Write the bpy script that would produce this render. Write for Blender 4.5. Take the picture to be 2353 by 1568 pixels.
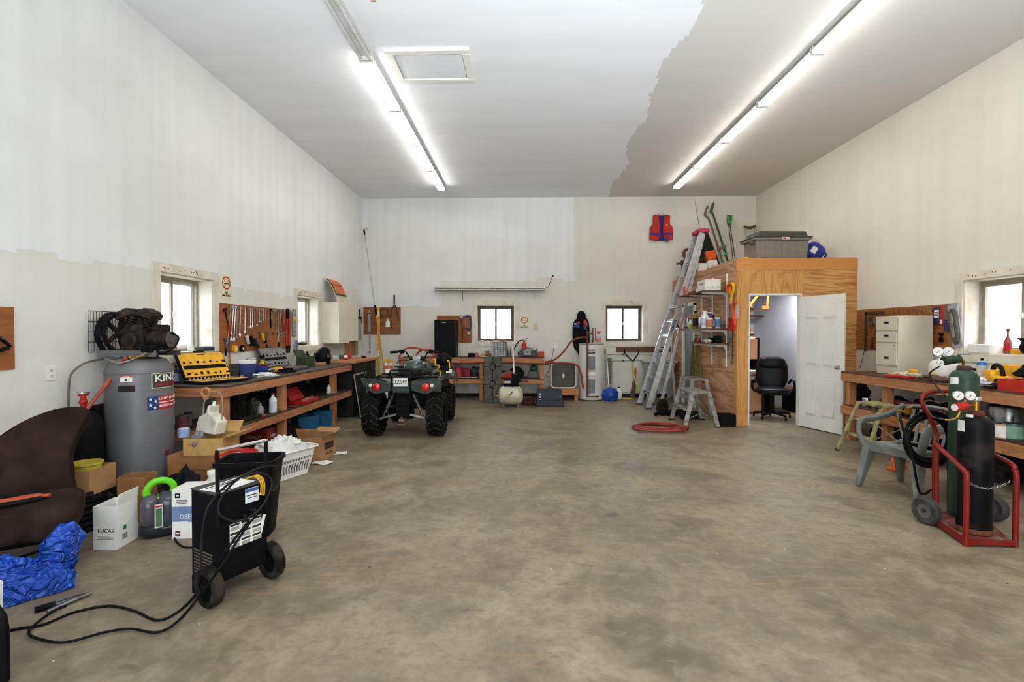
import bpy, math, random
from mathutils import Vector, Matrix, Euler
random.seed(7)
for o in list(bpy.data.objects): bpy.data.objects.remove(o)
S = bpy.context.scene
COL = S.collection
R = math.radians
PI = math.pi
# ------------------------------------------------------------- camera
CAMZ = 1.5
cam_d = bpy.data.cameras.new('camera'); cam = bpy.data.objects.new('camera', cam_d); COL.objects.link(cam)
cam.location = (0, 0, CAMZ); cam.rotation_euler = (R(90 - 0.96), 0, R(1.44))
cam_d.sensor_width = 36; cam_d.lens = 36 * 1130 / 2353; cam_d.clip_start = .05; cam_d.clip_end = 200
S.camera = cam
# ------------------------------------------------------------- room size (metres)
XL, XR, YB, YF, H = -3.80, 5.31, 11.48, -3.6, 4.64
# ------------------------------------------------------------- world, daylight, exposure
w = bpy.data.worlds.new('World'); S.world = w; w.use_nodes = True
bg = w.node_tree.nodes['Background']; bg.inputs[0].default_value = (.90, .95, 1, 1); bg.inputs[1].default_value = 4.0
S.view_settings.view_transform = 'Standard'; S.view_settings.look = 'None'
S.view_settings.gamma = 1; S.view_settings.use_curve_mapping = False; S.view_settings.exposure = 0.53

def area(name, loc, rot, sx, sy, power, color=(1, 1, 1), portal=False, spread=180):
    d = bpy.data.lights.new(name, 'AREA'); d.shape = 'RECTANGLE'; d.size = sx; d.size_y = sy
    d.energy = power; d.color = color; d.spread = R(spread)
    if portal: d.cycles.is_portal = True
    o = bpy.data.objects.new(name, d); COL.objects.link(o); o.location = loc; o.rotation_euler = rot
    return o
# daylight coming in through the big open vehicle door behind the camera (sky and bright yard)
area('door_daylight', (.2, YF + .12, 1.9), (R(100), 0, 0), 5.2, 3.4, 10, (.90, .95, 1))
area('door_yard_bounce', (1.1, YF + .3, .3), (R(140), 0, 0), 3.2, 1.0, 430, (.84, .92, 1), spread=80)
area('office_fill', (4.5, 9.4, 2.40), (0, 0, 0), 1.2, .3, 30, (.93, .96, 1))  # unseen fill light, added to brighten the booth office
# sky portals in the window openings
WIN = {  # wall, along0, along1, z0, z1
    'window_1': ('L', 5.03, 5.91, 1.27, 2.14), 'window_2': ('L', 8.12, 8.98, 1.27, 2.14),
    'window_3': ('B', -1.12, -.23, 1.28, 2.15), 'window_4': ('B', 1.88, 2.77, 1.28, 2.15),
    'window_5': ('R', 5.02, 6.09, 1.25, 2.13)}
for k, (wl, a, b, z0, z1) in WIN.items():
    c = (a + b) / 2; zc = (z0 + z1) / 2
    if wl == 'L': area('portal', (XL - .3, c, zc), (0, R(-90), 0), z1 - z0, b - a, 1, portal=True)
    if wl == 'R': area('portal', (XR + .3, c, zc), (0, R(90), 0), z1 - z0, b - a, 1, portal=True)
    if wl == 'B': area('portal', (c, YB + .3, zc), (R(-90), 0, 0), b - a, z1 - z0, 1, portal=True)

# ------------------------------------------------------------- pixel (2353x1568) -> world point on a plane
_fw = cam.rotation_euler.to_matrix() @ Vector((0, 0, -1)); _rt = cam.rotation_euler.to_matrix() @ Vector((1, 0, 0)); _up = _rt.cross(_fw)
def _ray(u, v): return _fw + _rt * ((u - 1176.5) / 1130) - _up * ((v - 784) / 1130)
def PZ(u, v, z=0.): d = _ray(u, v); t = (z - CAMZ) / d.z; return Vector((d.x * t, d.y * t, z))
def PY(u, v, y): d = _ray(u, v); t = y / d.y; return Vector((d.x * t, y, CAMZ + d.z * t))
def PX(u, v, x): d = _ray(u, v); t = x / d.x; return Vector((x, d.y * t, CAMZ + d.z * t))

# ------------------------------------------------------------- materials
def lin(c):
    if isinstance(c, str): c = [int(c[i:i + 2], 16) / 255 for i in (0, 2, 4)]
    return tuple(x / 12.92 if x <= .04045 else ((x + .055) / 1.055) ** 2.4 for x in c) + (1,)
_mc = {}
class NT:
    def __init__(s, name):
        s.m = bpy.data.materials.new(name); s.m.use_nodes = True; s.t = s.m.node_tree
        s.b = s.t.nodes['Principled BSDF']; s.tc = None
    def n(s, ty, **k):
        x = s.t.nodes.new(ty)
        for a, b in k.items():
            if a.startswith('i_'):
                key = a[2:].replace('_', ' '); x.inputs[int(key) if key.isdigit() else key].default_value = b
            else: setattr(x, a, b)
        return x
    def l(s, a, b): s.t.links.new(a, b)
    def obj(s):
        if not s.tc: s.tc = s.n('ShaderNodeTexCoord')
        return s.tc.outputs['Object']
    def pos(s): return s.n('ShaderNodeNewGeometry').outputs['Position']
    def mapping(s, vec, scale=(1, 1, 1), rot=(0, 0, 0), loc=(0, 0, 0)):
        m = s.n('ShaderNodeMapping'); s.l(vec, m.inputs[0]); m.inputs['Scale'].default_value = scale
        m.inputs['Rotation'].default_value = rot; m.inputs['Location'].default_value = loc; return m.outputs[0]
    def noise(s, vec, sc=5, det=4, dist=0, rough=.5):
        x = s.n('ShaderNodeTexNoise', i_Scale=sc, i_Detail=det, i_Distortion=dist, i_Roughness=rough); s.l(vec, x.inputs[0]); return x.outputs[0]
    def ramp(s, f, stops):
        x = s.n('ShaderNodeValToRGB'); s.l(f, x.inputs[0]); e = x.color_ramp.elements
        while len(e) < len(stops): e.new(.5)
        for q, (p, c) in zip(e, stops): q.position = p; q.color = lin(c) if not isinstance(c, float) else (c, c, c, 1)
        return x.outputs[0]
    def mix(s, f, a, b, mode='MIX'):
        x = s.n('ShaderNodeMix', data_type='RGBA', blend_type=mode)
        for sock, val in ((x.inputs[0], f), (x.inputs[6], a), (x.inputs[7], b)):
            if hasattr(val, 'links'): s.l(val, sock)
            elif isinstance(val, (int, float)): sock.default_value = val
            else: sock.default_value = lin(val)
        return x.outputs[2]
    def math(s, op, a, b=0, c=0):
        x = s.n('ShaderNodeMath', operation=op)
        for i, val in enumerate((a, b, c)):
            if hasattr(val, 'links'): s.l(val, x.inputs[i])
            else: x.inputs[i].default_value = val
        return x.outputs[0]
    def sep(s, vec):
        x = s.n('ShaderNodeSeparateXYZ'); s.l(vec, x.inputs[0]); return x.outputs
    def bump(s, h, st=.2, d=.01):
        x = s.n('ShaderNodeBump', i_Strength=st, i_Distance=d); s.l(h, x.inputs['Height']); s.l(x.outputs[0], s.b.inputs['Normal'])
    def base(s, c): s.l(c, s.b.inputs['Base Color'])
def M(col, rough=.55, metal=0., var=.06, sc=14, name=None, coat=0, alpha=1, dirt=None):
    k = (col, rough, metal, var, sc, coat, alpha, dirt)
    if k in _mc: return _mc[k]
    n = NT(name or 'mat_' + col)
    n.b.inputs['Roughness'].default_value = rough; n.b.inputs['Metallic'].default_value = metal
    c0 = lin(col)
    f = n.noise(n.obj(), sc, 5)
    d = tuple(max(0, x * (1 - var * 3)) for x in c0[:3]); u = tuple(min(1, x * (1 + var * 3)) for x in c0[:3])
    r = n.n('ShaderNodeValToRGB'); n.l(f, r.inputs[0]); r.color_ramp.elements[0].position = .3; r.color_ramp.elements[1].position = .7
    r.color_ramp.elements[0].color = d + (1,); r.color_ramp.elements[1].color = u + (1,)
    out = r.outputs[0]
    if dirt:
        g = n.ramp(n.noise(n.obj(), sc * .6, 6, .6), [(.5, 0.), (.68, 1.)]); out = n.mix(g, out, dirt)
    n.base(out); n.b.inputs['Specular IOR Level'].default_value = .1 if max(c0[:3]) < .035 and not coat else .35
    if coat: n.b.inputs['Coat Weight'].default_value = coat
    if alpha < 1: n.b.inputs['Alpha'].default_value = alpha
    rr = n.math('MULTIPLY_ADD', f, .25, rough - .12); n.l(rr, n.b.inputs['Roughness'])
    _mc[k] = n.m; return n.m
def emis(name, col, st):
    n = NT(name); n.b.inputs['Base Color'].default_value = lin(col); n.b.inputs['Emission Color'].default_value = lin(col); n.b.inputs['Emission Strength'].default_value = st; return n.m
def wood(name, dark, mid, light, axis=0, sc=1.0, rough=.6, ring=9):
    n = NT(name); s = [3.2 * sc] * 3; s[axis] = .35 * sc
    v = n.mapping(n.obj(), tuple(s))
    a = n.noise(v, 2.2, 6, 1.2); b = n.n('ShaderNodeTexNoise', i_Scale=28.0, i_Detail=3.0); s2 = [8 * sc] * 3; s2[axis] = .3 * sc
    n.l(n.mapping(n.obj(), tuple(s2)), b.inputs[0])
    fr = n.math('FRACT', n.math('MULTIPLY', a, ring)); fr = n.math('PINGPONG', fr, .5); fr = n.math('MULTIPLY', fr, 2)
    c = n.ramp(fr, [(0., dark), (.35, mid), (1., light)])
    c = n.mix(.35, c, n.ramp(b.outputs[0], [(.35, dark), (.65, light)]))
    st = n.ramp(n.noise(n.obj(), 1.7, 4), [(.35, 0.), (.75, .35)]); c = n.mix(st, c, dark)
    n.base(c); n.b.inputs['Roughness'].default_value = rough; n.bump(fr, .08, .003)
    return n.m
WLUM = {i: wood('lumber_%d' % i, '8d5833', 'b07346', 'c08757', i, 1.2, .65, 4) for i in range(3)}
WPLYZ = wood('plywood_upright', 'a96a2a', 'cf934e', 'dcaa66', 2, .75, .5, 7)
WPLYX = wood('plywood_level', '965a20', 'c2843f', 'e0ad68', 0, .6, .5, 8)
WPLYS = wood('plywood_side', '83522f', 'b98660', 'd9ae88', 1, .5, .6, 7)
WTRIM = wood('plywood_trim', 'b5702c', 'c98540', 'cf8e48', 0, .5, .5, 3)
WBOARD = wood('hardboard', '7c451c', '945423', 'a05e2a', 1, .8, .7, 5)
WBENCH = M('4a3a30', .6, 0, .15, 6, 'bench_top_worn', dirt='2c2420')
WDARK = wood('dark_rail', '4a2a18', '63391f', '6d4326', 0, 1, .6, 4)
BLK = M('0e0e10', .5); BLKM = M('121213', .75, 0, .1); RUB = M('1c1a19', .8, 0, .15, 20); CHR = M('c8c8c8', .22, 1, .03)
STEEL = M('9a9a98', .35, 1, .08); DSTEEL = M('55565a', .45, .9, .1); ALU = M('b9bab8', .4, .6, .08); WHITE = M('e4e2da', .5, 0, .02)
RED = M('b01c18', .4, 0, .06); BRASS = M('b48a3c', .35, 1, .08); YEL = M('e2a812', .45, 0, .05); GRY = M('8a8c8e', .5, 0, .05)
CARD = M('a37b50', .85, 0, .05, 9); CARD2 = M('8e6238', .85, 0, .06, 9); PAPER = M('e6e4de', .8, 0, .02); TXT = M('141414', .7, 0, 0); PLAST = M('dedbd2', .35, 0, .03)
ORG = M('d4571c', .5, 0, .06); BLU = M('1f4fa8', .5, 0, .05); TRN = M('d8dde0', .15, 0, .02, alpha=.45)

def glassmat():
    n = NT('window_glass'); n.t.nodes.remove(n.b); o = n.t.nodes['Material Output']
    t = n.n('ShaderNodeBsdfTransparent'); t.inputs[0].default_value = (.94, .97, .97, 1); g = n.n('ShaderNodeBsdfGlossy', i_Roughness=.02)
    f = n.n('ShaderNodeLayerWeight'); x = n.n('ShaderNodeMixShader'); n.l(n.math('MULTIPLY_ADD', n.math('POWER', f.outputs['Facing'], 5), .5, .03), x.inputs[0]); n.l(t.outputs[0], x.inputs[1]); n.l(g.outputs[0], x.inputs[2]); n.l(x.outputs[0], o.inputs[0])
    return n.m
GLASS = glassmat()

# ------------------------------------------------------------- mesh builder
def frame(dirv):
    z = Vector(dirv).normalized(); a = Vector((0, 0, 1)) if abs(z.z) < .95 else Vector((1, 0, 0))
    x = a.cross(z).normalized(); y = z.cross(x); return x, y, z
def catmull(pts, k=6, closed=False):
    P = [Vector(p) for p in pts]; n = len(P); out = []
    if n < 3: return P
    for i in range(n if closed else n - 1):
        p1, p2 = P[i], P[(i + 1) % n]
        p0 = P[i - 1] if (i > 0 or closed) else p1 * 2 - p2
        p3 = P[(i + 2) % n] if (i + 2 < n or closed) else p2 * 2 - p1
        for j in range(k):
            t = j / k
            out.append(.5 * ((2 * p1) + (p2 - p0) * t + (2 * p0 - 5 * p1 + 4 * p2 - p3) * t * t + (3 * p1 - p0 - 3 * p2 + p3) * t ** 3))
    if not closed: out.append(P[-1])
    return out
class MB:
    def __init__(s): s.v = []; s.f = []; s.mi = []; s.X = Matrix.Identity(4)
    def at(s, loc=(0, 0, 0), rot=(0, 0, 0)): s.X = Matrix.Translation(loc) @ Euler(rot).to_matrix().to_4x4(); return s
    def add(s, V, F, mi=0, T=None):
        T = s.X @ T if T is not None else s.X; b = len(s.v)
        s.v += [tuple(T @ Vector(p)) for p in V]; s.f += [tuple(b + i for i in f) for f in F]; s.mi += [mi] * len(F); return s
    def box(s, c, d, rot=None, mi=0, tap=1):
        x, y, z = d[0] / 2, d[1] / 2, d[2] / 2
        V = [(-x, -y, -z), (x, -y, -z), (x, y, -z), (-x, y, -z), (-x * tap, -y * tap, z), (x * tap, -y * tap, z), (x * tap, y * tap, z), (-x * tap, y * tap, z)]
        T = Matrix.Translation(c)
        if rot: T = T @ Euler(rot).to_matrix().to_4x4()
        return s.add(V, [(0, 3, 2, 1), (4, 5, 6, 7), (0, 1, 5, 4), (1, 2, 6, 5), (2, 3, 7, 6), (3, 0, 4, 7)], mi, T)
    def b2(s, lo, hi, mi=0): return s.box([(a + b) / 2 for a, b in zip(lo, hi)], [abs(b - a) for a, b in zip(lo, hi)], mi=mi)
    def bar(s, p0, p1, w, h, mi=0, up=None):
        p0 = Vector(p0); p1 = Vector(p1); z = (p1 - p0).normalized(); a = Vector(up) if up else (Vector((0, 0, 1)) if abs(z.z) < .95 else Vector((0, 1, 0)))
        x = a.cross(z).normalized(); y = z.cross(x)
        V = [p + x * (sx * w / 2) + y * (sy * h / 2) for p in (p0, p1) for sx, sy in ((-1, -1), (1, -1), (1, 1), (-1, 1))]
        return s.add(V, [(0, 3, 2, 1), (4, 5, 6, 7), (0, 1, 5, 4), (1, 2, 6, 5), (2, 3, 7, 6), (3, 0, 4, 7)], mi)
    def lathe(s, prof, c=(0, 0, 0), n=24, d=(0, 0, 1), mi=0, sx=1, sy=1, closed=False):
        x, y, z = frame(d) if tuple(d) != (0, 0, 1) else (Vector((1, 0, 0)), Vector((0, 1, 0)), Vector((0, 0, 1)))
        c = Vector(c); V = []; F = []; m = len(prof)
        for r, h in prof:
            for i in range(n):
                a = 2 * PI * i / n; V.append(c + x * (math.cos(a) * r * sx) + y * (math.sin(a) * r * sy) + z * h)
        for j in range(m if closed else m - 1):
            for i in range(n):
                k = (j + 1) % m; F.append((j * n + i, j * n + (i + 1) % n, k * n + (i + 1) % n, k * n + i))
        if not closed:
            if prof[0][0] > 1e-5: F.append(tuple(range(n - 1, -1, -1)))
            if prof[-1][0] > 1e-5: F.append(tuple((m - 1) * n + i for i in range(n)))
        return s.add(V, F, mi)
    def cyl(s, p0, p1, r, r1=None, n=16, mi=0):
        p0 = Vector(p0); d = Vector(p1) - p0; L = d.length; return s.lathe([(r, 0), (r if r1 is None else r1, L)], p0, n, tuple(d / L) if abs(d.x) + abs(d.y) > 1e-6 or d.z < 0 else (0, 0, 1), mi)
    def tube(s, pts, r, n=8, closed=False, mi=0, k=6, flat=1):
        P = catmull(pts, k, closed) if k else [Vector(p) for p in pts]; m = len(P); V = []; F = []
        nx = None
        for i in range(m):
            t = (P[(i + 1) % m] - P[i - 1]) if closed else (P[min(i + 1, m - 1)] - P[max(i - 1, 0)])
            t.normalize()
            if nx is None: nx = frame(t)[0]
            nx = (nx - t * nx.dot(t)); nx = nx.normalized() if nx.length > 1e-6 else frame(t)[0]
            ny = t.cross(nx); rr = r[min(int(i * len(r) / m), len(r) - 1)] if isinstance(r, (list, tuple)) else r
            for q in range(n):
                a = 2 * PI * q / n; V.append(P[i] + nx * (math.cos(a) * rr) + ny * (math.sin(a) * rr * flat))
        for i in range(m if closed else m - 1):
            for q in range(n):
                a = i * n; b = ((i + 1) % m) * n; F.append((a + q, a + (q + 1) % n, b + (q + 1) % n, b + q))
        if not closed: F.append(tuple(range(n - 1, -1, -1))); F.append(tuple((m - 1) * n + q for q in range(n)))
        return s.add(V, F, mi)
    def prism(s, poly, h, T=None, mi=0):
        n = len(poly); V = [(x, y, 0) for x, y in poly] + [(x, y, h) for x, y in poly]
        F = [tuple(range(n - 1, -1, -1)), tuple(range(n, 2 * n))] + [(i, (i + 1) % n, n + (i + 1) % n, n + i) for i in range(n)]
        return s.add(V, F, mi, T)
    def ball(s, c, r, n=16, m=10, mi=0, fn=None, lo=-.5):
        r = (r, r, r) if isinstance(r, (int, float)) else r; V = []; F = []
        for j in range(m + 1):
            t = PI * (j / m - .5)
            for i in range(n):
                a = 2 * PI * i / n; q = Vector((math.cos(t) * math.cos(a), math.cos(t) * math.sin(a), math.sin(t)))
                if fn: q = q * fn(q)
                V.append((c[0] + q.x * r[0], c[1] + q.y * r[1], max(c[2] + q.z * r[2], c[2] + lo * 2 * r[2])))
        for j in range(m):
            for i in range(n): F.append((j * n + i, j * n + (i + 1) % n, (j + 1) * n + (i + 1) % n, (j + 1) * n + i))
        return s.add(V, F, mi)
    def sheet(s, nx, ny, fn, th=.004, mi=0):
        V = []; F = []
        for k in (0, 1):
            for j in range(ny + 1):
                for i in range(nx + 1):
                    p = fn(i / nx, j / ny); V.append((p[0], p[1], p[2] - (th if k else 0)))
        N = (nx + 1) * (ny + 1); W = nx + 1
        for j in range(ny):
            for i in range(nx):
                a = j * W + i; F.append((a, a + 1, a + W + 1, a + W)); F.append((N + a, N + a + W, N + a + W + 1, N + a + 1))
        edge = [i for i in range(W)] + [j * W + nx for j in range(1, ny + 1)] + [ny * W + i for i in range(nx - 1, -1, -1)] + [j * W for j in range(ny - 1, 0, -1)]
        for q in range(len(edge)):
            a, b = edge[q], edge[(q + 1) % len(edge)]; F.append((a, N + a, N + b, b))
        return s.add(V, F, mi)
    def build(s, name, mats, parent=None, smooth=True, bevel=0, sub=0, ang=38):
        me = bpy.data.meshes.new(name); me.from_pydata(s.v, [], s.f)
        for m in (mats if isinstance(mats, (list, tuple)) else [mats]): me.materials.append(m)
        me.polygons.foreach_set('material_index', s.mi); me.validate(); me.update()
        if smooth: me.shade_smooth(); me.set_sharp_from_angle(angle=R(ang))
        o = bpy.data.objects.new(name, me); COL.objects.link(o)
        if parent: o.parent = parent
        if bevel:
            b = o.modifiers.new('bevel', 'BEVEL'); b.width = bevel; b.segments = 2; b.limit_method = 'ANGLE'; b.angle_limit = R(40)
        if sub: q = o.modifiers.new('sub', 'SUBSURF'); q.levels = q.render_levels = sub
        return o
def T(name, label, cat, loc=(0, 0, 0), rz=0, group=None, rot=None):
    o = bpy.data.objects.new(name, None); COL.objects.link(o); o.location = loc; o.rotation_euler = rot or (0, 0, rz)
    o.empty_display_size = .05; o['label'] = label; o['category'] = cat
    if group: o['group'] = group
    return o
def tag(o, label, cat, group=None, loc=None, rz=0, rot=None, kind=None):
    o['label'] = label; o['category'] = cat
    if group: o['group'] = group
    if kind: o['kind'] = kind
    if loc is not None: o.location = loc
    if rz or rot: o.rotation_euler = rot or (0, 0, rz)
    return o
def struct(name, mb, mats, parent=None, **k):
    o = mb.build(name, mats, parent, **k)
    if not parent: o['kind'] = 'structure'
    return o
def dup(root, loc, rz=0, label=None, rot=None):
    r = root.copy(); COL.objects.link(r); r.location = loc; r.rotation_euler = rot or (0, 0, rz)
    if label: r['label'] = label
    for ch in list(root.children):
        c = ch.copy(); COL.objects.link(c); c.parent = r
        for g in ch.children:
            d = g.copy(); COL.objects.link(d); d.parent = c
    return r
def text(body, size, loc, rot, mat, parent, name='lettering', ext=.0006, bold=0, sx=1, align='CENTER', shear=0):
    c = bpy.data.curves.new(name, 'FONT'); c.body = body; c.size = size; c.extrude = ext; c.align_x = align; c.align_y = 'CENTER'; c.offset = bold; c.shear = shear
    c.resolution_u = 2
    t = bpy.data.objects.new('tmp', c); COL.objects.link(t)
    me = bpy.data.meshes.new_from_object(t.evaluated_get(bpy.context.evaluated_depsgraph_get())); bpy.data.objects.remove(t)
    o = bpy.data.objects.new(name, me); me.materials.clear(); me.materials.append(mat); COL.objects.link(o); o.location = loc; o.rotation_euler = rot; o.scale = (sx, 1, 1)
    if parent: o.parent = parent
    return o
def ring(r, n=40, z=0, c=(0, 0)): return [(c[0] + r * math.cos(2 * PI * i / n), c[1] + r * math.sin(2 * PI * i / n), z) for i in range(n)]
def lumpy(seed, amp=.15, f=3):
    from mathutils import noise
    o = Vector((seed * 3.1, seed * 1.7, seed * .9))
    return lambda q: 1 + amp * noise.noise(q * f + o) + amp * .5 * noise.noise(q * f * 2.3 + o)
from mathutils import noise as NZ
# ============================================================= THE SETTING
# ---- painted wall: repainted cool white above an old warm coat, ragged edge, faint vertical roller streaks
def wallmat(name, new, old, along, edge, rightold=None, old_lo=None):
    n = NT(name); p = n.sep(n.pos()); a = p[along]; z = p[2]
    j = n.n('ShaderNodeTexNoise', i_Scale=1.3, i_Detail=2.0); n.l(n.mapping(n.pos(), (1, 1, .05)), j.inputs[0])
    jj = n.math('SNAP', n.math('MULTIPLY', n.math('SUBTRACT', j.outputs[0], .5), .55), .045)
    f2 = n.noise(n.pos(), 9, 3); e = n.math('ADD', jj, n.math('MULTIPLY', f2, .05))
    if rightold is not None: e = n.math('ADD', e, n.math('MULTIPLY', n.math('GREATER_THAN', n.math('ADD', a, jj), -2.0), .6))
    m = n.math('GREATER_THAN', n.math('SUBTRACT', z, n.math('ADD', e, edge)), 0)
    if rightold is not None:
        lim = n.math('ADD', rightold, n.math('MULTIPLY', n.noise(n.mapping(n.pos(), (.1, .1, 1)), 1.6, 3), .3))
        m = n.math('MULTIPLY', m, n.math('LESS_THAN', a, lim))
    c = n.mix(m, old, new)
    st = n.noise(n.mapping(n.pos(), (6, 6, .25)), 1.0, 4); c = n.mix(n.ramp(st, [(.4, 0.), (.75, .12)]), c, 'a9a496')
    pa = n.noise(n.mapping(n.pos(), (.8, .8, 1.2)), 1.1, 5); c = n.mix(n.ramp(pa, [(.35, .18), (.62, 0.)]), c, 'b9b5ab')
    # grime towards the floor line
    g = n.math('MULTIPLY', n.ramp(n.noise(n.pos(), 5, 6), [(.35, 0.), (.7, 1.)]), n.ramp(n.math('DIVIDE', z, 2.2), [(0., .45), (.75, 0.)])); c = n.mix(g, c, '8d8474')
    n.base(c); n.b.inputs['Roughness'].default_value = .75; n.bump(n.noise(n.pos(), 60, 3), .06, .004); return n.m
WM_L = wallmat('wall_paint_left', 'ebeceb', 'e2dfd6', 1, 2.12)
WM_B = wallmat('wall_paint_back', 'e8e9ea', 'dfdcd3', 0, 2.13, 1.0)
WM_R = wallmat('wall_paint_right', 'e0ddd2', 'e0ddd2', 1, 2.15)
def ceilmat():
    n = NT('ceiling_paint'); p = n.sep(n.pos())
    j = n.n('ShaderNodeTexNoise', i_Scale=.9, i_Detail=2.0); n.l(n.mapping(n.pos(), (.02, 1, 1)), j.inputs[0])
    jj = n.math('SNAP', n.math('MULTIPLY', n.math('SUBTRACT', j.outputs[0], .5), .55), .04)
    fine = n.math('MULTIPLY', n.noise(n.pos(), 7, 3), .03)
    e = n.math('ADD', n.math('ADD', jj, fine), n.math('ADD', 1.63, n.math('MULTIPLY', n.math('SUBTRACT', p[1], 5), .045)))
    m = n.math('GREATER_THAN', n.math('SUBTRACT', p[0], e), 0); c = n.mix(m, 'e8e9ec', 'cdcac5')
    st = n.noise(n.mapping(n.pos(), (.5, 3, 1)), 1.2, 4); c = n.mix(n.ramp(st, [(.4, 0.), (.75, .15)]), c, 'bcb8b0')
    n.base(c); n.b.inputs['Roughness'].default_value = .8; n.bump(n.noise(n.pos(), 50, 3), .05, .004); return n.m
def floormat():
    n = NT('concrete_floor'); P = n.pos(); big = n.noise(P, .55, 6, .4); mid = n.noise(P, 2.6, 8, .6); fine = n.noise(P, 26, 6)
    c = n.ramp(big, [(.3, '706553'), (.5, '8a7c66'), (.72, '978a73')])
    c = n.mix(n.ramp(mid, [(.38, .6), (.6, 0.)]), c, '5e5344')
    c = n.mix(n.ramp(n.noise(n.mapping(P, (1, 1, 1), (0, 0, 0), (5, 3, 0)), 1.5, 7, 1.0), [(.5, 0.), (.75, .45)]), c, '938875')
    c = n.mix(n.ramp(fine, [(.3, .3), (.55, 0.)]), c, '5c5243')
    # tyre / oil darkening where vehicles stood: irregular patches with their own shape
    q = n.sep(P)
    def spot(x, y, rx, ry, amt, col, jag=.7):
        nonlocal c
        dx = n.math('DIVIDE', n.math('SUBTRACT', q[0], x), rx); dy = n.math('DIVIDE', n.math('SUBTRACT', q[1], y), ry)
        r = n.math('SQRT', n.math('ADD', n.math('MULTIPLY', dx, dx), n.math('MULTIPLY', dy, dy)))
        r = n.math('ADD', r, n.math('MULTIPLY', n.math('SUBTRACT', mid, .5), jag * 2.4)); c = n.mix(n.ramp(r, [(.45, amt), (1., 0.)]), c, col)
    spot(.75, 6.2, .55, .9, .3, '5d5345'); spot(1.1, 5.5, .35, .25, .55, '564b3e'); spot(.2, 6.6, .6, .35, .3, '6a5f50')
    spot(.72, 4.05, .07, .06, .85, '4a4236', .3); spot(3.2, 5.1, .25, .16, .6, '5a544a', .3); spot(2.75, 5.25, .2, .1, .5, '5a544a', .3)
    spot(.55, 2.45, .22, .2, .55, '5b5145'); spot(1.0, 2.75, .5, .6, .28, '6f6556'); spot(-.6, 3.2, .9, .5, .25, '75604a'); spot(.6, 4.7, .9, .25, .3, '6b6052')
    spot(-1.9, 2.55, .5, .3, .3, '665b4c'); spot(-1.35, 4.05, .16, .1, .5, '554e44', .3); spot(.75, 2.2, .28, .14, .5, '4d443a'); spot(-2.0, 2.9, .9, .5, .25, '665b4c')
    g2 = n.noise(n.mapping(P, (1, 1, 1), (0, 0, .4), (9, 2, 0)), 9, 7, .5, .65); c = n.mix(n.ramp(g2, [(.3, .5), (.5, 0.)]), c, '544a3c'); c = n.mix(n.ramp(g2, [(.52, 0.), (.75, .4)]), c, 'a3967f')
    g3 = n.noise(n.mapping(P, (1, 2.2, 1), (0, 0, -.5), (4, 7, 0)), 4.2, 4); c = n.mix(n.ramp(g3, [(.66, 0.), (.7, .45)]), c, '554b3e')
    # rusty scuffs and white crumbs
    sc = n.noise(n.mapping(P, (1.5, 14, 1)), 2.0, 4); m = n.math('MULTIPLY', n.ramp(sc, [(.55, 0.), (.68, .5)]), n.ramp(n.noise(P, .8, 2), [(.5, 0.), (.6, 1.)])); c = n.mix(m, c, '9a7a50')
    vo = n.n('ShaderNodeTexVoronoi', i_Scale=5.0); n.l(P, vo.inputs[0]); c = n.mix(n.math('LESS_THAN', vo.outputs[0], .022), c, 'd8d2c6')
    vo2 = n.n('ShaderNodeTexVoronoi', i_Scale=3.1); n.l(n.mapping(P, (1, 1, 1), (0, 0, .6), (3, 1, 0)), vo2.inputs[0]); c = n.mix(n.math('LESS_THAN', vo2.outputs[0], .03), c, '3c342a')
    n.base(c); rr = n.ramp(mid, [(.3, .38), (.7, .62)]); n.l(rr, n.b.inputs['Roughness']); n.bump(n.math('ADD', fine, mid), .12, .006); n.b.inputs['Specular IOR Level'].default_value = .35
    return n.m
TH = .3
struct('floor', MB().b2((XL - TH, YF - .3, -.2), (XR + TH, YB + TH, 0)), floormat(), smooth=False)
struct('ceiling', MB().b2((XL - TH, YF - .3, H), (XR + TH, YB + TH, H + .15)), ceilmat(), smooth=False)
def wall(name, mat, a0, a1, holes, fn):
    mb = MB(); cuts = [a0]
    cur = a0
    for (h0, h1, z0, z1) in sorted(holes):
        mb.b2(*fn(cur, h0, 0, H)); 
        if z0 > 0: mb.b2(*fn(h0, h1, 0, z0))
        mb.b2(*fn(h0, h1, z1, H)); cur = h1
    mb.b2(*fn(cur, a1, 0, H)); return struct(name, mb, mat, smooth=False)
hol = lambda k: [(a, b, z0, z1) for (wl, a, b, z0, z1) in WIN.values() if wl == k]
wall('wall_left', WM_L, YF, YB, hol('L'), lambda a, b, z0, z1: ((XL - TH, a, z0), (XL, b, z1)))
wall('wall_right', WM_R, YF, YB, hol('R'), lambda a, b, z0, z1: ((XR, a, z0), (XR + TH, b, z1)))
wall('wall_back', WM_B, XL - TH, XR + TH, hol('B'), lambda a, b, z0, z1: ((a, YB, z0), (b, YB + TH, z1)))
wall('wall_front', M('4a3d30', .9, 0, .1, 3), XL - TH, XR + TH, [(-2.5, 2.9, 0, 3.7)], lambda a, b, z0, z1: ((a, YF - TH, z0), (b, YF, z1)))
gnd = MB().b2((-40, -45, -.35), (40, 55, -.21)); struct('ground', gnd, M('b9b5a8', .9, 0, .1, 1.2), smooth=False)
struct('baseboard_back', MB().b2((XL + .01, YB - .015, 0), (3.35, YB, .085)), M('2a2622', .8, 0, .2, 5), smooth=False)

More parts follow.
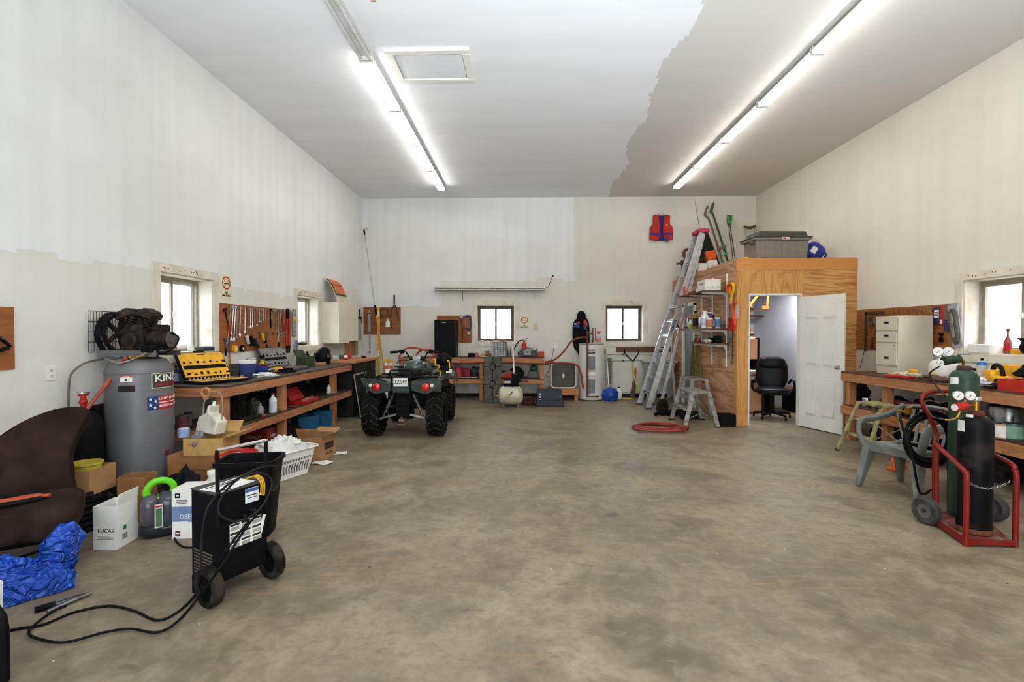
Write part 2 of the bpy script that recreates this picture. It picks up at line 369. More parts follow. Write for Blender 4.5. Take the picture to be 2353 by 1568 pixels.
# ---- windows: deep painted reveal, mitred casing, sliding aluminium sash with two panes
CASE = M('d8d0c0', .6, 0, .05, 4, 'casing_paint'); SASH = M('a39b8e', .45, .3, .06, 10, 'sash_metal'); REV = M('e6e1d6', .6, 0, .04, 4, 'reveal_paint', dirt='c9a98a'); VIN = M('e8e8e6', .4, 0, .02); SASHD = M('5f5147', .6, 0, .08, name='sash_brown')
def window(name, wl, a, b, z0, z1):
    wd = b - a; hg = z1 - z0; cx = (a + b) / 2
    r = bpy.data.objects.new(name, None); COL.objects.link(r); r['kind'] = 'structure'
    # local frame: x along wall, y outward through the wall, z up
    if wl == 'B': r.location = (cx, YB, z0)
    if wl == 'L': r.location = (XL, cx, z0); r.rotation_euler = (0, 0, R(90))
    if wl == 'R': r.location = (XR, cx, z0); r.rotation_euler = (0, 0, R(-90))
    h = wd / 2; c = .095; m = MB()
    def quad(p): m.prism(p, .02, Matrix(((1, 0, 0, 0), (0, 0, -1, 0), (0, 1, 0, 0), (0, 0, 0, 1))))
    quad([(-h - c, hg + c), (-h, hg), (h, hg), (h + c, hg + c)][::-1]); quad([(-h - c, -c), (h + c, -c), (h, 0), (-h, 0)])
    quad([(-h - c, -c), (-h, 0), (-h, hg), (-h - c, hg + c)]); quad([(h, 0), (h + c, -c), (h + c, hg + c), (h, hg)])
    for i in range(10):
        x = random.uniform(-h, h); m.cyl((x, -.022, hg + random.uniform(.02, .07)), (x, -.018, hg + .05), .006, n=6, mi=1)
    m.build('casing', [CASE, M('8a5a34', .8)], r, smooth=False)
    m = MB(); t = .015
    m.b2((-h, .0, -.001), (h, .25, t)); m.b2((-h, 0, hg - t), (h, .25, hg)); m.b2((-h, 0, t), (-h + t, .25, hg - t)); m.b2((h - t, 0, t), (h, .25, hg - t)); m.build('reveal', REV, r, smooth=False)
    f = MB(); g = .035; y0, y1 = .17, .245
    f.b2((-h + t, y0, t), (h - t, y1, t + g)); f.b2((-h + t, y0, hg - t - g), (h - t, y1, hg - t)); f.b2((-h + t, y0, t + g), (-h + t + g, y1, hg - t - g)); f.b2((h - t - g, y0, t + g), (h - t, y1, hg - t - g))
    fo = f.build('window_frame', SASHD if wl == 'B' else SASH, r, smooth=False, bevel=.003)
    for sgn in (-1, 1):
        q = MB(); x0, x1 = sorted((0.012 * sgn * -1, sgn * (h - t - g))); yy0 = y0 + (.008 if sgn < 0 else .04); yy1 = yy0 + .026; s_ = .034; zb, zt = t + g, hg - t - g
        q.b2((x0, yy0, zb), (x1, yy1, zb + s_)); q.b2((x0, yy0, zt - s_), (x1, yy1, zt)); q.b2((x0, yy0, zb + s_), (x0 + s_, yy1, zt - s_)); q.b2((x1 - s_, yy0, zb + s_), (x1, yy1, zt - s_))
        so = q.build('sash', SASHD if wl == 'B' else VIN if sgn > 0 else SASH, r, smooth=False, bevel=.002)
        MB().b2((x0 + s_, yy0 + .011, zb + s_), (x1 - s_, yy0 + .015, zt - s_)).build('pane', GLASS, so, smooth=False)
    k = MB(); k.box((0, y0 - .004, hg * .5), (.022, .014, .07)); k.cyl((0, y0 - .012, hg * .5), (0, y0 - .03, hg * .5), .011, n=12); k.build('latch', WHITE, r, bevel=.002)
    return r
for k, a in WIN.items(): window(k, *a)

# ---- plywood office booth in the back right corner
BX, BY, BH = 3.42, 8.0, 2.68; PT = .09
DX0, DX1, DZ = 3.62, 4.42, 2.10
b = MB()
b.b2((BX, BY, 0), (DX0 - .02, BY + PT, BH)); b.b2((DX0 - .02, BY, DZ + .03), (4.48, BY + PT, BH), 0); b.b2((4.48, BY, DZ + .03), (XR, BY + PT, BH), 1); b.b2((DX1 + .02, BY, 0), (XR, BY + PT, DZ + .03), 1)
struct('wall_booth_front', b, [WPLYZ, WPLYX], smooth=False)
SD0, SD1 = 9.95, 10.62
b = MB(); b.b2((BX, BY + PT, 0), (BX + PT, SD0, BH)); b.b2((BX, SD0, 2.08), (BX + PT, SD1, BH)); b.b2((BX, SD1, 0), (BX + PT, YB, BH))
struct('wall_booth_side', b, WPLYS, smooth=False)
b = MB(); b.b2((BX - .012, BY - .012, BH - .17), (XR, BY - .001, BH + .015)); struct('trim_1', b, WTRIM, smooth=False)
b = MB(); b.b2((BX + .002, BY + .002, BH), (XR, YB, BH + .02)); struct('ceiling_booth', b, WPLYX, smooth=False)
BW = M('cdd0d6', .7, 0, .02, 3, 'booth_interior_paint')
b = MB(); b.b2((BX + PT, YB - .02, 0), (XR, YB - .001, BH)); b.b2((XR - .02, BY + PT, 0), (XR - .001, YB - .02, BH)); b.b2((BX + PT + .001, BY + PT, 2.42), (XR - .02, YB - .02, 2.44)); b.b2((BX + PT, BY + PT + .001, 0), (BX + PT + .012, SD0, 2.42)); struct('wall_booth_lining', b, BW, smooth=False)
struct('office_fill_housing', MB().b2((3.88, 9.22, 2.402), (5.12, 9.58, 2.419)), BW, smooth=False)  # made-up housing, added above the office fill light and out of view
# door frame and doors
WD = M('dcdad2', .45, 0, .02, 3, 'door_paint'); b = MB()
b.b2((DX0 - .02, BY - .012, 0), (DX0, BY + PT + .01, DZ + .03)); b.b2((DX1, BY - .012, 0), (DX1 + .02, BY + PT + .01, DZ + .03)); b.b2((DX0, BY - .012, DZ), (DX1, BY + PT + .01, DZ + .03)); struct('trim_2', b, WD, smooth=False)
dr = bpy.data.objects.new('door_1', None); COL.objects.link(dr); dr['kind'] = 'structure'; dr.location = (DX1 - .005, BY - .02, .012); dr.rotation_euler = (0, 0, math.atan2(7.31 - 7.98, 4.62 - 4.415))
dw = .77; dh = 2.06; d = MB(); d.b2((0, -.018, 0), (dw, .018, dh))
for (x0, x1) in ((.11, .345), (.425, .66)):
    for (z0, z1) in ((.2, .78), (.98, 1.58), (1.7, 1.9)):
        for y in (-1, 1):
            d.box(((x0 + x1) / 2, y * .019, (z0 + z1) / 2), (x1 - x0, .008, z1 - z0)); d.box(((x0 + x1) / 2, y * .027, (z0 + z1) / 2), (x1 - x0 - .06, .012, z1 - z0 - .06))
d.build('panelled_leaf', WD, dr, smooth=False, bevel=.004)
for y in (-1, 1):
    k = MB(); k.cyl((dw - .08, y * .018, .98), (dw - .08, y * .024, .98), .032, n=20); k.cyl((dw - .08, y * .022, .98), (dw - .08, y * .05, .98), .012); k.lathe([(.012, 0), (.026, .008), (.028, .02), (.02, .032), (0, .035)], (dw - .08, y * .045, .98), 20, (0, y, 0)); k.build('door_handle', CHR, dr)
k = MB()
for h_ in (.25, 1.0, 1.8): k.cyl((-.004, .0, h_), (-.004, 0, h_ + .09), .007)
k.build('hinge', STEEL, dr)
dr = bpy.data.objects.new('door_2', None); COL.objects.link(dr); dr['kind'] = 'structure'; dr.location = (BX, SD0, 0)
d = MB(); d.b2((-.03, -.05, 0), (.01, 0.03, 2.1)); d.b2((-.03, SD1 - SD0 - .03, 0), (.01, SD1 - SD0 + .05, 2.1)); d.b2((-.03, -.05, 2.05), (.01, SD1 - SD0 + .05, 2.12)); d.build('door_frame', WD, dr, smooth=False)
MB().b2((.012, .03, .01), (.05, SD1 - SD0 - .03, 2.05)).build('door_leaf', M('76797c', .5, 0, .04), dr, smooth=False)
k = MB(); k.ball((-.02, .1, .98), .026); k.build('door_handle', BRASS, dr)

# ---- ceiling hatch
hx0, hx1, hy0, hy1 = -1.56, -.61, 5.44, 6.14
r = bpy.data.objects.new('trim_3', None); COL.objects.link(r); r['kind'] = 'structure'; r['label'] = 'white framed attic hatch in the ceiling'; c = .085
m = MB(); m.b2((hx0, hy0, H - .035), (hx1, hy0 + c, H)); m.b2((hx0, hy1 - c, H - .035), (hx1, hy1, H)); m.b2((hx0, hy0 + c, H - .035), (hx0 + c, hy1 - c, H)); m.b2((hx1 - c, hy0 + c, H - .035), (hx1, hy1 - c, H)); m.build('hatch_frame', WHITE, r, smooth=False, bevel=.006)
m = MB(); m.box(((hx0 + hx1) / 2, (hy0 + hy1) / 2, H - .012), (hx1 - hx0 - 2 * c - .02, hy1 - hy0 - 2 * c - .02, .014), (R(-1.5), 0, 0)); m.build('hatch_panel', M('dcdde0', .6, 0, .01), r, smooth=False)

# ---- fluorescent strips
TUBE = emis('tube_glow', 'f9f6ef', 17.0); TUBOFF = M('c9c9c6', .3, 0, .03, name='tube_off'); FIX = M('cfcdc6', .4, 0, .04, 5)
def make_strip(lit, label, loc, group):
    r = T('strip_light', label, 'ceiling light', loc, 0, group); L = 1.24
    m = MB(); m.b2((-.035, -L / 2, -.06), (.035, L / 2, 0)); m.b2((-.078, -L / 2, -.066), (.078, L / 2, -.06)); m.build('housing', FIX, r, smooth=False, bevel=.004)
    for s_ in (-1, 1):
        m = MB(); m.cyl((s_ * .048, -L / 2 + .025, -.088), (s_ * .048, L / 2 - .025, -.088), .019, n=12); m.build('tube', TUBE if lit else TUBOFF, r)
    for y in (-L / 2 + .012, L / 2 - .012): MB().b2((-.075, y - .012, -.105), (.075, y + .012, -.02)).build('lamp_holder', FIX, r, smooth=False, bevel=.003)
    return r
ys = [10.5 - 1.25 * (i + .5) for i in range(7)]
wd_ = ['farthest from the camera', 'second from the back wall', 'third from the back wall', 'fourth from the back wall', 'fifth from the back wall', 'sixth from the back wall', 'nearest the camera']
a = make_strip(True, 'lit twin tube fluorescent strip in the left row, farthest from the camera', (-1.77, ys[0], H - .001), 'lit strip lights on the ceiling')
a2 = make_strip(False, 'unlit twin tube strip light in the left row beyond the lit ones', (-1.77, ys[4], H - .001), 'unlit strip lights near the attic hatch')
for i in range(1, 4): dup(a, (-1.77, ys[i], H - .001), 0, 'lit twin tube fluorescent strip in the left row, ' + wd_[i])
for i in range(0, 6): dup(a, (3.2, ys[i], H - .001), 0, 'lit twin tube fluorescent strip in the right row, ' + wd_[i])
dup(a2, (-1.77, ys[5], H - .001), 0, 'unlit twin tube strip light in the left row, at the top edge')
m = MB(); m.box((0, 0, 0), (.05, .012, .012)); tag(m.build('plaster_speck', M('9c7a66', .8), bevel=.003), 'small brown wasp nest dab stuck on the ceiling', 'nest', loc=PZ(858, 2, H - .006))
# ============================================================= GENERIC BUILDERS
def carton(label, loc, size, rz=0, mat=CARD, flaps=(1, 1, 1, 1), opn=True, group=None, cat='box', fl=.5, tape=None, name='cardboard_box', writing=()):
    r = T(name, label, cat, loc, rz, group); L, W, Hh = size; t = .005; m = MB()
    if opn:
        m.b2((-L / 2, -W / 2, 0), (L / 2, W / 2, t)); m.b2((-L / 2, -W / 2, t), (-L / 2 + t, W / 2, Hh)); m.b2((L / 2 - t, -W / 2, t), (L / 2, W / 2, Hh))
        m.b2((-L / 2 + t, -W / 2, t), (L / 2 - t, -W / 2 + t, Hh)); m.b2((-L / 2 + t, W / 2 - t, t), (L / 2 - t, W / 2, Hh))
    else: m.b2((-L / 2, -W / 2, 0), (L / 2, W / 2, Hh)); m.b2((-L / 2, -.003, Hh), (L / 2, .003, Hh + .0015))
    m.build('carton_body', mat, r, smooth=False)
    fd = min(L, W) * fl
    for i, (dx, dy) in enumerate(((1, 0), (-1, 0), (0, 1), (0, -1))):
        if not opn or not flaps[i]: continue
        a = flaps[i] if flaps[i] != 1 else random.uniform(.35, .9)
        hx, hy = dx * L / 2, dy * W / 2; w_ = W if dx else L
        f = MB(); ax = Vector((dx, dy, 0)); up = Vector((0, 0, 1)); side = Vector((-dy, dx, 0)); d_ = (ax * math.cos(a) + up * math.sin(a)); nn = d_.cross(side)
        p0 = Vector((hx, hy, Hh)) - side * w_ / 2
        V = [p0, p0 + side * w_, p0 + side * (w_ * .97) + d_ * fd, p0 + side * w_ * .03 + d_ * fd]; V += [p + nn * .004 for p in V]
        f.add(V, [(0, 3, 2, 1), (4, 5, 6, 7), (0, 1, 5, 4), (1, 2, 6, 5), (2, 3, 7, 6), (3, 0, 4, 7)]); f.build('box_flap', mat, r, smooth=False)
    for (body, sz, face, ox, oz, tm) in writing:
        rot = {'f': (R(90), 0, 0), 'l': (R(90), 0, R(-90)), 'r': (R(90), 0, R(90))}[face]
        p = {'f': (ox, -W / 2 - .0008, oz), 'l': (-L / 2 - .0008, -ox, oz), 'r': (L / 2 + .0008, ox, oz)}[face]
        text(body, sz, p, rot, tm, r)
    return r
def printed(parent, name, c, w_, h_, rot, base, blocks, th=.0012):
    """a flat printed label lying on a surface: base colour plus raised ink blocks (x, y, w, h, mat)"""
    Tm = Matrix.Translation(c) @ Euler(rot).to_matrix().to_4x4(); m = MB(); mats = [base]; m.X = Tm
    m.b2((-w_ / 2, -h_ / 2, 0), (w_ / 2, h_ / 2, th))
    for (x, y, bw, bh, bm) in blocks:
        if bm not in mats: mats.append(bm)
        m.b2((x - bw / 2, y - bh / 2, th), (x + bw / 2, y + bh / 2, th * 1.5), mats.index(bm))
    return m.build(name, mats, parent, smooth=False)
def lathe_thing(name, label, cat, loc, prof, mat, parts=(), group=None, n=20, rot=None, rz=0, body='bottle_body', sx=1, sy=1):
    """thing with a lathe body and further lathe parts [(name, prof, mat)]"""
    r = T(name, label, cat, loc, rz, group, rot)
    MB().lathe(prof, n=n, sx=sx, sy=sy).build(body, mat, r)
    for (pn, pp, pm) in parts: MB().lathe(pp, n=n, sx=sx, sy=sy).build(pn, pm, r)
    return r
def bottle(label, loc, h, r_, mat, cap=None, lab=None, neck=.35, group=None, cat='bottle', name='bottle', sy=1, rz=0):
    hs = h * .68; pr = [(r_ * .9, 0), (r_, h * .03), (r_, hs), (r_ * .85, hs + h * .06), (r_ * neck, hs + h * .16), (r_ * neck, h * .93)]
    parts = [('cap', [(r_ * neck * 1.2, h * .92), (r_ * neck * 1.15, h), (0, h)], cap or WHITE)]
    if lab: parts.append(('paper_label', [(r_ * 1.012, h * .12), (r_ * 1.012, h * .58)], lab))
    return lathe_thing(name, label, cat, loc, pr, mat, parts, group, sy=sy, rz=rz)
def can(label, loc, h, r_, mat, top=None, lab=None, group=None, cat='can', name='tin_can', rot=None):
    pr = [(r_ * .97, 0), (r_, h * .02), (r_, h * .96), (r_ * .97, h)]
    parts = [('lid', [(r_ * .9, h * 1.0), (r_ * .9, h * 1.015), (0, h * 1.015)], top or STEEL)]
    if lab: parts.append(('paper_label', [(r_ * 1.01, h * .1), (r_ * 1.01, h * .88)], lab))
    return lathe_thing(name, label, cat, loc, pr, mat, parts, group, body='can_body', rot=rot)
def spray_can(label, loc, h, r_, mat, cap, group=None):
    return lathe_thing('spray_can', label, 'spray can', loc, [(r_, 0), (r_, h * .78), (r_ * .7, h * .84), (r_ * .5, h * .86)], mat, [('cap', [(r_ * .62, h * .84), (r_ * .6, h), (0, h)], cap)], group, body='can_body')
def sprayer(label, loc, h, r_, mat, head, rz=0, lab=None, group=None):
    r = T('spray_bottle', label, 'spray bottle', loc, rz, group); MB().lathe([(r_ * .9, 0), (r_, h * .04), (r_ * .95, h * .45), (r_ * .45, h * .68), (r_ * .32, h * .76)], sy=.7).build('bottle_body', mat, r)
    m = MB(); m.box((r_ * .15, 0, h * .9), (r_ * 1.5, r_ * .55, h * .12)); m.box((-r_ * .9, 0, h * .92), (r_ * .7, r_ * .4, h * .06)); m.cyl((0, 0, h * .74), (0, 0, h * .86), r_ * .36); m.bar((-r_ * .35, 0, h * .85), (-r_ * .7, 0, h * .7), r_ * .25, r_ * .15); m.build('trigger_head', head, r, bevel=.002)
    if lab: MB().lathe([(r_ * 1.0, h * .1), (r_ * 1.0, h * .36)], sy=.72).build('paper_label', lab, r)
    return r
def blob(name, label, cat, loc, size, mat, seed=1, amp=.3, f=2.5, group=None, rz=0, n=28, kind=None, lo=-.35):
    m = MB(); m.ball((0, 0, size[2] * (-lo) * 2), size, n, 18, fn=lumpy(seed, amp, f), lo=lo); o = m.build(name, mat, ang=60); return tag(o, label, cat, group, loc, rz, kind=kind)
def wrench(L, double=False, mat=CHR):
    """combination wrench hanging along -z from its ring at the origin; flat in the x-z plane"""
    k = L / .3; m = MB(); r_ = .016 * k ** .8
    m.lathe([(r_ * .62, -.004), (r_, -.004), (r_, .004), (r_ * .62, .004)], (0, 0, 0), 14, (0, 1, 0), closed=True)
    m.bar((0, 0, -r_ * .9), (0, 0, -L + r_ * 1.7), .011 * k ** .7, .005, up=(0, 1, 0))
    c = -L + r_ * 1.0; P = []
    for a in range(-60, 241, 30): P.append((math.cos(R(a)) * r_ * 1.25, math.sin(R(a)) * r_ * 1.25 + c))
    P = [(math.sin(R(a)) * r_ * 1.3, c + math.cos(R(a)) * r_ * 1.3) for a in range(-140, 141, 35)] + [(r_ * .5, c - r_ * 1.2), (r_ * .5, c), (-r_ * .5, c), (-r_ * .5, c - r_ * 1.2)]
    m.prism(P, .007, Matrix(((1, 0, 0, 0), (0, 0, 1, -.0035), (0, 1, 0, 0), (0, 0, 0, 1))))
    return m
def hang(L='L'): return {'L': R(90), 'R': R(-90), 'B': 0}[L]     # local +y points into that wall
def nosmoking(label, loc, rz, w_=.2, h_=.3):
    r = T('no_smoking_sign', label, 'sign', loc, rz); CR = M('e0d9b4', .6, 0, .03)
    MB().b2((-w_ / 2, 0, -h_ / 2), (w_ / 2, .003, h_ / 2)).build('sign_board', CR, r, smooth=False)
    m = MB(); m.lathe([(w_ * .34, 0), (w_ * .42, 0), (w_ * .42, .0015), (w_ * .34, .0015)], (0, 0, h_ * .17), 36, (0, -1, 0), closed=True); m.bar((-w_ * .25, -.001, h_ * .17 - w_ * .25), (w_ * .25, -.001, h_ * .17 + w_ * .25), .0015, .014, up=(0, 1, 0)) ; m.build('prohibition_ring', M('b3281e', .5), r)
    m = MB(); m.box((0.0, -.0005, h_ * .15), (w_ * .5, .001, h_ * .035)); m.build('cigarette_symbol', TXT, r, smooth=False)
    m = MB(); m.tube([(-w_ * .2, -.001, h_ * .2), (-w_ * .12, -.001, h_ * .25), (-w_ * .2, -.001, h_ * .28), (-w_ * .05, -.001, h_ * .31)], .002, 6); m.build('smoke_symbol', TXT, r)
    text('NO\nSMOKING', w_ * .2, (0, -.001, -h_ * .3), (R(90), 0, 0), TXT, r, bold=.0006)
    return r
def outlet(label, loc, rz, plug=False, n2=False, cat='outlet'):
    r = T('wall_outlet', label, cat, loc, rz); MB().b2((-.036 - .036 * n2, -.006, -.058), (.036 + .036 * n2, 0, .058)).build('cover_plate', WHITE, r, bevel=.002)
    for x in ((0,) if not n2 else (-.036, .036)):
        for z in (-.022, .022):
            m = MB(); m.cyl((x, -.009, z), (x, -.005, z), .016, n=16); q = m.build('socket', M('d2cec2', .5), r)
            for s_ in (-1, 1): MB().b2((x + s_ * .006 - .001, -.0098, z - .004), (x + s_ * .006 + .001, -.0088, z + .005)).build('slot', TXT, q, smooth=False)
    return r
TYRE = M('211f1d', .8, 0, .2, 30, dirt='3b342a')

# ============================================================= LEFT FOREGROUND
# ---- upright air compressor
r = T('air_compressor', 'tall grey upright tank air compressor with black pump on top', 'air compressor', (-3.48, 4.36, 0), 0)
TK = M('6c6d70', .42, .2, .04, 3, 'tank_grey', dirt='6c6a68'); PUMP = M('2b2624', .6, .3, .18, 16, dirt='4a3d33')
MB().lathe([(0, .05), (.12, .055), (.2, .085), (.245, .14), (.254, .2), (.254, 1.14), (.245, 1.2), (.2, 1.265), (.1, 1.295), (0, 1.3)], n=64).build('tank', TK, r)
m = MB(); m.lathe([(.2545, .185), (.256, .19), (.256, .198), (.2545, .203)], n=64); m.build('weld_seam', TK, r); m = MB(); m.lathe([(.2545, 1.142), (.257, 1.146), (.257, 1.152), (.2545, 1.156)], n=64); m.build('weld_seam', TK, r)
for a in (45, 165, 285):
    m = MB(); c_, s_ = math.cos(R(a)), math.sin(R(a)); m.bar((c_ * .2, s_ * .2, .15), (c_ * .25, s_ * .25, .006), .06, .012, up=(c_, s_, 0)); m.box((c_ * .26, s_ * .26, .004), (.07, .07, .008), (0, 0, R(a))); m.build('foot', TK, r)
m = MB(); m.b2((-.26, -.15, 1.335), (.27, .15, 1.345)); m.b2((-.26, -.155, 1.29), (.27, -.148, 1.345)); m.b2((-.26, .148, 1.29), (.27, .155, 1.345)); m.b2((-.1, -.1, 1.26), (.1, .1, 1.335)); m.build('motor_deck', M('6b6d70', .4, .4), r, smooth=False)
m = MB(); m.box((0.01, 0, 1.46), (.2, .2, .22), tap=.8); m.cyl((0, -.1, 1.43), (0, -.13, 1.43), .07); m.cyl((.02, -.11, 1.37), (.02, -.135, 1.37), .018); m.cyl((0, 0, 1.37), (0, 0, 1.36), .13); m.build('crankcase', PUMP, r, bevel=.012)
for s_, tl in ((-1, -.42), (1, .42)):
    m = MB(); d = Vector((math.sin(tl), 0, math.cos(tl)))
    x0, y0, _ = frame(d); b0 = Vector((s_ * .05, .0, 1.54)); m.lathe([(.055, 0), (.055, .02)] , b0, 20, tuple(d))
    for i in range(6): m.lathe([(.06, .02 + i * .014), (.075, .022 + i * .014), (.075, .026 + i * .014), (.06, .028 + i * .014)], b0, 20, tuple(d))
    m.build('cylinder_barrel', PUMP, r)
    m = MB(); c_ = b0 + d * .135; m.box(c_, (.13, .15, .06), (0, tl, 0)); m.box(c_ + d * .035, (.1, .11, .02), (0, tl, 0)); m.build('cylinder_head', PUMP, r, bevel=.008)
m = MB(); m.cyl((-.11, 0, 1.50), (-.16, 0, 1.50), .03)
m.lathe([(.15, 0), (.17, -.004), (.17, .034), (.15, .03)], (-.17, 0, 1.50), 40, (-1, 0, 0), closed=True)
for i in range(5):
    a = 2 * PI * i / 5; m.bar((-.19, 0, 1.5), (-.19, math.cos(a) * .155, 1.5 + math.sin(a) * .155), .02, .04, up=(1, 0, 0))
m.build('flywheel', PUMP, r)
m = MB(); pts = [(math.cos(a) * .19 + 0, 1.49 + math.sin(a) * .19) for a in [R(x) for x in range(60, 331, 18)]]
for i in range(len(pts)): pass
q0 = [(-.225, y * .95, z) for y, z in pts]; m.tube(q0, .03, 8, flat=.35); m.tube([(-.16, y * .95, z) for y, z in pts], .012, 6); m.build('belt_guard', BLKM, r)
m = MB(); m.cyl((.11, 0.01, 1.44), (.26, .01, 1.44), .078, n=28); m.cyl((.26, .01, 1.44), (.285, .01, 1.44), .074, .05, n=28); m.b2((.12, -.05, 1.34), (.25, .07, 1.37)); m.build('motor', PUMP, r)
m = MB(); m.cyl((.1, .02, 1.54), (.25, .02, 1.54), .035); m.build('capacitor_cover', PUMP, r)
m = MB(); m.lathe([(.07, 0), (.072, .008), (.06, .012), (0, .014)], (.285, .01, 1.44), 28, (1, 0, 0)); m.build('motor_end_bell', M('5f5850', .6, .4, .15, 30), r)
m = MB(); m.box((.2, -.14, 1.36), (.1, .08, .06)); m.build('pressure_switch', BLK, r, bevel=.008)
m = MB(); m.tube([(.04, -.13, 1.28), (.1, -.19, 1.27), (.17, -.17, 1.31)], .006); m.tube([(.03, -.2, 1.28), (.2, -.19, 1.3)], .008, k=0); m.ball((.07, -.195, 1.283), .015); m.ball((.13, -.193, 1.292), .013); m.build('brass_fittings', BRASS, r)
m = MB(); m.tube([(-.25, -.1, 1.28), (-.1, -.22, 1.27), (.02, -.25, 1.24), (.12, -.2, 1.28), (.2, -.16, 1.33)], .007); m.build('air_line', M('9a9a94', .4, .5), r)
m = MB(); m.tube([(.25, -.12, 1.36), (.3, -.16, 1.33), (.37, -.17, 1.33), (.4, -.1, 1.38), (.36, 0, 1.46), (.29, 0, 1.5)], .009); m.build('power_lead', BLK, r)
# curved plates with their writing, wrapped on the tank
def wrap(o, rad, a0):       # bend a flat x-z mesh onto the tank cylinder; x=0 sits at azimuth a0
    for vt in o.data.vertices:
        x, y, z = vt.co; a = a0 + x / rad; rr = rad - y; vt.co = (math.cos(a) * rr, math.sin(a) * rr, z)
def wtext(body, size, x, z, mat, rad, a0, parent, sx=1, off=.004, bold=0, shear=0, pn='lettering'):
    o = text(body, size, (0, 0, 0), (0, 0, 0), mat, parent, name=pn, bold=bold, shear=shear)
    for vt in o.data.vertices: vx, vy, vz = vt.co; vt.co = (vx * sx + x, -off - vz, vy + z)
    wrap(o, rad, a0); return o
def wplate(name, x, z, w_, h_, mat, rad, a0, parent, off=.0015):
    m = MB(); n = 14
    V = [(x + (i / n - .5) * w_, y_, z + zz * h_ / 2) for y_ in (0, -off) for zz in (-1, 1) for i in range(n + 1)]; W_ = n + 1; F = []
    for i in range(n): F += [(2 * W_ + i, 2 * W_ + i + 1, 3 * W_ + i + 1, 3 * W_ + i), (i, W_ + i, W_ + i + 1, i + 1), (W_ + i, 3 * W_ + i, 3 * W_ + i + 1, W_ + i + 1), (i, i + 1, 2 * W_ + i + 1, 2 * W_ + i)]
    m.add(V, F); o = m.build(name, mat, parent, smooth=False); wrap(o, rad, a0); return o
RT = .2545; AC = math.atan2(-4.36, 3.48)  # azimuth that faces the camera
a0 = AC + R(52)
p = wplate('brand_plate', 0, 1.075, .3, .135, M('cfc9a8', .4, .3), RT, a0, r); wplate('plate_field', 0, 1.075, .285, .12, M('3b3a38', .4), RT + .001, a0, p)
wtext('KING', .085, -.0, 1.095, WHITE, RT, a0, p, 1.25, bold=.002); wtext('INDUSTRIAL', .038, .0, 1.04, M('a8201c', .4), RT, a0, p, 1.1, bold=.001)
a1 = AC + R(50)
p = wplate('flag_decal', 0, .88, .35, .12, M('b0282a', .5), RT, a1, r); wplate('blue_field', -.13, .88, .09, .12, M('1f3a6e', .5), RT + .001, a1, p); wplate('white_stripe', .045, .88, .26, .008, WHITE, RT + .001, a1, p)
wtext('6.5 HP* 60 GALLON', .034, .05, .915, WHITE, RT, a1, p, .95, bold=.0006); wtext('MADE IN USA - KOREA', .03, .05, .85, WHITE, RT, a1, p, .85, bold=.0004)
for (sx_, sz_) in ((-.15, .915), (-.11, .895), (-.15, .865), (-.115, .84)):
    m = MB(); st = [((.016 if i % 2 == 0 else .007) * math.cos(R(90 + 36 * i)) + sx_, (.016 if i % 2 == 0 else .007) * math.sin(R(90 + 36 * i)) + sz_) for i in range(10)]
    m.prism(st, .001, Matrix(((1, 0, 0, 0), (0, 0, -1, -.003), (0, 1, 0, 0), (0, 0, 0, 1)))); o = m.build('star', WHITE, p, smooth=False); wrap(o, RT, a1)
a2 = AC - R(22)
p = wplate('warning_label', 0, 1.105, .09, .055, WHITE, RT, a2, r); wplate('red_header', 0, 1.126, .09, .014, M('b0281e', .5), RT + .001, a2, p); wtext('DANGER', .012, 0, 1.126, WHITE, RT, a2, p); wplate('symbol_box', .0, 1.095, .018, .018, TXT, RT + .001, a2, p)
p = wplate('rating_plate', 0, 1.02, .13, .055, M('2a2320', .5), RT, a2 , r)
p = wplate('torn_sticker', 0, .42, .05, .05, M('6a2a24', .6), RT, AC + R(48), r)

# hoses from the compressor
tag(MB().tube([(-3.42, 4.13, 1.285), PY(262, 860, 4.15), PY(228, 905, 4.0), PY(190, 950, 3.9), PY(160, 962, 3.8)], .016, 10).build('air_hose', M('9c4436', .55)), 'red rubber air hose leading from compressor down behind the seat', 'hose')
tag(MB().tube([(-3.71, 4.24, 1.27), PX(195, 835, -3.72), PX(165, 858, -3.74), PX(158, 888, -3.75), PX(157, 940, -3.76)], .009, 8).build('braided_hose', M('6d635c', .5, .2)), 'thin grey braided hose hanging by the wall from compressor to the valve', 'hose')
# wire grid guard on the wall behind the compressor
m = MB()
for i in range(25): y_ = 4.16 + i * .028; m.cyl((XL + .03, y_, 1.33), (XL + .03, y_, 1.69), .0022, n=5)
for z_ in (1.33, 1.42, 1.51, 1.6, 1.69): m.cyl((XL + .034, 4.16, z_), (XL + .034, 4.84, z_), .003, n=5)
for y_ in (4.2, 4.8): m.cyl((XL, y_, 1.6), (XL + .03, y_, 1.6), .004, n=6)
tag(m.build('wire_guard', BLKM), 'black wire grid panel fixed to wall behind the compressor pump', 'wire rack')
outlet('white wall outlet between hardboard panel and the compressor', PX(116, 858, XL), hang('L'))
m = MB(); m.b2((XL + .001, 2.4, 1.23), (XL + .012, 3.56, 1.69)); tag(m.build('hardboard_panel', WBOARD, smooth=False), 'brown hardboard panel cut off at left edge of photo', 'board')
r = T('hanging_clamp', 'black clamp tool hanging on the hardboard panel at left edge', 'clamp', (XL + .012, 3.44, 1.42), hang('L')); m = MB(); m.tube([(-.14, -.02, .02), (-.08, -.03, .04), (.0, -.03, .03), (.06, -.03, -.02)], .012, 8); m.tube([(-.14, -.02, -.06), (-.04, -.03, -.05), (.05, -.03, -.03)], .014, 8); m.build('clamp_jaw', BLK, r); m = MB(); m.cyl((.0, -.0, .05), (0, -.05, .05), .005); m.build('peg', STEEL, r)

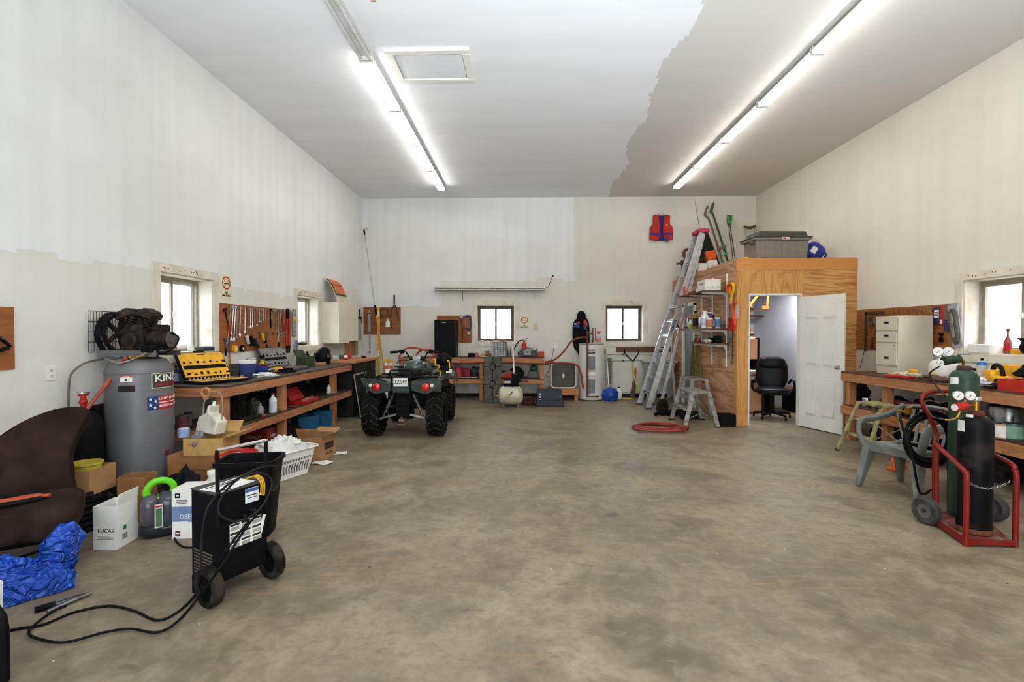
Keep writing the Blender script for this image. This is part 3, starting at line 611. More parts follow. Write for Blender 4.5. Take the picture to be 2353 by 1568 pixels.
# ---- dark cylinder with red valve and framed heater panel behind the seat
r = T('gas_bottle', 'black gas bottle with red valve standing behind the truck seat', 'gas cylinder', (-3.66, 3.93, 0)); MB().lathe([(.12, 0), (.13, .02), (.13, .72), (.11, .8), (.06, .85), (.03, .86), (.03, .89)], n=28).build('cylinder_body', BLK, r)
m = MB(); m.cyl((0, 0, .88), (0, 0, .98), .02); m.cyl((0, 0, .98), (0, 0, 1.0), .035); m.ball((.0, 0, .93), .03); m.build('valve', RED, r)
m = MB(); m.cyl((0, 0, 1.0), (0, 0, 1.012), .042); m.build('hand_wheel', CHR, r)
r = T('framed_panel', 'grey framed panel leaning against the wall left of compressor', 'panel', (XL + .03, 4.02, .0), 0, rot=(0, 0, R(90))); m = MB()
for (x0, x1, z0, z1) in ((-.2, .2, .84, .87), (-.2, .2, .0, .03), (-.2, -.17, .03, .84), (.17, .2, .03, .84)): m.b2((x0, -.02, z0), (x1, .0, z1))
m.build('panel_frame', STEEL, r, smooth=False); MB().b2((-.17, -.012, .03), (.17, -.004, .84)).build('panel_sheet', DSTEEL, r, smooth=False)

# ---- brown truck seat
SEAT = M('2c201a', .95, 0, .14, 6, 'seat_cloth', dirt='1c1512'); SEAT2 = M('241b17', .95, 0, .1)
r = T('truck_seat', 'worn brown cloth truck seat standing on the floor at left', 'seat', (-3.24, 3.05, 0), R(35))
def pad(name, w_, d_, h_, c, rot, mat, n=20):
    m = MB()
    def f(q):
        x, y, z = q; k = 5; s_ = (abs(x) ** k + abs(y) ** k + abs(z) ** k) ** (-1 / k); return s_
    m.at(c, rot); m.ball((0, 0, 0), (w_ / 2, d_ / 2, h_ / 2), 32, 20, fn=f); o = m.build(name, mat, r, ang=70)
    for vt in o.data.vertices:
        nn = NZ.noise(vt.co * 6) * .012; vt.co += Vector((0, 0, nn))
    return o
pad('seat_cushion', .58, .54, .19, (.04, -.14, .35), (R(4), 0, 0), SEAT)
# backrest with a tall rounded shoulder
m = MB(); out = [(-.24, 0), (.2, 0), (.23, .1), (.22, .25), (.25, .38), (.3, .5), (.31, .56), (.26, .59), (.12, .58), (-.05, .5), (-.2, .36), (-.27, .2), (-.26, .08)]
out = [(p_.x, p_.y) for p_ in catmull([(a_, b_, 0) for a_, b_ in out], 5, True)]
m.prism(out, .15, Matrix.Translation((0, .3, .36)) @ Euler((R(74), 0, 0)).to_matrix().to_4x4()); m.build('backrest', SEAT, r, bevel=.035, ang=50)
m = MB(); m.b2((-.29, -.26, .2), (.29, .24, .25)); m.b2((-.25, -.22, .03), (-.2, .24, .2)); m.b2((.2, -.22, .03), (.25, .24, .2)); m.b2((-.27, -.26, 0), (-.19, .28, .03)); m.b2((.19, -.26, 0), (.27, .28, .03)); m.tube([(-.2, -.3, .19), (0, -.32, .16), (.22, -.28, .18)], .008); m.build('seat_base', BLKM, r, bevel=.004)
m = MB(); m.cyl((.3, .24, .33), (.34, .24, .33), .03); m.build('recline_knob', BLK, r)
r = T('tool_grips', 'orange and black soft tool grips lying on the truck seat', 'tools', (-3.16, 2.94, .445), R(30)); m = MB(); m.tube([(-.16, .02, .02), (-.05, -.02, .025), (.08, .03, .02), (.17, .02, .02)], [.03, .026, .03, .02], 8, flat=.6); m.build('grip', M('a8482a', .7), r)
m = MB(); m.tube([(-.2, -.06, .015), (0, -.08, .02), (.14, -.02, .02)], .022, 8, flat=.6); m.tube([(-.18, .09, .02), (-.02, .07, .03), (.14, .1, .02)], .025, 8, flat=.6); m.build('strap', BLKM, r)

# ---- blue tarp bag
def crinkle(c):
    n = NT('blue_tarp'); n.b.inputs['Base Color'].default_value = lin(c); n.b.inputs['Roughness'].default_value = .34; a = n.noise(n.obj(), 4.5, 2, 1.8); b_ = n.noise(n.obj(), 11, 1, 2)
    n.bump(n.math('ADD', n.math('ABSOLUTE', n.math('SUBTRACT', a, .5)), n.math('MULTIPLY', n.math('ABSOLUTE', n.math('SUBTRACT', b_, .5)), .4)), 1.0, .16); return n.m
m = MB()
def tf(u_, v_):
    x = u_ * 1.0; y = (v_ - .5) * .42 * (1.0 - .35 * u_); prof = .05 + .17 * max(0, math.sin(PI * min(1, u_ * 1.02))) ** .7
    if u_ > .78: prof += .34 * (u_ - .78)
    h_ = prof * max(0, math.sin(PI * v_)) ** .6; p_ = Vector((x, y, h_))
    p_.x += .05 * NZ.noise(Vector((u_ * 5, v_ * 5, 2))); p_.y += .05 * NZ.noise(Vector((u_ * 6, v_ * 4, 7))); p_.z += .07 * h_ / .2 * NZ.noise(Vector((u_ * 9, v_ * 7, 1))) + .04 * h_ / .2 * (.5 - abs(NZ.noise(Vector((u_ * 16 + v_ * 5, v_ * 9 - u_ * 3, 4)))) - .6 * abs(NZ.noise(Vector((u_ * 34, v_ * 21 + u_ * 12, 9))))); p_.z = max(p_.z, .006); return p_
TARP = crinkle('194ab0'); m.sheet(90, 48, tf, .003); r = T('blue_tarp_bag', 'crumpled bright blue plastic tarp bag lying on the floor by the seat', 'tarp', (-3.48, 2.3, .002), R(44)); m.build('tarp_sheet', TARP, r, ang=50)
m = MB()
def tf2(u_, v_):
    a = 2 * PI * v_; rr = .1 + .03 * NZ.noise(Vector((math.cos(a) * 2, math.sin(a) * 2, u_ * 4))) + .018 * NZ.noise(Vector((math.cos(a) * 5, math.sin(a) * 5, u_ * 3))); k = math.sin(PI * min(u_ * .86 + .1, 1)) ** .6
    return Vector((.92 + math.cos(a) * rr * k + .05 * u_, .03 + math.sin(a) * rr * k * .8, .05 + u_ * .3))
m.sheet(16, 40, lambda a_, b_: tf2(b_, a_), .003); m.build('bag_neck', TARP, r, ang=50)
text('HEAVY DUTY', .05, (.36, -.14, .15), (R(38), 0, R(8)), TXT, r, bold=.001)
tag(MB().box((0, 0, .0), (.3, .14, .005), (R(4), R(3), 0)).build('cardboard_scrap', CARD, smooth=False), 'brown cardboard flap lying on the blue tarp at left edge', 'cardboard', loc=PZ(20, 1352, .06) + Vector((-.08, .02, .03)), rz=.35)

# ---- oil jug and white box cut by the left edge
r = T('oil_jug', 'black plastic oil jug in the bottom left corner', 'jug', (-2.33, 2.02, 0), R(-25)); m = MB()
P = [(-.12, 0), (.12, 0), (.125, .02), (.125, .24), (.1, .3), (.02, .33), (-.12, .33), (-.125, .3)]
m.prism(P, .13, Matrix(((1, 0, 0, 0), (0, 0, -1, .065), (0, 1, 0, 0), (0, 0, 0, 1)))); m.build('jug_body', BLK, r, bevel=.02)
m = MB(); m.cyl((-.07, 0, .33), (-.07, 0, .36), .03); m.build('cap', BLK, r); m = MB(); m.tube([(-.02, 0, .325), (.0, 0, .37), (.06, 0, .36), (.105, 0, .28)], .014, 8); m.build('jug_handle', BLK, r)
printed(r, 'front_label', (0, -.0655, .12), .22, .2, (R(90), 0, 0), PAPER, [(0, .075, .22, .05, M('1a1a1a')), (0.01, .075, .14, .02, RED)] + [(-.0, .03 - i * .016, .17, .004, M('7a7a78')) for i in range(7)])
text('15W-40 CK-4', .022, (.0, -.068, .155), (R(90), 0, 0), WHITE, r)
r = carton('white and blue boxed fluid standing on the floor at left edge', (-2.66, 2.24, 0), (.22, .2, .3), R(-20), mat=WHITE, opn=False, name='boxed_fluid'); printed(r, 'side_print', (.02, -.101, .15), .17, .26, (R(90), 0, 0), M('8fa0c0', .5), [(0, 0, .12, .06, WHITE), (0, .09, .15, .03, PAPER)])
# ---- booster cables
def cable(name, label, pts, rad=.0065, mat=BLKM, cat='cable', k=6, n=8): return tag(MB().tube(pts, rad, n, k=k).build(name, mat), label, cat)
CABM = M('25231f', .65, 0, .08)
# battery charger on wheels
CH0 = Vector((-1.83, 2.98, 0)); rz = math.atan2(2.99 - 2.67 + .0, 0) ; rz = R(24)
r = T('battery_charger', 'black wheeled battery charger with tall handle and coiled cable', 'battery charger', (-1.74, 2.85, 0), R(62)); cr = r
BK = M('0c0c0e', .5, 0, .08, 20, 'charger_paint'); m = MB(); m.b2((-.155, -.12, .1), (.155, .12, .60)); m.build('cabinet', BK, r, bevel=.006, smooth=False)
m = MB(); m.b2((-.157, -.122, .60), (.157, .122, .606)); m.build('top_cover', M('3c3a38', .7, 0, .08), r, smooth=False)
m = MB()
for i in range(8): m.b2((-.159, -.09, .13 + i * .018), (-.154, .09, .138 + i * .018))
m.build('vent', M('5b4f45', .7), r, smooth=False)
for x in (-.145, .145):
    m = MB(); m.tube([(x, -.128, .42), (x, -.128, .845), (x, -.128, .85)], .011, 8, k=0); m.build('handle_post', BLK, r)
m = MB(); m.tube([(-.145, -.128, .85), (.145, -.128, .85)], .011, 8, k=0); m.build('handle_bar', CHR, r)
m = MB(); m.tube([(-.21, -.11, .105), (.21, -.11, .105)], .008, 8, k=0); m.build('axle', STEEL, r)
for x in (-1, 1):
    wx = x * .185; wr = .105; w_ = T('x', '', '') if 0 else None
    m = MB(); m.lathe([(.075, -.03), (.098, -.028), (.105, -.016), (.105, .016), (.098, .028), (.075, .03)], (wx, -.11, .105), 40, (1, 0, 0), closed=True)
    for i in range(36):
        a = 2 * PI * i / 36; m.box((wx, -.11 + math.cos(a) * .105, .105 + math.sin(a) * .105), (.05, .009, .004), (a - PI / 2, 0, 0))
    t_ = m.build('wheel', M('1c1a18', .85, 0, .12, dirt='3a332c'), r)
    m = MB(); m.lathe([(.0, -.012), (.078, -.012), (.078, .012), (0, .012)], (wx, -.11, .105), 30, (1, 0, 0))
    for i in range(5):
        a = 2 * PI * i / 5; m.bar((wx, -.11, .105), (wx, -.11 + math.cos(a) * .076, .105 + math.sin(a) * .076), .018, .036, up=(1, 0, 0))
    m.cyl((wx - .032, -.11, .105), (wx + .032, -.11, .105), .018); m.build('hub', BLK, t_)
m = MB(); m.b2((-.155, .09, 0), (-.115, .12, .1)); m.b2((.115, .09, 0), (.155, .12, .1)); m.b2((-.155, .09, 0), (.155, .12, .015)); m.build('stand', BLK, r, smooth=False)
printed(r, 'instruction_sticker', (.02, -.1205, .34), .19, .14, (R(90), 0, 0), PAPER, [(x, y, .055, .012, M('2a2a2a')) for x in (-.066, 0, .066) for y in (.062, .012, -.036)] + [(x, y, .05, .02, M('9a9a96')) for x in (-.066, 0, .066) for y in (.04, -.012, -.06)])
printed(r, 'torn_edge', (.122, -.1205, .35), .02, .11, (R(90), R(14), 0), PAPER, [])
printed(r, 'rating_sticker', (.06, -.1205, .545), .085, .085, (R(90), 0, 0), M('cfd3da', .5), [(0, .03, .085, .02, M('3d5a86')), (0, 0, .065, .006, TXT), (0, -.015, .06, .004, TXT)])
m = MB()
for i in range(3): m.tube([(.10 + i * .012, -.0, .61), (.105 + i * .012, -.07, .635), (.11 + i * .012, -.123, .61), (.11 + i * .01, -.13, .56 - i * .015), (.105 + i * .01, -.127, .53)], .004, 6)
m.build('yellow_lead', YEL, r)
m = MB(); m.tube([(-.01, -.12, .44), (-.0, -.145, .44), (0, -.15, .42)], .012); m.build('cable_gland', BLK, r); m = MB(); m.tube([(.05, -.12, .455), (.06, -.145, .455), (.06, -.15, .435)], .012); m.build('cable_gland', BLK, r)
W2 = Matrix.Translation(r.location) @ Matrix.Rotation(R(62), 4, 'Z'); cw = lambda x, y, z: W2 @ Vector((x, y, z))
m = MB(); m.tube([(.14, -.13, .55), (.2, -.14, .54), (.24, -.12, .6), (.2, -.13, .68), (.08, -.15, .7), (-.06, -.16, .665), (-.15, -.16, .58), (-.15, -.16, .5), (-.06, -.165, .435), (.06, -.165, .45), (.15, -.155, .54), (.16, -.15, .62), (.06, -.16, .68), (-.1, -.165, .66), (-.2, -.14, .56), (-.215, -.1, .4), (-.2, -.06, .2), (-.19, -.02, .12)], .0065, 8); m.build('power_cord', CABM, r)
printed(r, 'manual_sheet', (-.02, -.02, .607), .24, .16, (0, 0, .18), PAPER, [(0, .06, .2, .012, TXT), (0, .03, .2, .004, TXT), (0, .015, .2, .004, TXT), (-.06, -.06, .05, .02, TXT)])
text('WARNING', .022, (.0, .02, .6096), (0, 0, .18), TXT, r)
CBL = [cw(-.0, -.18, .42), PY(520, 1265, 2.62), PZ(470, 1340, .05), PZ(420, 1398, .008), PZ(365, 1426, .007), PZ(310, 1405, .007), PZ(250, 1393, .007), PZ(170, 1408, .007), PZ(100, 1436, .007), PZ(50, 1444, .007), PZ(20, 1450, .007)]
cable('charger_cable', 'black charger cable running along the floor to the black oil jug', CBL)
cable('charger_cable', 'black charger cable looping on the floor to the steel clamp', [cw(.06, -.18, .44), PY(560, 1225, 2.7), PY(505, 1310, 2.5), PZ(450, 1385, .02), PZ(405, 1435, .007), PZ(360, 1458, .007), PZ(300, 1450, .007), PZ(240, 1458, .007), PZ(150, 1481, .007), PZ(85, 1472, .007), PZ(66, 1456, .007), PZ(90, 1432, .008), PZ(125, 1408, .013), PZ(152, 1397, .013)])
r = T('battery_clamp', 'steel and black battery clamp lying on the floor at left', 'clamp', PZ(158, 1388, .0), math.atan2((PZ(198, 1371) - PZ(120, 1400)).y, (PZ(198, 1371) - PZ(120, 1400)).x))
m = MB(); m.tube([(-.1, .03, .016), (0, .014, .018), (.1, .004, .016)], [.013, .014, .009], 8, flat=.7); m.build('jaw', DSTEEL, r); m = MB(); m.tube([(-.1, -.03, .016), (0, -.012, .018), (.1, -.004, .018)], [.013, .014, .009], 8, flat=.7); m.build('jaw', STEEL, r)
m = MB(); m.tube([(-.13, .04, .016), (-.05, .022, .018)], .017, 8, k=0); m.build('grip_sleeve', BLK, r)

# ---- black waste bin
def bin_(label, loc, w0, d0, w1, d1, h, mat, rz=0):
    r = T('waste_bin', label, 'waste bin', loc, rz); m = MB()
    def rr(w_, d_, z, k=.06):
        P = []
        for cx, cy, a in ((w_ / 2 - k, d_ / 2 - k, 0), (-w_ / 2 + k, d_ / 2 - k, 90), (-w_ / 2 + k, -d_ / 2 + k, 180), (w_ / 2 - k, -d_ / 2 + k, 270)):
            for j in range(6): t = R(a + 18 * j); P.append((cx + math.cos(t) * k, cy + math.sin(t) * k, z))
        return P
    L_ = [rr(w0, d0, 0), rr(w1, d1, h), rr(w1 + .03, d1 + .03, h), rr(w1 + .03, d1 + .03, h - .035), rr(w1 + .026, d1 + .026, h - .035), rr(w1 + .024, d1 + .024, h - .004), rr(w1 - .008, d1 - .008, h - .004), rr(w0 - .008, d0 - .008, .006)]
    L_ = [rr(w0, d0, 0), rr(w1, d1, h - .03), rr(w1 + .03, d1 + .03, h - .03), rr(w1 + .03, d1 + .03, h), rr(w1 - .006, d1 - .006, h), rr(w0 - .006, d0 - .006, .006)]
    V = [p_ for l_ in L_ for p_ in l_]; N = 24; F = [(j * N + i, j * N + (i + 1) % N, (j + 1) * N + (i + 1) % N, (j + 1) * N + i) for j in range(len(L_) - 1) for i in range(N)]
    F += [tuple(range(N - 1, -1, -1)), tuple((len(L_) - 1) * N + i for i in range(N))]; m.add(V, F); m.build('bin_body', mat, r)
    return r
bin_('tall black plastic waste bin standing open behind the battery charger', (-2.07, 3.60, 0), .3, .24, .4, .3, .57, BLK, R(10))
# ---- cartons, cleaner and fluids at the left
carton('open brown carton with a yellow bucket inside, behind the truck seat', (-3.42, 3.76, .27), (.28, .26, .19), R(4), flaps=(0, 0, 0, 0), writing=(('OIL DRI', .03, 'f', .0, .1, M('5c4630')),))
r = T('yellow_bucket', 'yellow plastic bucket sitting in the brown carton by the compressor', 'bucket', (-3.43, 3.79, .276)); m = MB(); m.lathe([(.08, 0), (.1, .2), (.108, .2), (.108, .215), (.096, .215), (.076, .006)], n=28); m.build('bucket_body', M('b5a63c', .45, 0, .06), r)
m = MB()
for k_ in range(6):
    m.tube([(p_[0], p_[1], .022 + k_ * .044) for p_ in ring(.17 + .012 * (k_ % 2), 30)], .022, 8, closed=True, k=0)
tag(m.build('coiled_pipe', BLK), 'black corrugated pipe coiled on the floor under the carton', 'pipe', loc=(-3.40, 3.74, 0))
carton('small open tan carton in front of the compressor tank', (-3.17, 3.86, 0), (.2, .17, .36), R(8), mat=CARD2, flaps=(0, 0, 0, 0))
r = carton('white open box with bold black lettering beside the blue tarp bag', (-2.93, 3.42, 0), (.16, .2, .3), R(4), mat=WHITE, flaps=(1.4, 0, 0, 0), fl=.5, name='oil_box', writing=(('LUCAS', .036, 'f', .005, .13, TXT),))
printed(r, 'fine_print', (0, -.101, .085), .13, .03, (R(90), 0, 0), WHITE, [(0, .01, .1, .003, TXT), (0, 0, .08, .003, TXT), (0, -.01, .11, .003, TXT)])
printed(r, 'side_print', (.0808, .0, .1), .15, .12, (R(90), 0, R(90)), WHITE, [(-.03, .03, .03, .03, M('4c7a54')), (-.03, -.03, .05, .04, GRY)])
# green and black portable carpet cleaner
r = T('carpet_cleaner', 'portable carpet cleaner with bright green handle and smoky tank', 'carpet cleaner', (-2.78, 3.56, 0), R(38)); GB = M('25282c', .35, 0, .06); GG = M('5cc010', .35, 0, .04); SM = M('3d4048', .12, 0, .05)
def rbox(w_, d_, h_, z, k=3.2): return lambda q: (abs(q.x) ** k + abs(q.y) ** k + abs(q.z) ** k) ** (-1 / k)
m = MB(); m.ball((0, 0, .06), (.15, .1, .06), 28, 14, fn=rbox(0, 0, 0, 0)); m.build('base', GB, r)
m = MB(); m.ball((.045, 0, .185), (.095, .095, .13), 28, 16, fn=rbox(0, 0, 0, 0)); m.build('clear_tank', SM, r, ang=60)
m = MB(); m.ball((-.08, 0, .19), (.06, .095, .12), 28, 16, fn=rbox(0, 0, 0, 0)); m.build('dirty_tank', M('4a4650', .15), r, ang=60)
m = MB(); m.tube([(-.09, 0, .28), (-.1, 0, .34), (-.06, 0, .395), (.01, 0, .4), (.06, 0, .36), (.055, 0, .29), (0, 0, .265), (-.06, 0, .27)], .02, 10, closed=True, flat=1.2); m.b2((-.075, -.05, .24), (-.02, .05, .29)); m.build('carry_handle', GG, r, bevel=.004)
p = printed(r, 'front_panel', (-.03, -.1, .17), .05, .17, (R(90), 0, 0), M('c7cac8', .3), [(0, -.01, .036, .13, M('4a6a44')), (0, .07, .04, .012, RED)], .004)
m = MB(); hp = [(.1, .0, .06), (.17, 0, .08), (.19, .02, .18), (.16, .02, .27), (.1, .02, .3)]
for i_, q in enumerate(catmull(hp, 12)): m.lathe([(.017 + .003 * (i_ % 2), -.003), (.017 + .003 * (i_ % 2), .003)], q, 10, tuple((catmull(hp, 12)[min(i_ + 1, 48)] - catmull(hp, 12)[max(i_ - 1, 0)]).normalized()))
m.build('suction_hose', M('8a8a88', .5), r)
text('POWERFUL', .016, (.03, -.103, .075), (R(90), 0, 0), M('9a9ca0'), r)
r = carton('white and blue exhaust fluid box half hidden behind the charger', (-2.44, 3.60, 0), (.26, .2, .36), R(6), mat=WHITE, opn=False, name='fluid_box', writing=(('DEF/FED', .044, 'f', .005, .16, WHITE), ('CAUTION', .018, 'f', .02, .125, TXT)))
printed(r, 'blue_band', (0, -.1004, .18), .255, .11, (R(90), 0, 0), M('6d80a8', .5), [], .0003); printed(r, 'logo_square', (-.09, -.1005, .315), .035, .035, (R(90), 0, 0), TXT, [(0, 0, .02, .008, WHITE)], .0006); printed(r, 'logo_square', (-.09, -.1005, .04), .035, .035, (R(90), 0, 0), M('5a2018'), [(0, 0, .02, .008, WHITE)], .0006)
printed(r, 'fine_print', (-.06, -.1005, .27), .09, .04, (R(90), 0, 0), WHITE, [(0, .012, .08, .004, TXT), (0, 0, .08, .004, TXT), (0, -.012, .06, .004, TXT)], .0006); m = MB(); m.cyl((.09, -.1, .27), (.09, -.1015, .27), .045, n=28); m.build('blue_roundel', M('1c3f8c'), r)
cable('cleaner_cord', 'black power cord lying round the carpet cleaner and the fluid box', [(-2.52, 3.66, .1), (-2.5, 3.52, .03), PZ(400, 1235, .008), PZ(425, 1258, .008), (-2.2, 3.38, .008), (-2.1, 3.42, .01)], .006)
blob('black_bag', 'black plastic bag slumped between the cleaner and the cartons', 'bag', (-2.62, 3.98, 0), (.14, .1, .22), BLK, 4)
# cartons to the right of the tank, with upturned funnel jug
carton('large closed brown carton standing right of the compressor', (-2.96, 4.46, 0), (.42, .38, .41), R(3), mat=CARD2, opn=False, writing=(('FRAGILE   THIS SIDE UP', .022, 'f', 0, .28, M('4a3320')),))
carton('small open light carton stacked on the large brown carton', (-2.86, 4.42, .412), (.34, .3, .15), R(6), mat=M('b08c50', .85, 0, .05), flaps=(.3, 0, .6, 0), writing=(('6 x 4 L', .02, 'f', -.1, .1, TXT),))
r = T('drain_jug', 'white translucent oil drain jug with long spout on the light carton', 'jug', (-2.90, 4.46, .575), R(-15), rot=(R(-4), R(5), R(-15))); r.scale = (.86,) * 3; OJ = M('cfcabb', .3, 0, .05, 5, dirt='8c8272')
P = [(-.14, 0), (.13, 0), (.14, .14), (.07, .2), (.02, .215), (.015, .3), (-.015, .3), (-.03, .215), (-.12, .16)]
m = MB(); m.prism(P, .14, Matrix(((1, 0, 0, 0), (0, 0, -1, .07), (0, 1, 0, 0), (0, 0, 0, 1)))); m.build('jug_body', OJ, r, bevel=.018); m = MB(); m.cyl((0, 0, .29), (.003, 0, .34), .02, .014); m.build('spout', WHITE, r)
m = MB(); m.b2((-.13, -.071, .1), (.13, .071, .108)); m.build('seam_ridge', OJ, r)
m = MB(); m.tube([(-.12, .0, .12), (-.135, .0, .3), (-.08, .0, .42), (.0, 0, .44), (.08, 0, .42), (.12, 0, .3), (.13, 0, .16)], .007, 8); m.build('looped_tube', M('8d8674', .4), r)
blob('plastic_bag', 'clear grey plastic bag stuffed in the light carton', 'bag', (-2.93, 4.33, .46), (.07, .07, .08), M('6c6c70', .25, 0, .15), 9, .4)
m = MB()
r = T('pail', 'white pail with red lid standing behind the charger', 'pail', (-2.55, 4.28, 0)); r.scale = (1.08,) * 3; m.lathe([(.13, 0), (.145, .36), (.15, .36), (.15, .375)], n=32); m.build('pail_body', WHITE, r); m = MB(); m.lathe([(.158, .365), (.16, .405), (.15, .41), (.145, .395), (0, .395)], n=32); m.cyl((.0, .0, .395), (0, 0, .4), .05); m.build('pail_lid', M('b5201c', .4), r)
m = MB(); m.tube([(-.05, .03, .4), (-.03, -.02, .412), (.03, -.02, .412), (.05, .03, .4)], .004); m.build('spout_pull', CHR, r)
bottle('white plastic bottle standing left of the red lidded pail', (-2.56, 3.95, 0), .37, .065, PLAST, WHITE, None, .45, name='plastic_bottle')
# laundry basket: perforated wall made of strips between rows of holes
r = T('laundry_basket', 'white plastic laundry basket full of white rags and papers', 'basket', (-2.56, 5.06, 0), R(66))
def rect_ring(w_, d_, z, n=10, k=.07):
    P = []
    for cx, cy, a in ((w_ / 2 - k, d_ / 2 - k, 0), (-w_ / 2 + k, d_ / 2 - k, 90), (-w_ / 2 + k, -d_ / 2 + k, 180), (w_ / 2 - k, -d_ / 2 + k, 270)):
        for j in range(5): t = R(a + 22.5 * j); P.append(Vector((cx + math.cos(t) * k, cy + math.sin(t) * k, z)))
    return P
def band(m, z0, z1, mi=0):
    f = lambda z: (.50 + .12 * z / .28, .34 + .1 * z / .28); a = rect_ring(*f(z0), z0); b_ = rect_ring(*f(z1), z1); n = len(a)
    ai = [Vector((p_.x * .975, p_.y * .97, p_.z)) for p_ in a]; bi = [Vector((p_.x * .975, p_.y * .97, p_.z)) for p_ in b_]
    V = a + b_ + bi + ai; F = []
    for i in range(n):
        j = (i + 1) % n; F += [(i, j, n + j, n + i), (n + i, n + j, 2 * n + j, 2 * n + i), (2 * n + i, 2 * n + j, 3 * n + j, 3 * n + i), (3 * n + i, 3 * n + j, j, i)]
    m.add(V, F)
m = MB(); band(m, 0, .05); band(m, .15, .165); band(m, .2, .28)
P = rect_ring(.5, .34, .004); m.add(P + [Vector((p_.x, p_.y, .0)) for p_ in P], [tuple(range(20)), tuple(range(39, 19, -1))])
for k_, (z0, z1) in enumerate(((.05, .1), (.1, .15), (.165, .2))):
    N = 52
    for i in range(N):
        t0 = (i + .5 * (k_ % 2)) / N
        def pt(z, t):
            a = rect_ring(.50 + .12 * z / .28, .34 + .1 * z / .28, z); Lc = [0]
            for q in range(20): Lc.append(Lc[-1] + (a[(q + 1) % 20] - a[q]).length)
            s_ = (t % 1) * Lc[-1]
            for q in range(20):
                if Lc[q + 1] >= s_: return a[q].lerp(a[(q + 1) % 20], (s_ - Lc[q]) / (Lc[q + 1] - Lc[q]))
        m.bar(pt(z0, t0), pt(z1, t0 + .35 / N * (1 if k_ % 2 else -1)), .011, .006)
m.build('basket_body', M('e6e5e2', .4, 0, .02), r, smooth=False)
m = MB(); a = rect_ring(.655, .475, .285); m.tube(a, .012, 8, closed=True, k=0, flat=.6); m.build('basket_rim', WHITE, r)
m = MB()
def rag(u_, v_):
    x, y = (u_ - .5) * .56, (v_ - .5) * .4; e = max(0, 1 - (abs(u_ - .5) * 2) ** 4) * max(0, 1 - (abs(v_ - .5) * 2) ** 4)
    n_ = NZ.noise(Vector((x * 13, y * 13, 3))) + .8 * abs(NZ.noise(Vector((x * 27, y * 27, 8)))); return (x + .015 * NZ.noise(Vector((x * 30, y * 30, 1))), y, .2 + e * (.17 + .07 * n_))
m.sheet(60, 44, rag, .006); o = m.build('rag_heap', M('d9d7d2', .85, 0, .06, 6), ang=55); tag(o, 'heap of crumpled white rags in plastic wrap filling the laundry basket', 'rags', loc=(-2.56, 5.06, .0), rz=R(66), kind='stuff')
for i_, (x, y, z, s_, an) in enumerate(((.08, -.1, .335, .16, .4), (-.14, .02, .34, .14, 1.2), (.2, .06, .325, .12, 2.2))):
    o = MB().sheet(6, 6, lambda u_, v_: ((u_ - .5) * s_, (v_ - .5) * s_ * .7, .012 * math.sin(u_ * 6 + v_ * 3)), .002).build('paper_sheet', PAPER); W3 = Matrix.Translation((-2.56, 5.06, 0)) @ Matrix.Rotation(R(66), 4, 'Z')
    tag(o, ['white printed sheet on top of the rags at the front of the basket', 'white sheet on the rags at the near end of the basket', 'white sheet on the rags at the far end of the basket'][i_], 'paper', loc=W3 @ Vector((x, y, z + .02)), rz=an)
r = carton('open carton with black print behind the laundry basket', (-2.50, 5.86, 0), (.3, .34, .27), R(-8), flaps=(.4, 0, .3, 1.1), fl=.4, writing=(('PACK', .06, 'r', .0, .06, TXT),)); printed(r, 'dark_panel', (.1508, .0, .15), .2, .08, (R(90), 0, R(90)), M('3a2c20'), [])
carton('low red printed box on the floor under the left workbench', (-3.18, 6.2, 0), (.34, .4, .3), 0, mat=M('7a2a24', .7), opn=False, writing=(('EQUALITY', .05, 'r', 0, .2, PAPER), ('EQUALITY', .045, 'f', 0, .2, PAPER)))
tag(MB().sheet(8, 6, lambda u_, v_: ((u_ - .5) * .2, (v_ - .5) * .14, .014 + .008 * math.sin(7 * u_ + 4 * v_)), .002).build('paper_scrap', PAPER), 'crumpled white paper scrap on the floor by the far end of the basket', 'paper', loc=PZ(742, 1066))
tag(MB().sheet(8, 6, lambda u_, v_: ((u_ - .5) * .28, (v_ - .5) * .14, .008 + .003 * math.sin(9 * u_ + 4 * v_)), .002).build('paper_scrap', PAPER), 'flattened white envelope on the floor right of the open carton', 'paper', loc=PZ(770, 1043), rz=.3)

# ============================================================= LEFT WORKBENCH
ZB = .955; BX0, BY0, BY1 = -3.04, 4.93, 8.58
r = T('workbench', 'long lumber workbench with lower shelf along the left wall', 'workbench', (0, 0, 0)); m = MB()
MB().b2((XL + .003, BY0, ZB - .02), (BX0, BY1, ZB)).build('worktop', WBENCH, r, bevel=.002)
MB().b2((BX0 - .038, BY0, ZB - .115), (BX0 + .002, BY1, ZB - .021)).build('front_rail', WLUM[1], r, smooth=False, bevel=.003)
MB().b2((XL + .003, BY0 - .002, ZB - .115), (BX0 - .04, BY0 + .036, ZB - .021)).build('end_rail', WLUM[0], r, smooth=False, bevel=.003)
MB().b2((XL + .003, BY0 + .05, .49), (BX0, BY1, .505)).build('lower_shelf', WBENCH, r)
MB().b2((BX0 - .038, BY0, .395), (BX0 + .002, BY1, .489)).build('front_rail', WLUM[1], r, smooth=False, bevel=.003)
MB().b2((XL + .003, BY0 - .002, .395), (BX0 - .04, BY0 + .036, .489)).build('end_rail', WLUM[0], r, smooth=False, bevel=.003)
for y in (BY0 + .04, 6.2, 7.9):
    MB().b2((BX0 - .13, y, 0), (BX0 - .04, y + .09, .49)).build('post', WLUM[2], r, smooth=False, bevel=.003); MB().b2((BX0 - .13, y, .506), (BX0 - .04, y + .09, ZB - .021)).build('post', WLUM[2], r, smooth=False, bevel=.003)
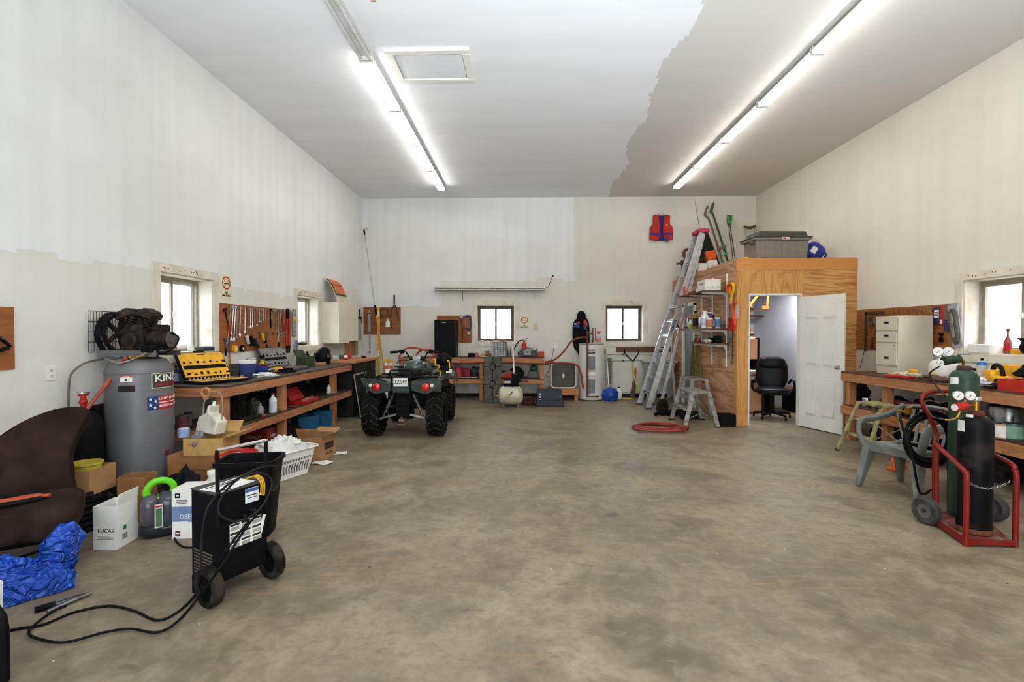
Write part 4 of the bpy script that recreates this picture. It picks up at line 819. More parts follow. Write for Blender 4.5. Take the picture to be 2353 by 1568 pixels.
for y in (4.98, 8.0): MB().b2((XL + .003, y, 0), (XL + .09, y + .09, ZB - .021)).build('post', WLUM[2], r, smooth=False)
# dark cabinet with thick wood top in the far left corner
r = T('metal_cabinet', 'dark metal drawer cabinet with light wood top in far left corner', 'cabinet', (0, 0, 0)); DC = M('2b2a26', .5, .3, .12, 6)
MB().b2((XL + .003, 8.60, .03), (-3.02, 9.86, .955)).build('cabinet_body', DC, r, smooth=False, bevel=.004); MB().b2((XL + .003, 8.595, .957), (-2.98, 9.9, 1.0)).build('cabinet_top', WLUM[1], r, smooth=False, bevel=.004)
for z0 in (.79, .6, .41):
    q = MB().b2((-3.018, 9.5, z0), (-3.005, 9.84, z0 + .16)).build('drawer', DC, r, smooth=False, bevel=.003); MB().b2((-3.003, 9.62, z0 + .07), (-2.985, 9.72, z0 + .09)).build('drawer_handle', CHR, q, bevel=.003)
q = MB().b2((-3.018, 8.64, .06), (-3.006, 9.46, .93)).build('cabinet_door', DC, r, smooth=False, bevel=.003); MB().b2((-3.004, 9.2, .5), (-2.985, 9.23, .62)).build('door_handle', BRASS, q, bevel=.003); MB().b2((-3.004, 9.2, .7), (-2.99, 9.24, .78)).build('lock_plate', CHR, q, bevel=.003)
# leaning window screen
r = T('window_screen', 'narrow white framed insect screen leaning on the dark cabinet', 'window screen', (-2.985, 8.52, 0), 0); tp = Matrix.Rotation(R(-9), 4, 'Y'); m = MB(); m.X = Matrix.Translation((.12, 0, 0)) @ Matrix.Rotation(R(-9), 4, 'Y')
for (a_, b_, c_, d_) in ((0, .55, .0, .02), (0, .55, .76, .78), (0, .02, .02, .76), (.53, .55, .02, .76)): m.b2((-.006, a_, c_), (.006, b_, d_))
m.build('screen_frame', ALU, r, smooth=False); m = MB(); m.X = Matrix.Translation((.12, 0, 0)) @ tp; m.b2((-.001, .02, .02), (.001, .53, .76)); m.build('screen_mesh', M('24241f', .8, 0, .1, alpha=.75), r, smooth=False)
blob('cloth_bag', 'white cloth bag on the floor between leaning screen and quad bike', 'bag', PZ(832, 952) + Vector((-.04, .1, 0)), (.18, .15, .14), M('c9c6bf', .8, 0, .04), 5)
# blue crates under the bench
for i_, (x, y, lb) in enumerate(((-3.3, 7.35, 'blue plastic crate under the left workbench nearest the middle post'), (-3.3, 7.75, 'blue plastic crate under the left workbench beside the dark cabinet'))):
    r = T('plastic_crate', lb, 'crate', (x, y, 0), 0, 'blue crates under the left workbench'); m = MB(); MB().lathe([(.14, 0), (.2, .0), (.215, .26), (.2, .26), (.19, .01), (0, .01)], n=4).build('crate_body', M('1f5a80', .5), r)
# yellow tool case
def tool_case(label, A, B, dpt, rot_lid, body, inner, tools, lidtools, seed):
    d = (B - A); L = d.length; rz = math.atan2(d.y, d.x) if 1 else 0; c_ = (A + B) / 2
    r = T('tool_case', label, 'tool case', (c_.x, c_.y, ZB + .001), rz); rnd = random.Random(seed)
    MB().b2((-L / 2, -dpt, 0), (L / 2, 0, .035)).build('case_tray', body, r, bevel=.01); q = MB().b2((-L / 2 + .012, -dpt + .012, .034), (L / 2 - .012, -.012, .04)).build('tray_insert', inner, r, bevel=.003)
    tm = MB()
    for i in range(10): x = -L / 2 + .04 + i * (L - .08) / 9; tm.cyl((x, -dpt + .03, .046), (x, -dpt + .03 + rnd.uniform(.06, .12), .046), .006 + .003 * (i % 2), n=8)
    for i in range(12): x = -L / 2 + .04 + i * (L - .08) / 11; tm.cyl((x, -.05, .04), (x, -.05, .06), .008, n=10)
    tm.build('sockets_and_bits', tools, r)['kind'] = 'stuff'
    TL_ = Matrix.Translation((0, .0, .035)) @ Matrix.Rotation(rot_lid, 4, 'X'); m = MB(); m.X = TL_; m.b2((-L / 2, -.035, 0), (L / 2, 0, dpt)); lid = m.build('case_lid', body, r, bevel=.01)
    m = MB(); m.X = TL_; m.b2((-L / 2 + .014, -.041, .014), (L / 2 - .014, -.034, dpt - .014)); m.build('lid_insert', inner, lid, bevel=.003)
    tm = MB(); tm.X = TL_
    for row, z0 in enumerate((.05, .12, .19)):
        if z0 > dpt - .05: break
        if row == 1: tm.b2((-L / 2 + .03, -.046, z0 - .012), (L / 2 - .03, -.04, z0 + .03))
        else:
            for i in range(7): x = -L / 2 + .04 + i * (L - .08) / 6.2; tm.b2((x, -.046, z0 - .012), (x + rnd.uniform(.015, .04), -.04, z0 + rnd.uniform(.0, .028)))
    tm.build('lid_tools', lidtools, lid)['kind'] = 'stuff'
    m = MB(); m.X = TL_; m.b2((-.05, -.05, dpt - .04), (.05, -.0, dpt - .03)); m.b2((-.06, -.03, dpt), (.06, -.01, dpt + .02)); m.build('carry_handle', body, lid, bevel=.004)
    return r
tool_case('black and yellow tool case standing open near end of left workbench', Vector((-3.62, 5.12, 0)), Vector((-3.42, 5.62, 0)), .32, R(-30), BLK, YEL, CHR, BLKM, 1)
tool_case('grey socket set case standing open beside the hanging red cutters', Vector((-3.62, 6.78, 0)), Vector((-3.58, 7.38, 0)), .32, R(-28), M('3c3c3e', .5), M('7a7874', .5), STEEL, BLKM, 2)
def on(u, v, z=ZB): return PZ(u, v, z + .0005)
def onx(u, x, z=ZB): p_ = PX(u, 800, x); return Vector((x, p_.y, z + .0005))
# things on the left worktop, near to far
bottle('green spray bottle standing next to the compressor end of left workbench', onx(411, -3.66), .2, .032, M('1f7a44'), WHITE, WHITE)
bottle('dark blue bottle standing behind the green one on left workbench', onx(417, -3.74), .19, .03, M('1c2a50'), BLK, M('8aa0c0'))
m = MB(); m.b2((-.12, -.005, 0), (.12, .005, .16)); tag(m.build('grey_sheet', GRY, smooth=False), 'small grey metal sheet propped behind the yellow tool case', 'sheet', loc=(-3.73, 5.25, ZB), rot=(R(-8), 0, R(80)))
tag(MB().b2((-.07, -.05, 0), (.07, .05, .09)).build('filter_box', M('3a3430', .7), bevel=.002), 'dark small parts box behind the wipes tub', 'box', loc=onx(531, -3.6) , rz=.3)
tag(MB().b2((-.05, -.05, 0), (.05, .05, .13)).build('filter_box', M('6a4630', .8), bevel=.002), 'brown small carton next to the dark parts box', 'box', loc=onx(516, -3.66), rz=.2)
tag(MB().b2((-.05, -.04, 0), (.05, .04, .15)).build('filter_box', M('4a4040', .8), bevel=.002), 'grey brown carton between brown carton and wipes tub', 'box', loc=onx(538, -3.70), rz=.2)
can('green and yellow tin can behind the yellow tool case', onx(503, -3.62), .13, .04, M('2c5a30'), STEEL, YEL)
bottle('white round bottle with black cap on left workbench by the window', onx(489, -3.70), .2, .04, WHITE, BLK, M('c8b48a'))
lathe_thing('wipes_tub', 'white tub with dark blue label standing on left workbench', 'tub', onx(568, -3.45), [(.085, 0), (.095, .17), (.1, .17), (.1, .2), (0, .205)], WHITE, [('paper_label', [(.088, .02), (.0965, .16)], M('26356e', .6))], body='tub_body')
lathe_thing('clear_tub', 'clear ribbed plastic cup stack behind the wipes tub', 'tub', onx(585, -3.62), [(.05, 0), (.055, .18), (.058, .18), (.058, .19)], M('b9bec2', .2, 0, .05), [('rim', [(.058, .19), (.06, .2), (.05, .2)], WHITE)], body='tub_body')
blob('white_rag', 'crumpled white rag in front of the wipes tub', 'rag', onx(592, -3.27), (.14, .09, .03), M('dddbd6', .85, 0, .05), 8, .6, 3.5); blob('dark_glove', 'dark blue glove lying against the wipes tub', 'glove', onx(575, -3.28), (.04, .05, .05), M('22264a', .8), 3, .4)
sprayer('yellow spray bottle with black trigger on left workbench', onx(613, -3.62), .24, .045, M('d8b820', .4), BLK, R(160), M('2a4a9a', .5))
blob('blue_rag', 'bunched dark blue rag behind the yellow drill', 'rag', onx(600, -3.5), (.09, .07, .06), M('1c2f6e', .85, 0, .1), 12, .3); blob('red_rag', 'small dark red rag on top of the blue rag', 'rag', onx(606, -3.53) + Vector((0, 0, .085)), (.05, .045, .022), M('7a1c1c', .85), 13, .3)
r = T('drill', 'yellow and black cordless drill lying on left workbench', 'drill', on(633, 857), R(75)); m = MB(); m.cyl((-.02, 0, .045), (.13, 0, .045), .035, n=20); m.build('drill_body', YEL, r); m = MB(); m.cyl((.13, 0, .045), (.17, 0, .045), .033); m.build('drill_back', BLK, r)
m = MB(); m.cyl((-.08, 0, .045), (-.02, 0, .045), .024, .03); m.cyl((-.11, 0, .045), (-.08, 0, .045), .012, .022); m.build('chuck', STEEL, r); m = MB(); m.box((.07, -.1, .03), (.05, .14, .04), (0, 0, .2)); m.box((.09, -.17, .035), (.1, .05, .065)); m.build('drill_grip', BLK, r, bevel=.006)
tag(wrench(.26).at() and wrench(.26).build('wrench', CHR), 'chrome wrench lying on the edge of left workbench in front of the grey case', 'wrench', loc=on(655, 852) + Vector((0, 0, .008)), rot=(R(90), 0, R(60)))
r = T('ammo_tin', 'olive green ammunition tin with lid open below the far left window', 'ammunition box', onx(702, -3.52), R(86)); OL = M('3c4428', .55, .2, .1); MB().b2((-.14, -.08, 0), (.14, .08, .17)).build('tin_body', OL, r, bevel=.004); m = MB(); m.box((0, .09, .2), (.28, .015, .15), (R(-30), 0, 0)); m.build('tin_lid', OL, r, bevel=.003); m = MB(); m.tube([(-.06, 0, .175), (-.05, -.0, .19), (.05, 0, .19), (.06, 0, .175)], .004); m.build('carry_handle', BLK, r)
bottle('black and red oil bottle behind the ammunition tin', onx(721, -3.6), .23, .04, BLK, BLK, RED)
r = T('welding_helmet', 'black welding helmet resting on far end of left workbench', 'welding helmet', (-3.45, 8.38, ZB), R(-45)); m = MB()
m.ball((0, 0, .13), (.13, .15, .17), 28, 18, fn=lambda q: .82 if q.y > .55 else 1, lo=-.38); m.build('helmet_shell', BLK, r, ang=60); m = MB(); m.box((0, -.142, .15), (.12, .02, .1)); q_ = m.build('visor_frame', BLKM, r, bevel=.006); MB().box((0, -.154, .155), (.095, .004, .05)).build('dark_lens', M('0a1210', .05), q_); m = MB(); m.cyl((.13, .02, .15), (.155, .02, .15), .03); m.build('adjust_knob', M('3a3f48', .3), r)
for (u, x, lb, cat, nm, sz, mt) in ((735, -3.55, 'small white parts carton left of the welding helmet', 'box', 'small_carton', (.12, .1, .06), M('8c93b8')), (745, -3.42, 'tan small wooden block left of the welding helmet', 'block', 'wood_block', (.16, .08, .05), WLUM[0]), (733, -3.68, 'small clear jar behind the ammunition tin', 'jar', 'jar', (.06, .06, .1), M('9a9a98')), (660, -3.2, 'small black case corner lying behind the chrome wrench', 'case', 'flat_case', (.1, .07, .03), BLKM)):
    tag(MB().b2((-sz[0] / 2, -sz[1] / 2, 0), (sz[0] / 2, sz[1] / 2, sz[2])).build(nm, mt, bevel=.004), lb, cat, loc=onx(u, x), rz=.4)
# on the dark cabinet
for i_, (u, x, nm, lb, cat, sz, mt) in enumerate(((806, -3.4, 'glass_jar', 'clear jar lying on the dark cabinet beside the helmet', 'jar', (.1, .08, .09), M('b0b0ac', .2)), (818, -3.3, 'red_clamp', 'red small clamp lying on the dark cabinet', 'clamp', (.12, .05, .04), RED), (829, -3.35, 'white_cup', 'white plastic cup on the dark cabinet', 'cup', (.06, .06, .08), WHITE), (836, -3.5, 'green_glove', 'green glove lying on the dark cabinet', 'glove', (.2, .12, .07), M('27552a')), (845, -3.45, 'red_toolbox', 'small red toolbox at the back of the dark cabinet', 'toolbox', (.3, .12, .1), RED), (852, -3.2, 'black_torch', 'black torch lying on the edge of the dark cabinet', 'torch', (.2, .035, .035), BLK))):
    tag(MB().b2((-sz[0] / 2, -sz[1] / 2, 0), (sz[0] / 2, sz[1] / 2, sz[2])).build(nm, mt, bevel=min(sz) * .25), lb, cat, loc=(x, 8.78 + .185 * i_, 1.0005), rz=1.2 + i_ * .2)
# wall side: wooden board, window sill clutter
o = MB().b2((XL + .001, 6.02, 1.25), (XL + .014, 7.88, 1.87)).build('tool_board', WBOARD, smooth=False); tag(o, 'brown hardboard tool board hung with wrenches on the left wall', 'tool board')
nosmoking('NO SMOKING sign on the left wall above the tool board', PX(520, 660, XL + .0015) , hang('L'), .2, .3)
XT = XL + .022
def hung(u, v, x=XT): p_ = PX(u, v, x); return Vector((x, p_.y, p_.z))
def wr(i, u, v, L, lb, x=XT, wl='L', tilt=0, gp='wrenches hung on the left tool board'):
    r = T('combination_wrench', lb, 'wrench', hung(u, v, x), 0, gp, rot=(0, R(tilt), hang(wl)))
    wrench(L).build('wrench_body', CHR if i % 3 else STEEL, r); m = MB(); m.cyl((0, -.006, 0), (0, .008, 0), .004, n=6); m.build('hook', STEEL, r)
wl_ = [(530, 706, .50, 10), (536, 706, .46, 7), (541, 707, .44, 6), (545, 707, .42, 4), (552, 708, .38, 3), (563, 709, .34, 2), (569, 709, .27, 0), (575, 710, .27, 0), (580, 710, .26, 2), (584, 710, .2, 0), (590, 711, .24, 0), (596, 711, .19, 0), (600, 711, .2, 0), (605, 711, .17, 0), (610, 711, .16, 0), (615, 711, .15, 0)]
od = ['first', 'second', 'third', 'fourth', 'fifth', 'sixth', 'seventh', 'eighth', 'ninth', 'tenth', 'eleventh', 'twelfth', 'thirteenth', 'fourteenth', 'fifteenth', 'sixteenth', 'seventeenth']
for i, (u, v, L, t_) in enumerate(wl_): wr(i, u, v, L, ('long ' if L > .4 else 'medium ' if L > .25 else 'short ') + 'steel wrench hung on the left tool board, %s from the window' % od[i], tilt=t_)
for i, (u, L) in enumerate(((634, .34), (638, .36), (643, .4), (647, .38))): wr(i, u, 713, L, 'steel wrench hung right of the round gauge on left tool board, %s of four' % od[i], tilt=-3 * i)
def hand_tool(nm, lb, cat, u, v, L, head, grip, wl='L', x=XT, w_=.02, tilt=0, hw=.05):
    r = T(nm, lb, cat, hung(u, v, x), 0, None, rot=(0, R(tilt), hang(wl))); MB().tube([(0, 0, 0), (0, 0, -L * .45), (0, 0, -L * .5)], w_ * .45, 8, k=0).build('shank', head, r); MB().tube([(0, 0, -L * .5), (.004, 0, -L * .75), (0, 0, -L)], w_, 8, flat=.7).build('grip', grip, r); m = MB(); m.box((0, 0, .0), (hw, .02, .03)); m.build('tool_head', head, r, bevel=.004); return r
hand_tool('pipe_wrench', 'black and red big pipe wrench at the window end of left tool board', 'pipe wrench', 517, 712, .36, BLKM, RED, w_=.018, tilt=-18, hw=.08)
hand_tool('hammer', 'small hammer with dark handle low on left tool board', 'hammer', 518, 782, .2, DSTEEL, BLKM, w_=.012)
hand_tool('hand_rasp', 'rasp with orange wooden handle hanging below left tool board', 'rasp', 527, 790, .3, DSTEEL, M('c8801c'), w_=.014)
hand_tool('adjustable_spanner', 'black adjustable spanner under the short wrenches', 'spanner', 622, 712, .27, BLKM, BLK, w_=.01)
hand_tool('hacksaw', 'steel hacksaw frame hanging under the adjustable spanner', 'hacksaw', 613, 765, .36, DSTEEL, BLKM, w_=.012)
hand_tool('pry_bar', 'dark steel pry bar hanging at the middle of left tool board', 'pry bar', 596, 765, .3, DSTEEL, STEEL, w_=.009)
r = T('round_gauge', 'round brass gauge hung among the wrenches of left tool board', 'gauge', hung(625, 713), hang('L')); m = MB(); m.cyl((0, 0, 0), (0, -.02, 0), .035, n=24); m.build('dial', M('8a7a58', .4, .3), r); m = MB(); m.tube([(-.04, 0, -.03), (-.05, 0, -.2), (-.03, 0, -.33), (0, 0, -.36)], .007); m.build('curved_stem', STEEL, r)
for i, (u, v, rr, mt, lb) in enumerate(((540, 802, .045, YEL, 'yellow tape roll hung on the lower edge of left tool board'), (557, 801, .045, BLK, 'black tape roll hung beside the yellow roll'))):
    r = T('tape_roll', lb, 'tape roll', hung(u, v, XL + .03), hang('L')); MB().lathe([(.02, -.015), (rr, -.015), (rr, .015), (.02, .015)], (0, 0, 0), 26, (0, 1, 0), closed=True).build('tape', mt, r); MB().lathe([(.016, -.016), (.021, -.016), (.021, .016), (.016, .016)], (0, 0, 0), 18, (0, 1, 0), closed=True).build('core', WHITE, r)
for i, (u, v, mt, lb) in enumerate(((568, 776, M('c4c2bc'), 'silver trouble light hung low on left tool board'), (577, 776, BLK, 'first black rivet gun hung low on left tool board'), (586, 782, M('2c2c2e', .3, .3), 'second black rivet gun hung low on left tool board'), (603, 770, YEL, 'yellow marked clamp hung low on left tool board'))):
    r = T('pistol_tool', lb, 'hand tool', hung(u, v, XL + .04), 0, None, rot=(0, R(-20), hang('L'))); m = MB(); m.cyl((0, 0, .02), (0, 0, -.09), .024, .02); m.build('tool_body', mt, r); m = MB(); m.box((.03, 0, -.08), (.03, .02, .12), (0, R(-15), 0)); m.build('grip', BLKM, r, bevel=.004)
r = T('bolt_cutters', 'red handled bolt cutters hung at the right end of left tool board', 'bolt cutters', hung(660, 722), hang('L')); m = MB(); m.b2((-.035, -.02, -.08), (.035, .005, .09)); m.build('cutter_jaws', BLKM, r, bevel=.01)
for x in (-1, 1): MB().tube([(x * .015, -.01, -.08), (x * .045, -.01, -.25), (x * .04, -.01, -.5)], .013, 8).build('cutter_handle', M('b01c18', .4), r); MB().tube([(x * .04, -.01, -.5), (x * .035, -.01, -.62)], .016, 8, k=0).build('grip', BLK, r)
r = T('red_snips', 'red handled snips hung between wrenches and bolt cutters', 'snips', hung(652, 716), hang('L')); MB().tube([(0, -.01, 0), (-.02, -.01, -.15), (.01, -.01, -.3)], .016, 8).build('snip_handle', M('8e3a34', .5), r); MB().b2((-.02, -.02, -.02), (.02, 0, .03)).build('snip_head', STEEL, r, bevel=.004)
r = T('blister_pack', 'hanging clear packet with yellow label right of the bolt cutters', 'packet', hung(676, 714, XL + .03), hang('L')); MB().b2((-.06, -.012, -.42), (.06, 0, .02)).build('clear_packet', M('8d8d90', .25, 0, .1), r, bevel=.006); MB().b2((-.055, -.016, -.17), (.04, -.012, -.1)).build('yellow_label', YEL, r); 
r = T('blister_pack', 'purple printed packet hanging below the yellow labelled packet', 'packet', hung(680, 785, XL + .03), hang('L')); MB().b2((-.05, -.012, -.22), (.05, 0, .02)).build('clear_packet', M('77738a', .3, 0, .2), r, bevel=.006)
hand_tool('long_screwdriver', 'black screwdriver hung below the right end of left tool board', 'screwdriver', 640, 770, .22, STEEL, BLK, w_=.012)
for i, (u, lb, sz, mt) in enumerate(((398, 'wooden block on the sill of the nearest left window', (.05, .08, .06), WLUM[0]), (438, 'white cup on the sill of the nearest left window', (.06, .06, .08), WHITE), (462, 'dark gloves lying on the sill of the nearest left window', (.12, .2, .05), M('3a3438', .7)))):
    p_ = PX(u, 800, XL - .08); tag(MB().b2((-sz[0] / 2, -sz[1] / 2, 0), (sz[0] / 2, sz[1] / 2, sz[2])).build(['wood_block', 'cup', 'work_gloves'][i], mt, bevel=min(sz) * .3), lb, ['block', 'cup', 'gloves'][i], loc=(XL - .08, p_.y, 1.2855))
tag(MB().ball((0, 0, .02), (.05, .14, .03), 14, 8, fn=lumpy(3, .5, 5), lo=-.33).build('sill_debris', M('3b2c2a', .8)), 'small dark clutter on the sill of the far left window', 'clutter', loc=(XL - .08, 8.5, 1.2855), kind='stuff')
# white wall cabinet pair and orange sign on top
r = T('wall_cabinet', 'white wall cabinet mounted beside the far left window', 'wall cabinet', (0, 0, 0)); CW = M('ddd8ca', .4, 0, .02, 3); MB().b2((XL + .002, 9.17, 1.3), (-3.51, 9.72, 2.08)).build('cabinet_body', CW, r, bevel=.002, smooth=False); MB().b2((-3.508, 9.175, 1.3), (-3.49, 9.715, 2.08)).build('cabinet_door', CW, r, bevel=.003, smooth=False)
r = T('wall_cabinet', 'shorter white wall cabinet to the right of the first wall cabinet', 'wall cabinet', (0, 0, 0)); MB().b2((XL + .002, 9.725, 1.34), (-3.51, 10.26, 2.08)).build('cabinet_body', CW, r, bevel=.002, smooth=False); MB().b2((-3.508, 9.73, 1.34), (-3.49, 10.255, 2.08)).build('cabinet_door', CW, r, bevel=.003, smooth=False)
r = T('paper_sign', 'orange lettered sign curling on top of the white wall cabinet', 'sign', (-3.53, 9.5, 2.081), 0, rot=(0, 0, R(90)))
m = MB(); sf = lambda u_, v_: ((u_ - .5) * .62, .24 * v_ ** 1.3 + .0, .5 * math.sin(v_ * 1.35) * .92); m.sheet(8, 16, sf, .006); m.build('sign_card', M('c9bfa8', .7), r)
for (v0, v1, mt, pn) in ((.22, .97, M('54483c'), 'dark_panel'),): m = MB(); m.sheet(6, 12, lambda u_, v_: (lambda q: (q[0], q[1] - .006, q[2] + .006))(sf(.04 + u_ * .92, v0 + (v1 - v0) * v_)), .003); pq = m.build(pn, mt, r)
m = MB()
for (u0, u1, v0, v1) in ((.08, .28, .62, .94), (.3, .5, .62, .94), (.52, .72, .62, .94), (.74, .93, .62, .94), (.08, .32, .27, .57), (.35, .62, .27, .57), (.65, .93, .27, .57)):
    m.sheet(3, 5, lambda u_, v_: (lambda q: (q[0], q[1] - .012, q[2] + .01))(sf(u0 + (u1 - u0) * u_, v0 + (v1 - v0) * v_)), .002)
m.build('orange_letters', M('d8744a', .6), r)
# electrical box and things right of the cabinets
r = T('breaker_box', 'grey electrical box with white label on far end of left wall', 'electrical box', (0, 0, 0)); MB().b2((XL + .002, 10.62, 1.33), (-3.66, 10.95, 1.8)).build('box_body', GRY, r, bevel=.004, smooth=False); MB().b2((-3.72, 10.615, 1.36), (-3.66, 10.62, 1.78)).build('white_label', WHITE, r); MB().cyl((-3.72, 10.75, 1.0), (-3.72, 10.75, 1.33), .02).build('conduit', GRY, r)
hand_tool('hand_brush', 'dark red broom head hung above the electrical box', 'brush', 826, 712, .3, M('3c2018'), M('3f1a14'), w_=.05, x=XL + .06, hw=.06)
tag(MB().b2((XL + .001, 10.3, 1.0), (XL + .012, 11.1, 1.9)).build('plywood_backer', WLUM[2], smooth=False), 'pale plywood backer board behind the electrical box', 'board')
# lower shelf things of the left bench
ZS = .506; D1 = M('1e1b1a', .7, 0, .2); 
def low(u, x): p_ = PX(u, 900, x); return Vector((x, p_.y, ZS))
can('dark paint can at the near end of the lower left shelf', low(418, -3.5), .15, .06, M('3c3840', .5), STEEL, M('5a3038')); can('black tall can on the lower left shelf by the compressor', low(432, -3.5), .17, .035, BLK, STEEL, M('4a4440')); can('blue and white small tub on the lower left shelf by the compressor', (low(421, -3.25)), .08, .05, M('8ea0c4', .5), WHITE, None, cat='tub', name='small_tub')
bottle('white bottle with red cap on the lower left shelf', low(627, -3.13), .24, .045, WHITE, RED, M('c8ccd8')); bottle('clear glass bottle on the lower left shelf', low(598, -3.15), .15, .035, M('8a8a84', .2), STEEL)
for i, (u, x, sx_, sy_, sz_, mt, lb, cat, nm) in enumerate(((545, -3.35, .14, .2, .22, D1, 'black power tool at the near post on the lower left shelf', 'power tool', 'power_tool'), (562, -3.3, .1, .12, .15, M('3a3a30'), 'dark jug behind the corner post on the lower left shelf', 'jug', 'dark_jug'), (578, -3.45, .16, .22, .2, D1, 'black motor on the lower left shelf', 'motor', 'motor'), (600, -3.5, .12, .2, .16, D1, 'black grinder at the back of lower left shelf', 'grinder', 'grinder'), (612, -3.4, .1, .12, .2, BLKM, 'black pump at the back of lower left shelf', 'pump', 'pump'), (669, -3.45, .14, .22, .18, D1, 'black circular saw on the lower left shelf beyond middle post', 'saw', 'circular_saw'), (690, -3.4, .14, .25, .2, D1, 'black sander on the lower left shelf', 'sander', 'sander'), (712, -3.5, .1, .18, .12, D1, 'dark red engine part at the back of lower left shelf', 'engine part', 'engine_part'), (745, -3.5, .16, .3, .22, BLKM, 'black equipment at the far end of lower left shelf', 'equipment', 'equipment'))):
    blob(nm, lb, cat, low(u, x), (sx_ * .62, sy_ * .55, sz_ * .75), mt, 20 + i, .5, 3.5)
r = T('socket_tray', 'red metal tray of sockets on the lower left shelf', 'tool tray', low(688, -3.2), R(92)); MB().b2((-.24, -.13, 0), (.24, .13, .045)).build('tray_body', RED, r, bevel=.006); m = MB()
for i in range(11): m.cyl((-.2 + i * .04, -.06, .045), (-.2 + i * .04, -.06, .065), .012, n=10)
m.build('socket_row', CHR, r)['kind'] = 'stuff'; m = MB(); m.box((0, .14, .12), (.46, .02, .2), (R(-35), 0, 0)); m.build('tray_lid', RED, r, bevel=.004)
bottle('white glue bottle at the far end of lower left shelf', low(763, -3.15), .16, .035, PLAST, WHITE, None, .25)
for i, (u, x, lb) in enumerate(((758, -3.1, 'steel pipe fittings lying at the far end of lower left shelf'), (705, -3.1, 'steel ratchet lying in front of the red tray'))): tag(MB().cyl((0, -.12, .02), (0, .12, .02), .02, n=12).build('steel_fitting', CHR), lb, 'fitting', loc=low(u, x), rz=.2 * i)
for i, (u, lb) in enumerate(((605, 'red handled pliers lying on the lower left shelf before the middle post'), (668, 'red screwdriver lying on the lower left shelf past the middle post'))):
    r = T('pliers', lb, 'pliers', low(u, -3.1), .3 + i); MB().tube([(0, -.1, .012), (.01, .02, .012)], .011, 8, k=0).build('red_grip', RED, r); MB().cyl((.01, .02, .01), (.01, .1, .01), .007).build('jaw', STEEL, r)
m = MB(); m.b2((-.05, -.2, 0), (.05, .2, .04)); tag(m.build('toolbox', D1, bevel=.01), 'long dark tool bag on the front edge of lower left shelf', 'tool bag', loc=low(560, -3.14) + Vector((0, .1, 0)))
r = T('paper_carton', 'tan carton lid slanting on the lower left shelf', 'carton', low(680, -3.5), R(90)); MB().box((0, 0, .16), (.3, .2, .02), (R(20), 0, 0)).box((0, -.0, .07), (.28, .16, .14)).build('lid', CARD, r)
# hand saw hooked on the bench end
r = T('handsaw', 'handsaw with pale wooden handle hooked at the near end of left workbench', 'saw', PY(473, 902, 4.905), R(0)); m = MB(); P = [(-.06, .05), (.05, .055), (.05, -.02), (.02, -.06), (-.04, -.055), (-.05, -.02), (-.02, -.02), (-.01, .015), (.025, .02), (.028, .0), (.012, -.03)]
m.lathe([(.032, -.011), (.052, -.011), (.052, .011), (.032, .011)], (0, 0, 0), 20, (0, 1, 0), closed=True); m.box((0, 0, -.06), (.05, .022, .03)); m.build('saw_handle', M('c99a5c', .5), r, bevel=.004); MB().prism([(-.02, 0), (.05, 0), (.04, -.35), (.01, -.35)], .002, Matrix(((1, 0, 0, 0), (0, 0, -1, 0), (0, 1, 0, -.07), (0, 0, 0, 1)))).build('saw_blade', DSTEEL, r, smooth=False)
# dark floor clutter beneath left bench
for i, (x, y, sz_, lb, nm, cat) in enumerate(((-3.35, 5.45, (.2, .16, .13), 'dark bag on the floor under the near end of left workbench', 'dark_bag', 'bag'), (-3.3, 5.85, (.2, .16, .1), 'black tarpaulin bundle on the floor under left workbench', 'tarpaulin_bundle', 'tarpaulin'), (-3.4, 6.75, (.25, .3, .13), 'black crate of parts on the floor under left workbench', 'parts_bundle', 'parts'), )): blob(nm, lb, cat, (x, y, 0), sz_, D1, 40 + i, .4, 3)
r = T('long_white_level', 'white level standing at far left corner beside the plywood board', 'level', (-3.6, 11.36, .0)); MB().b2((-.02, -.012, 1.0), (.02, .012, 2.02)).build('level_body', ALU, r, bevel=.002); MB().b2((-.019, -.011, 0), (.019, .011, 1.0)).build('lower_post', WHITE, r)
for z_ in (1.95, 1.5, 1.05): MB().cyl((0, -.016, z_), (0, -.012, z_), .017).build('vial', BLK, r)
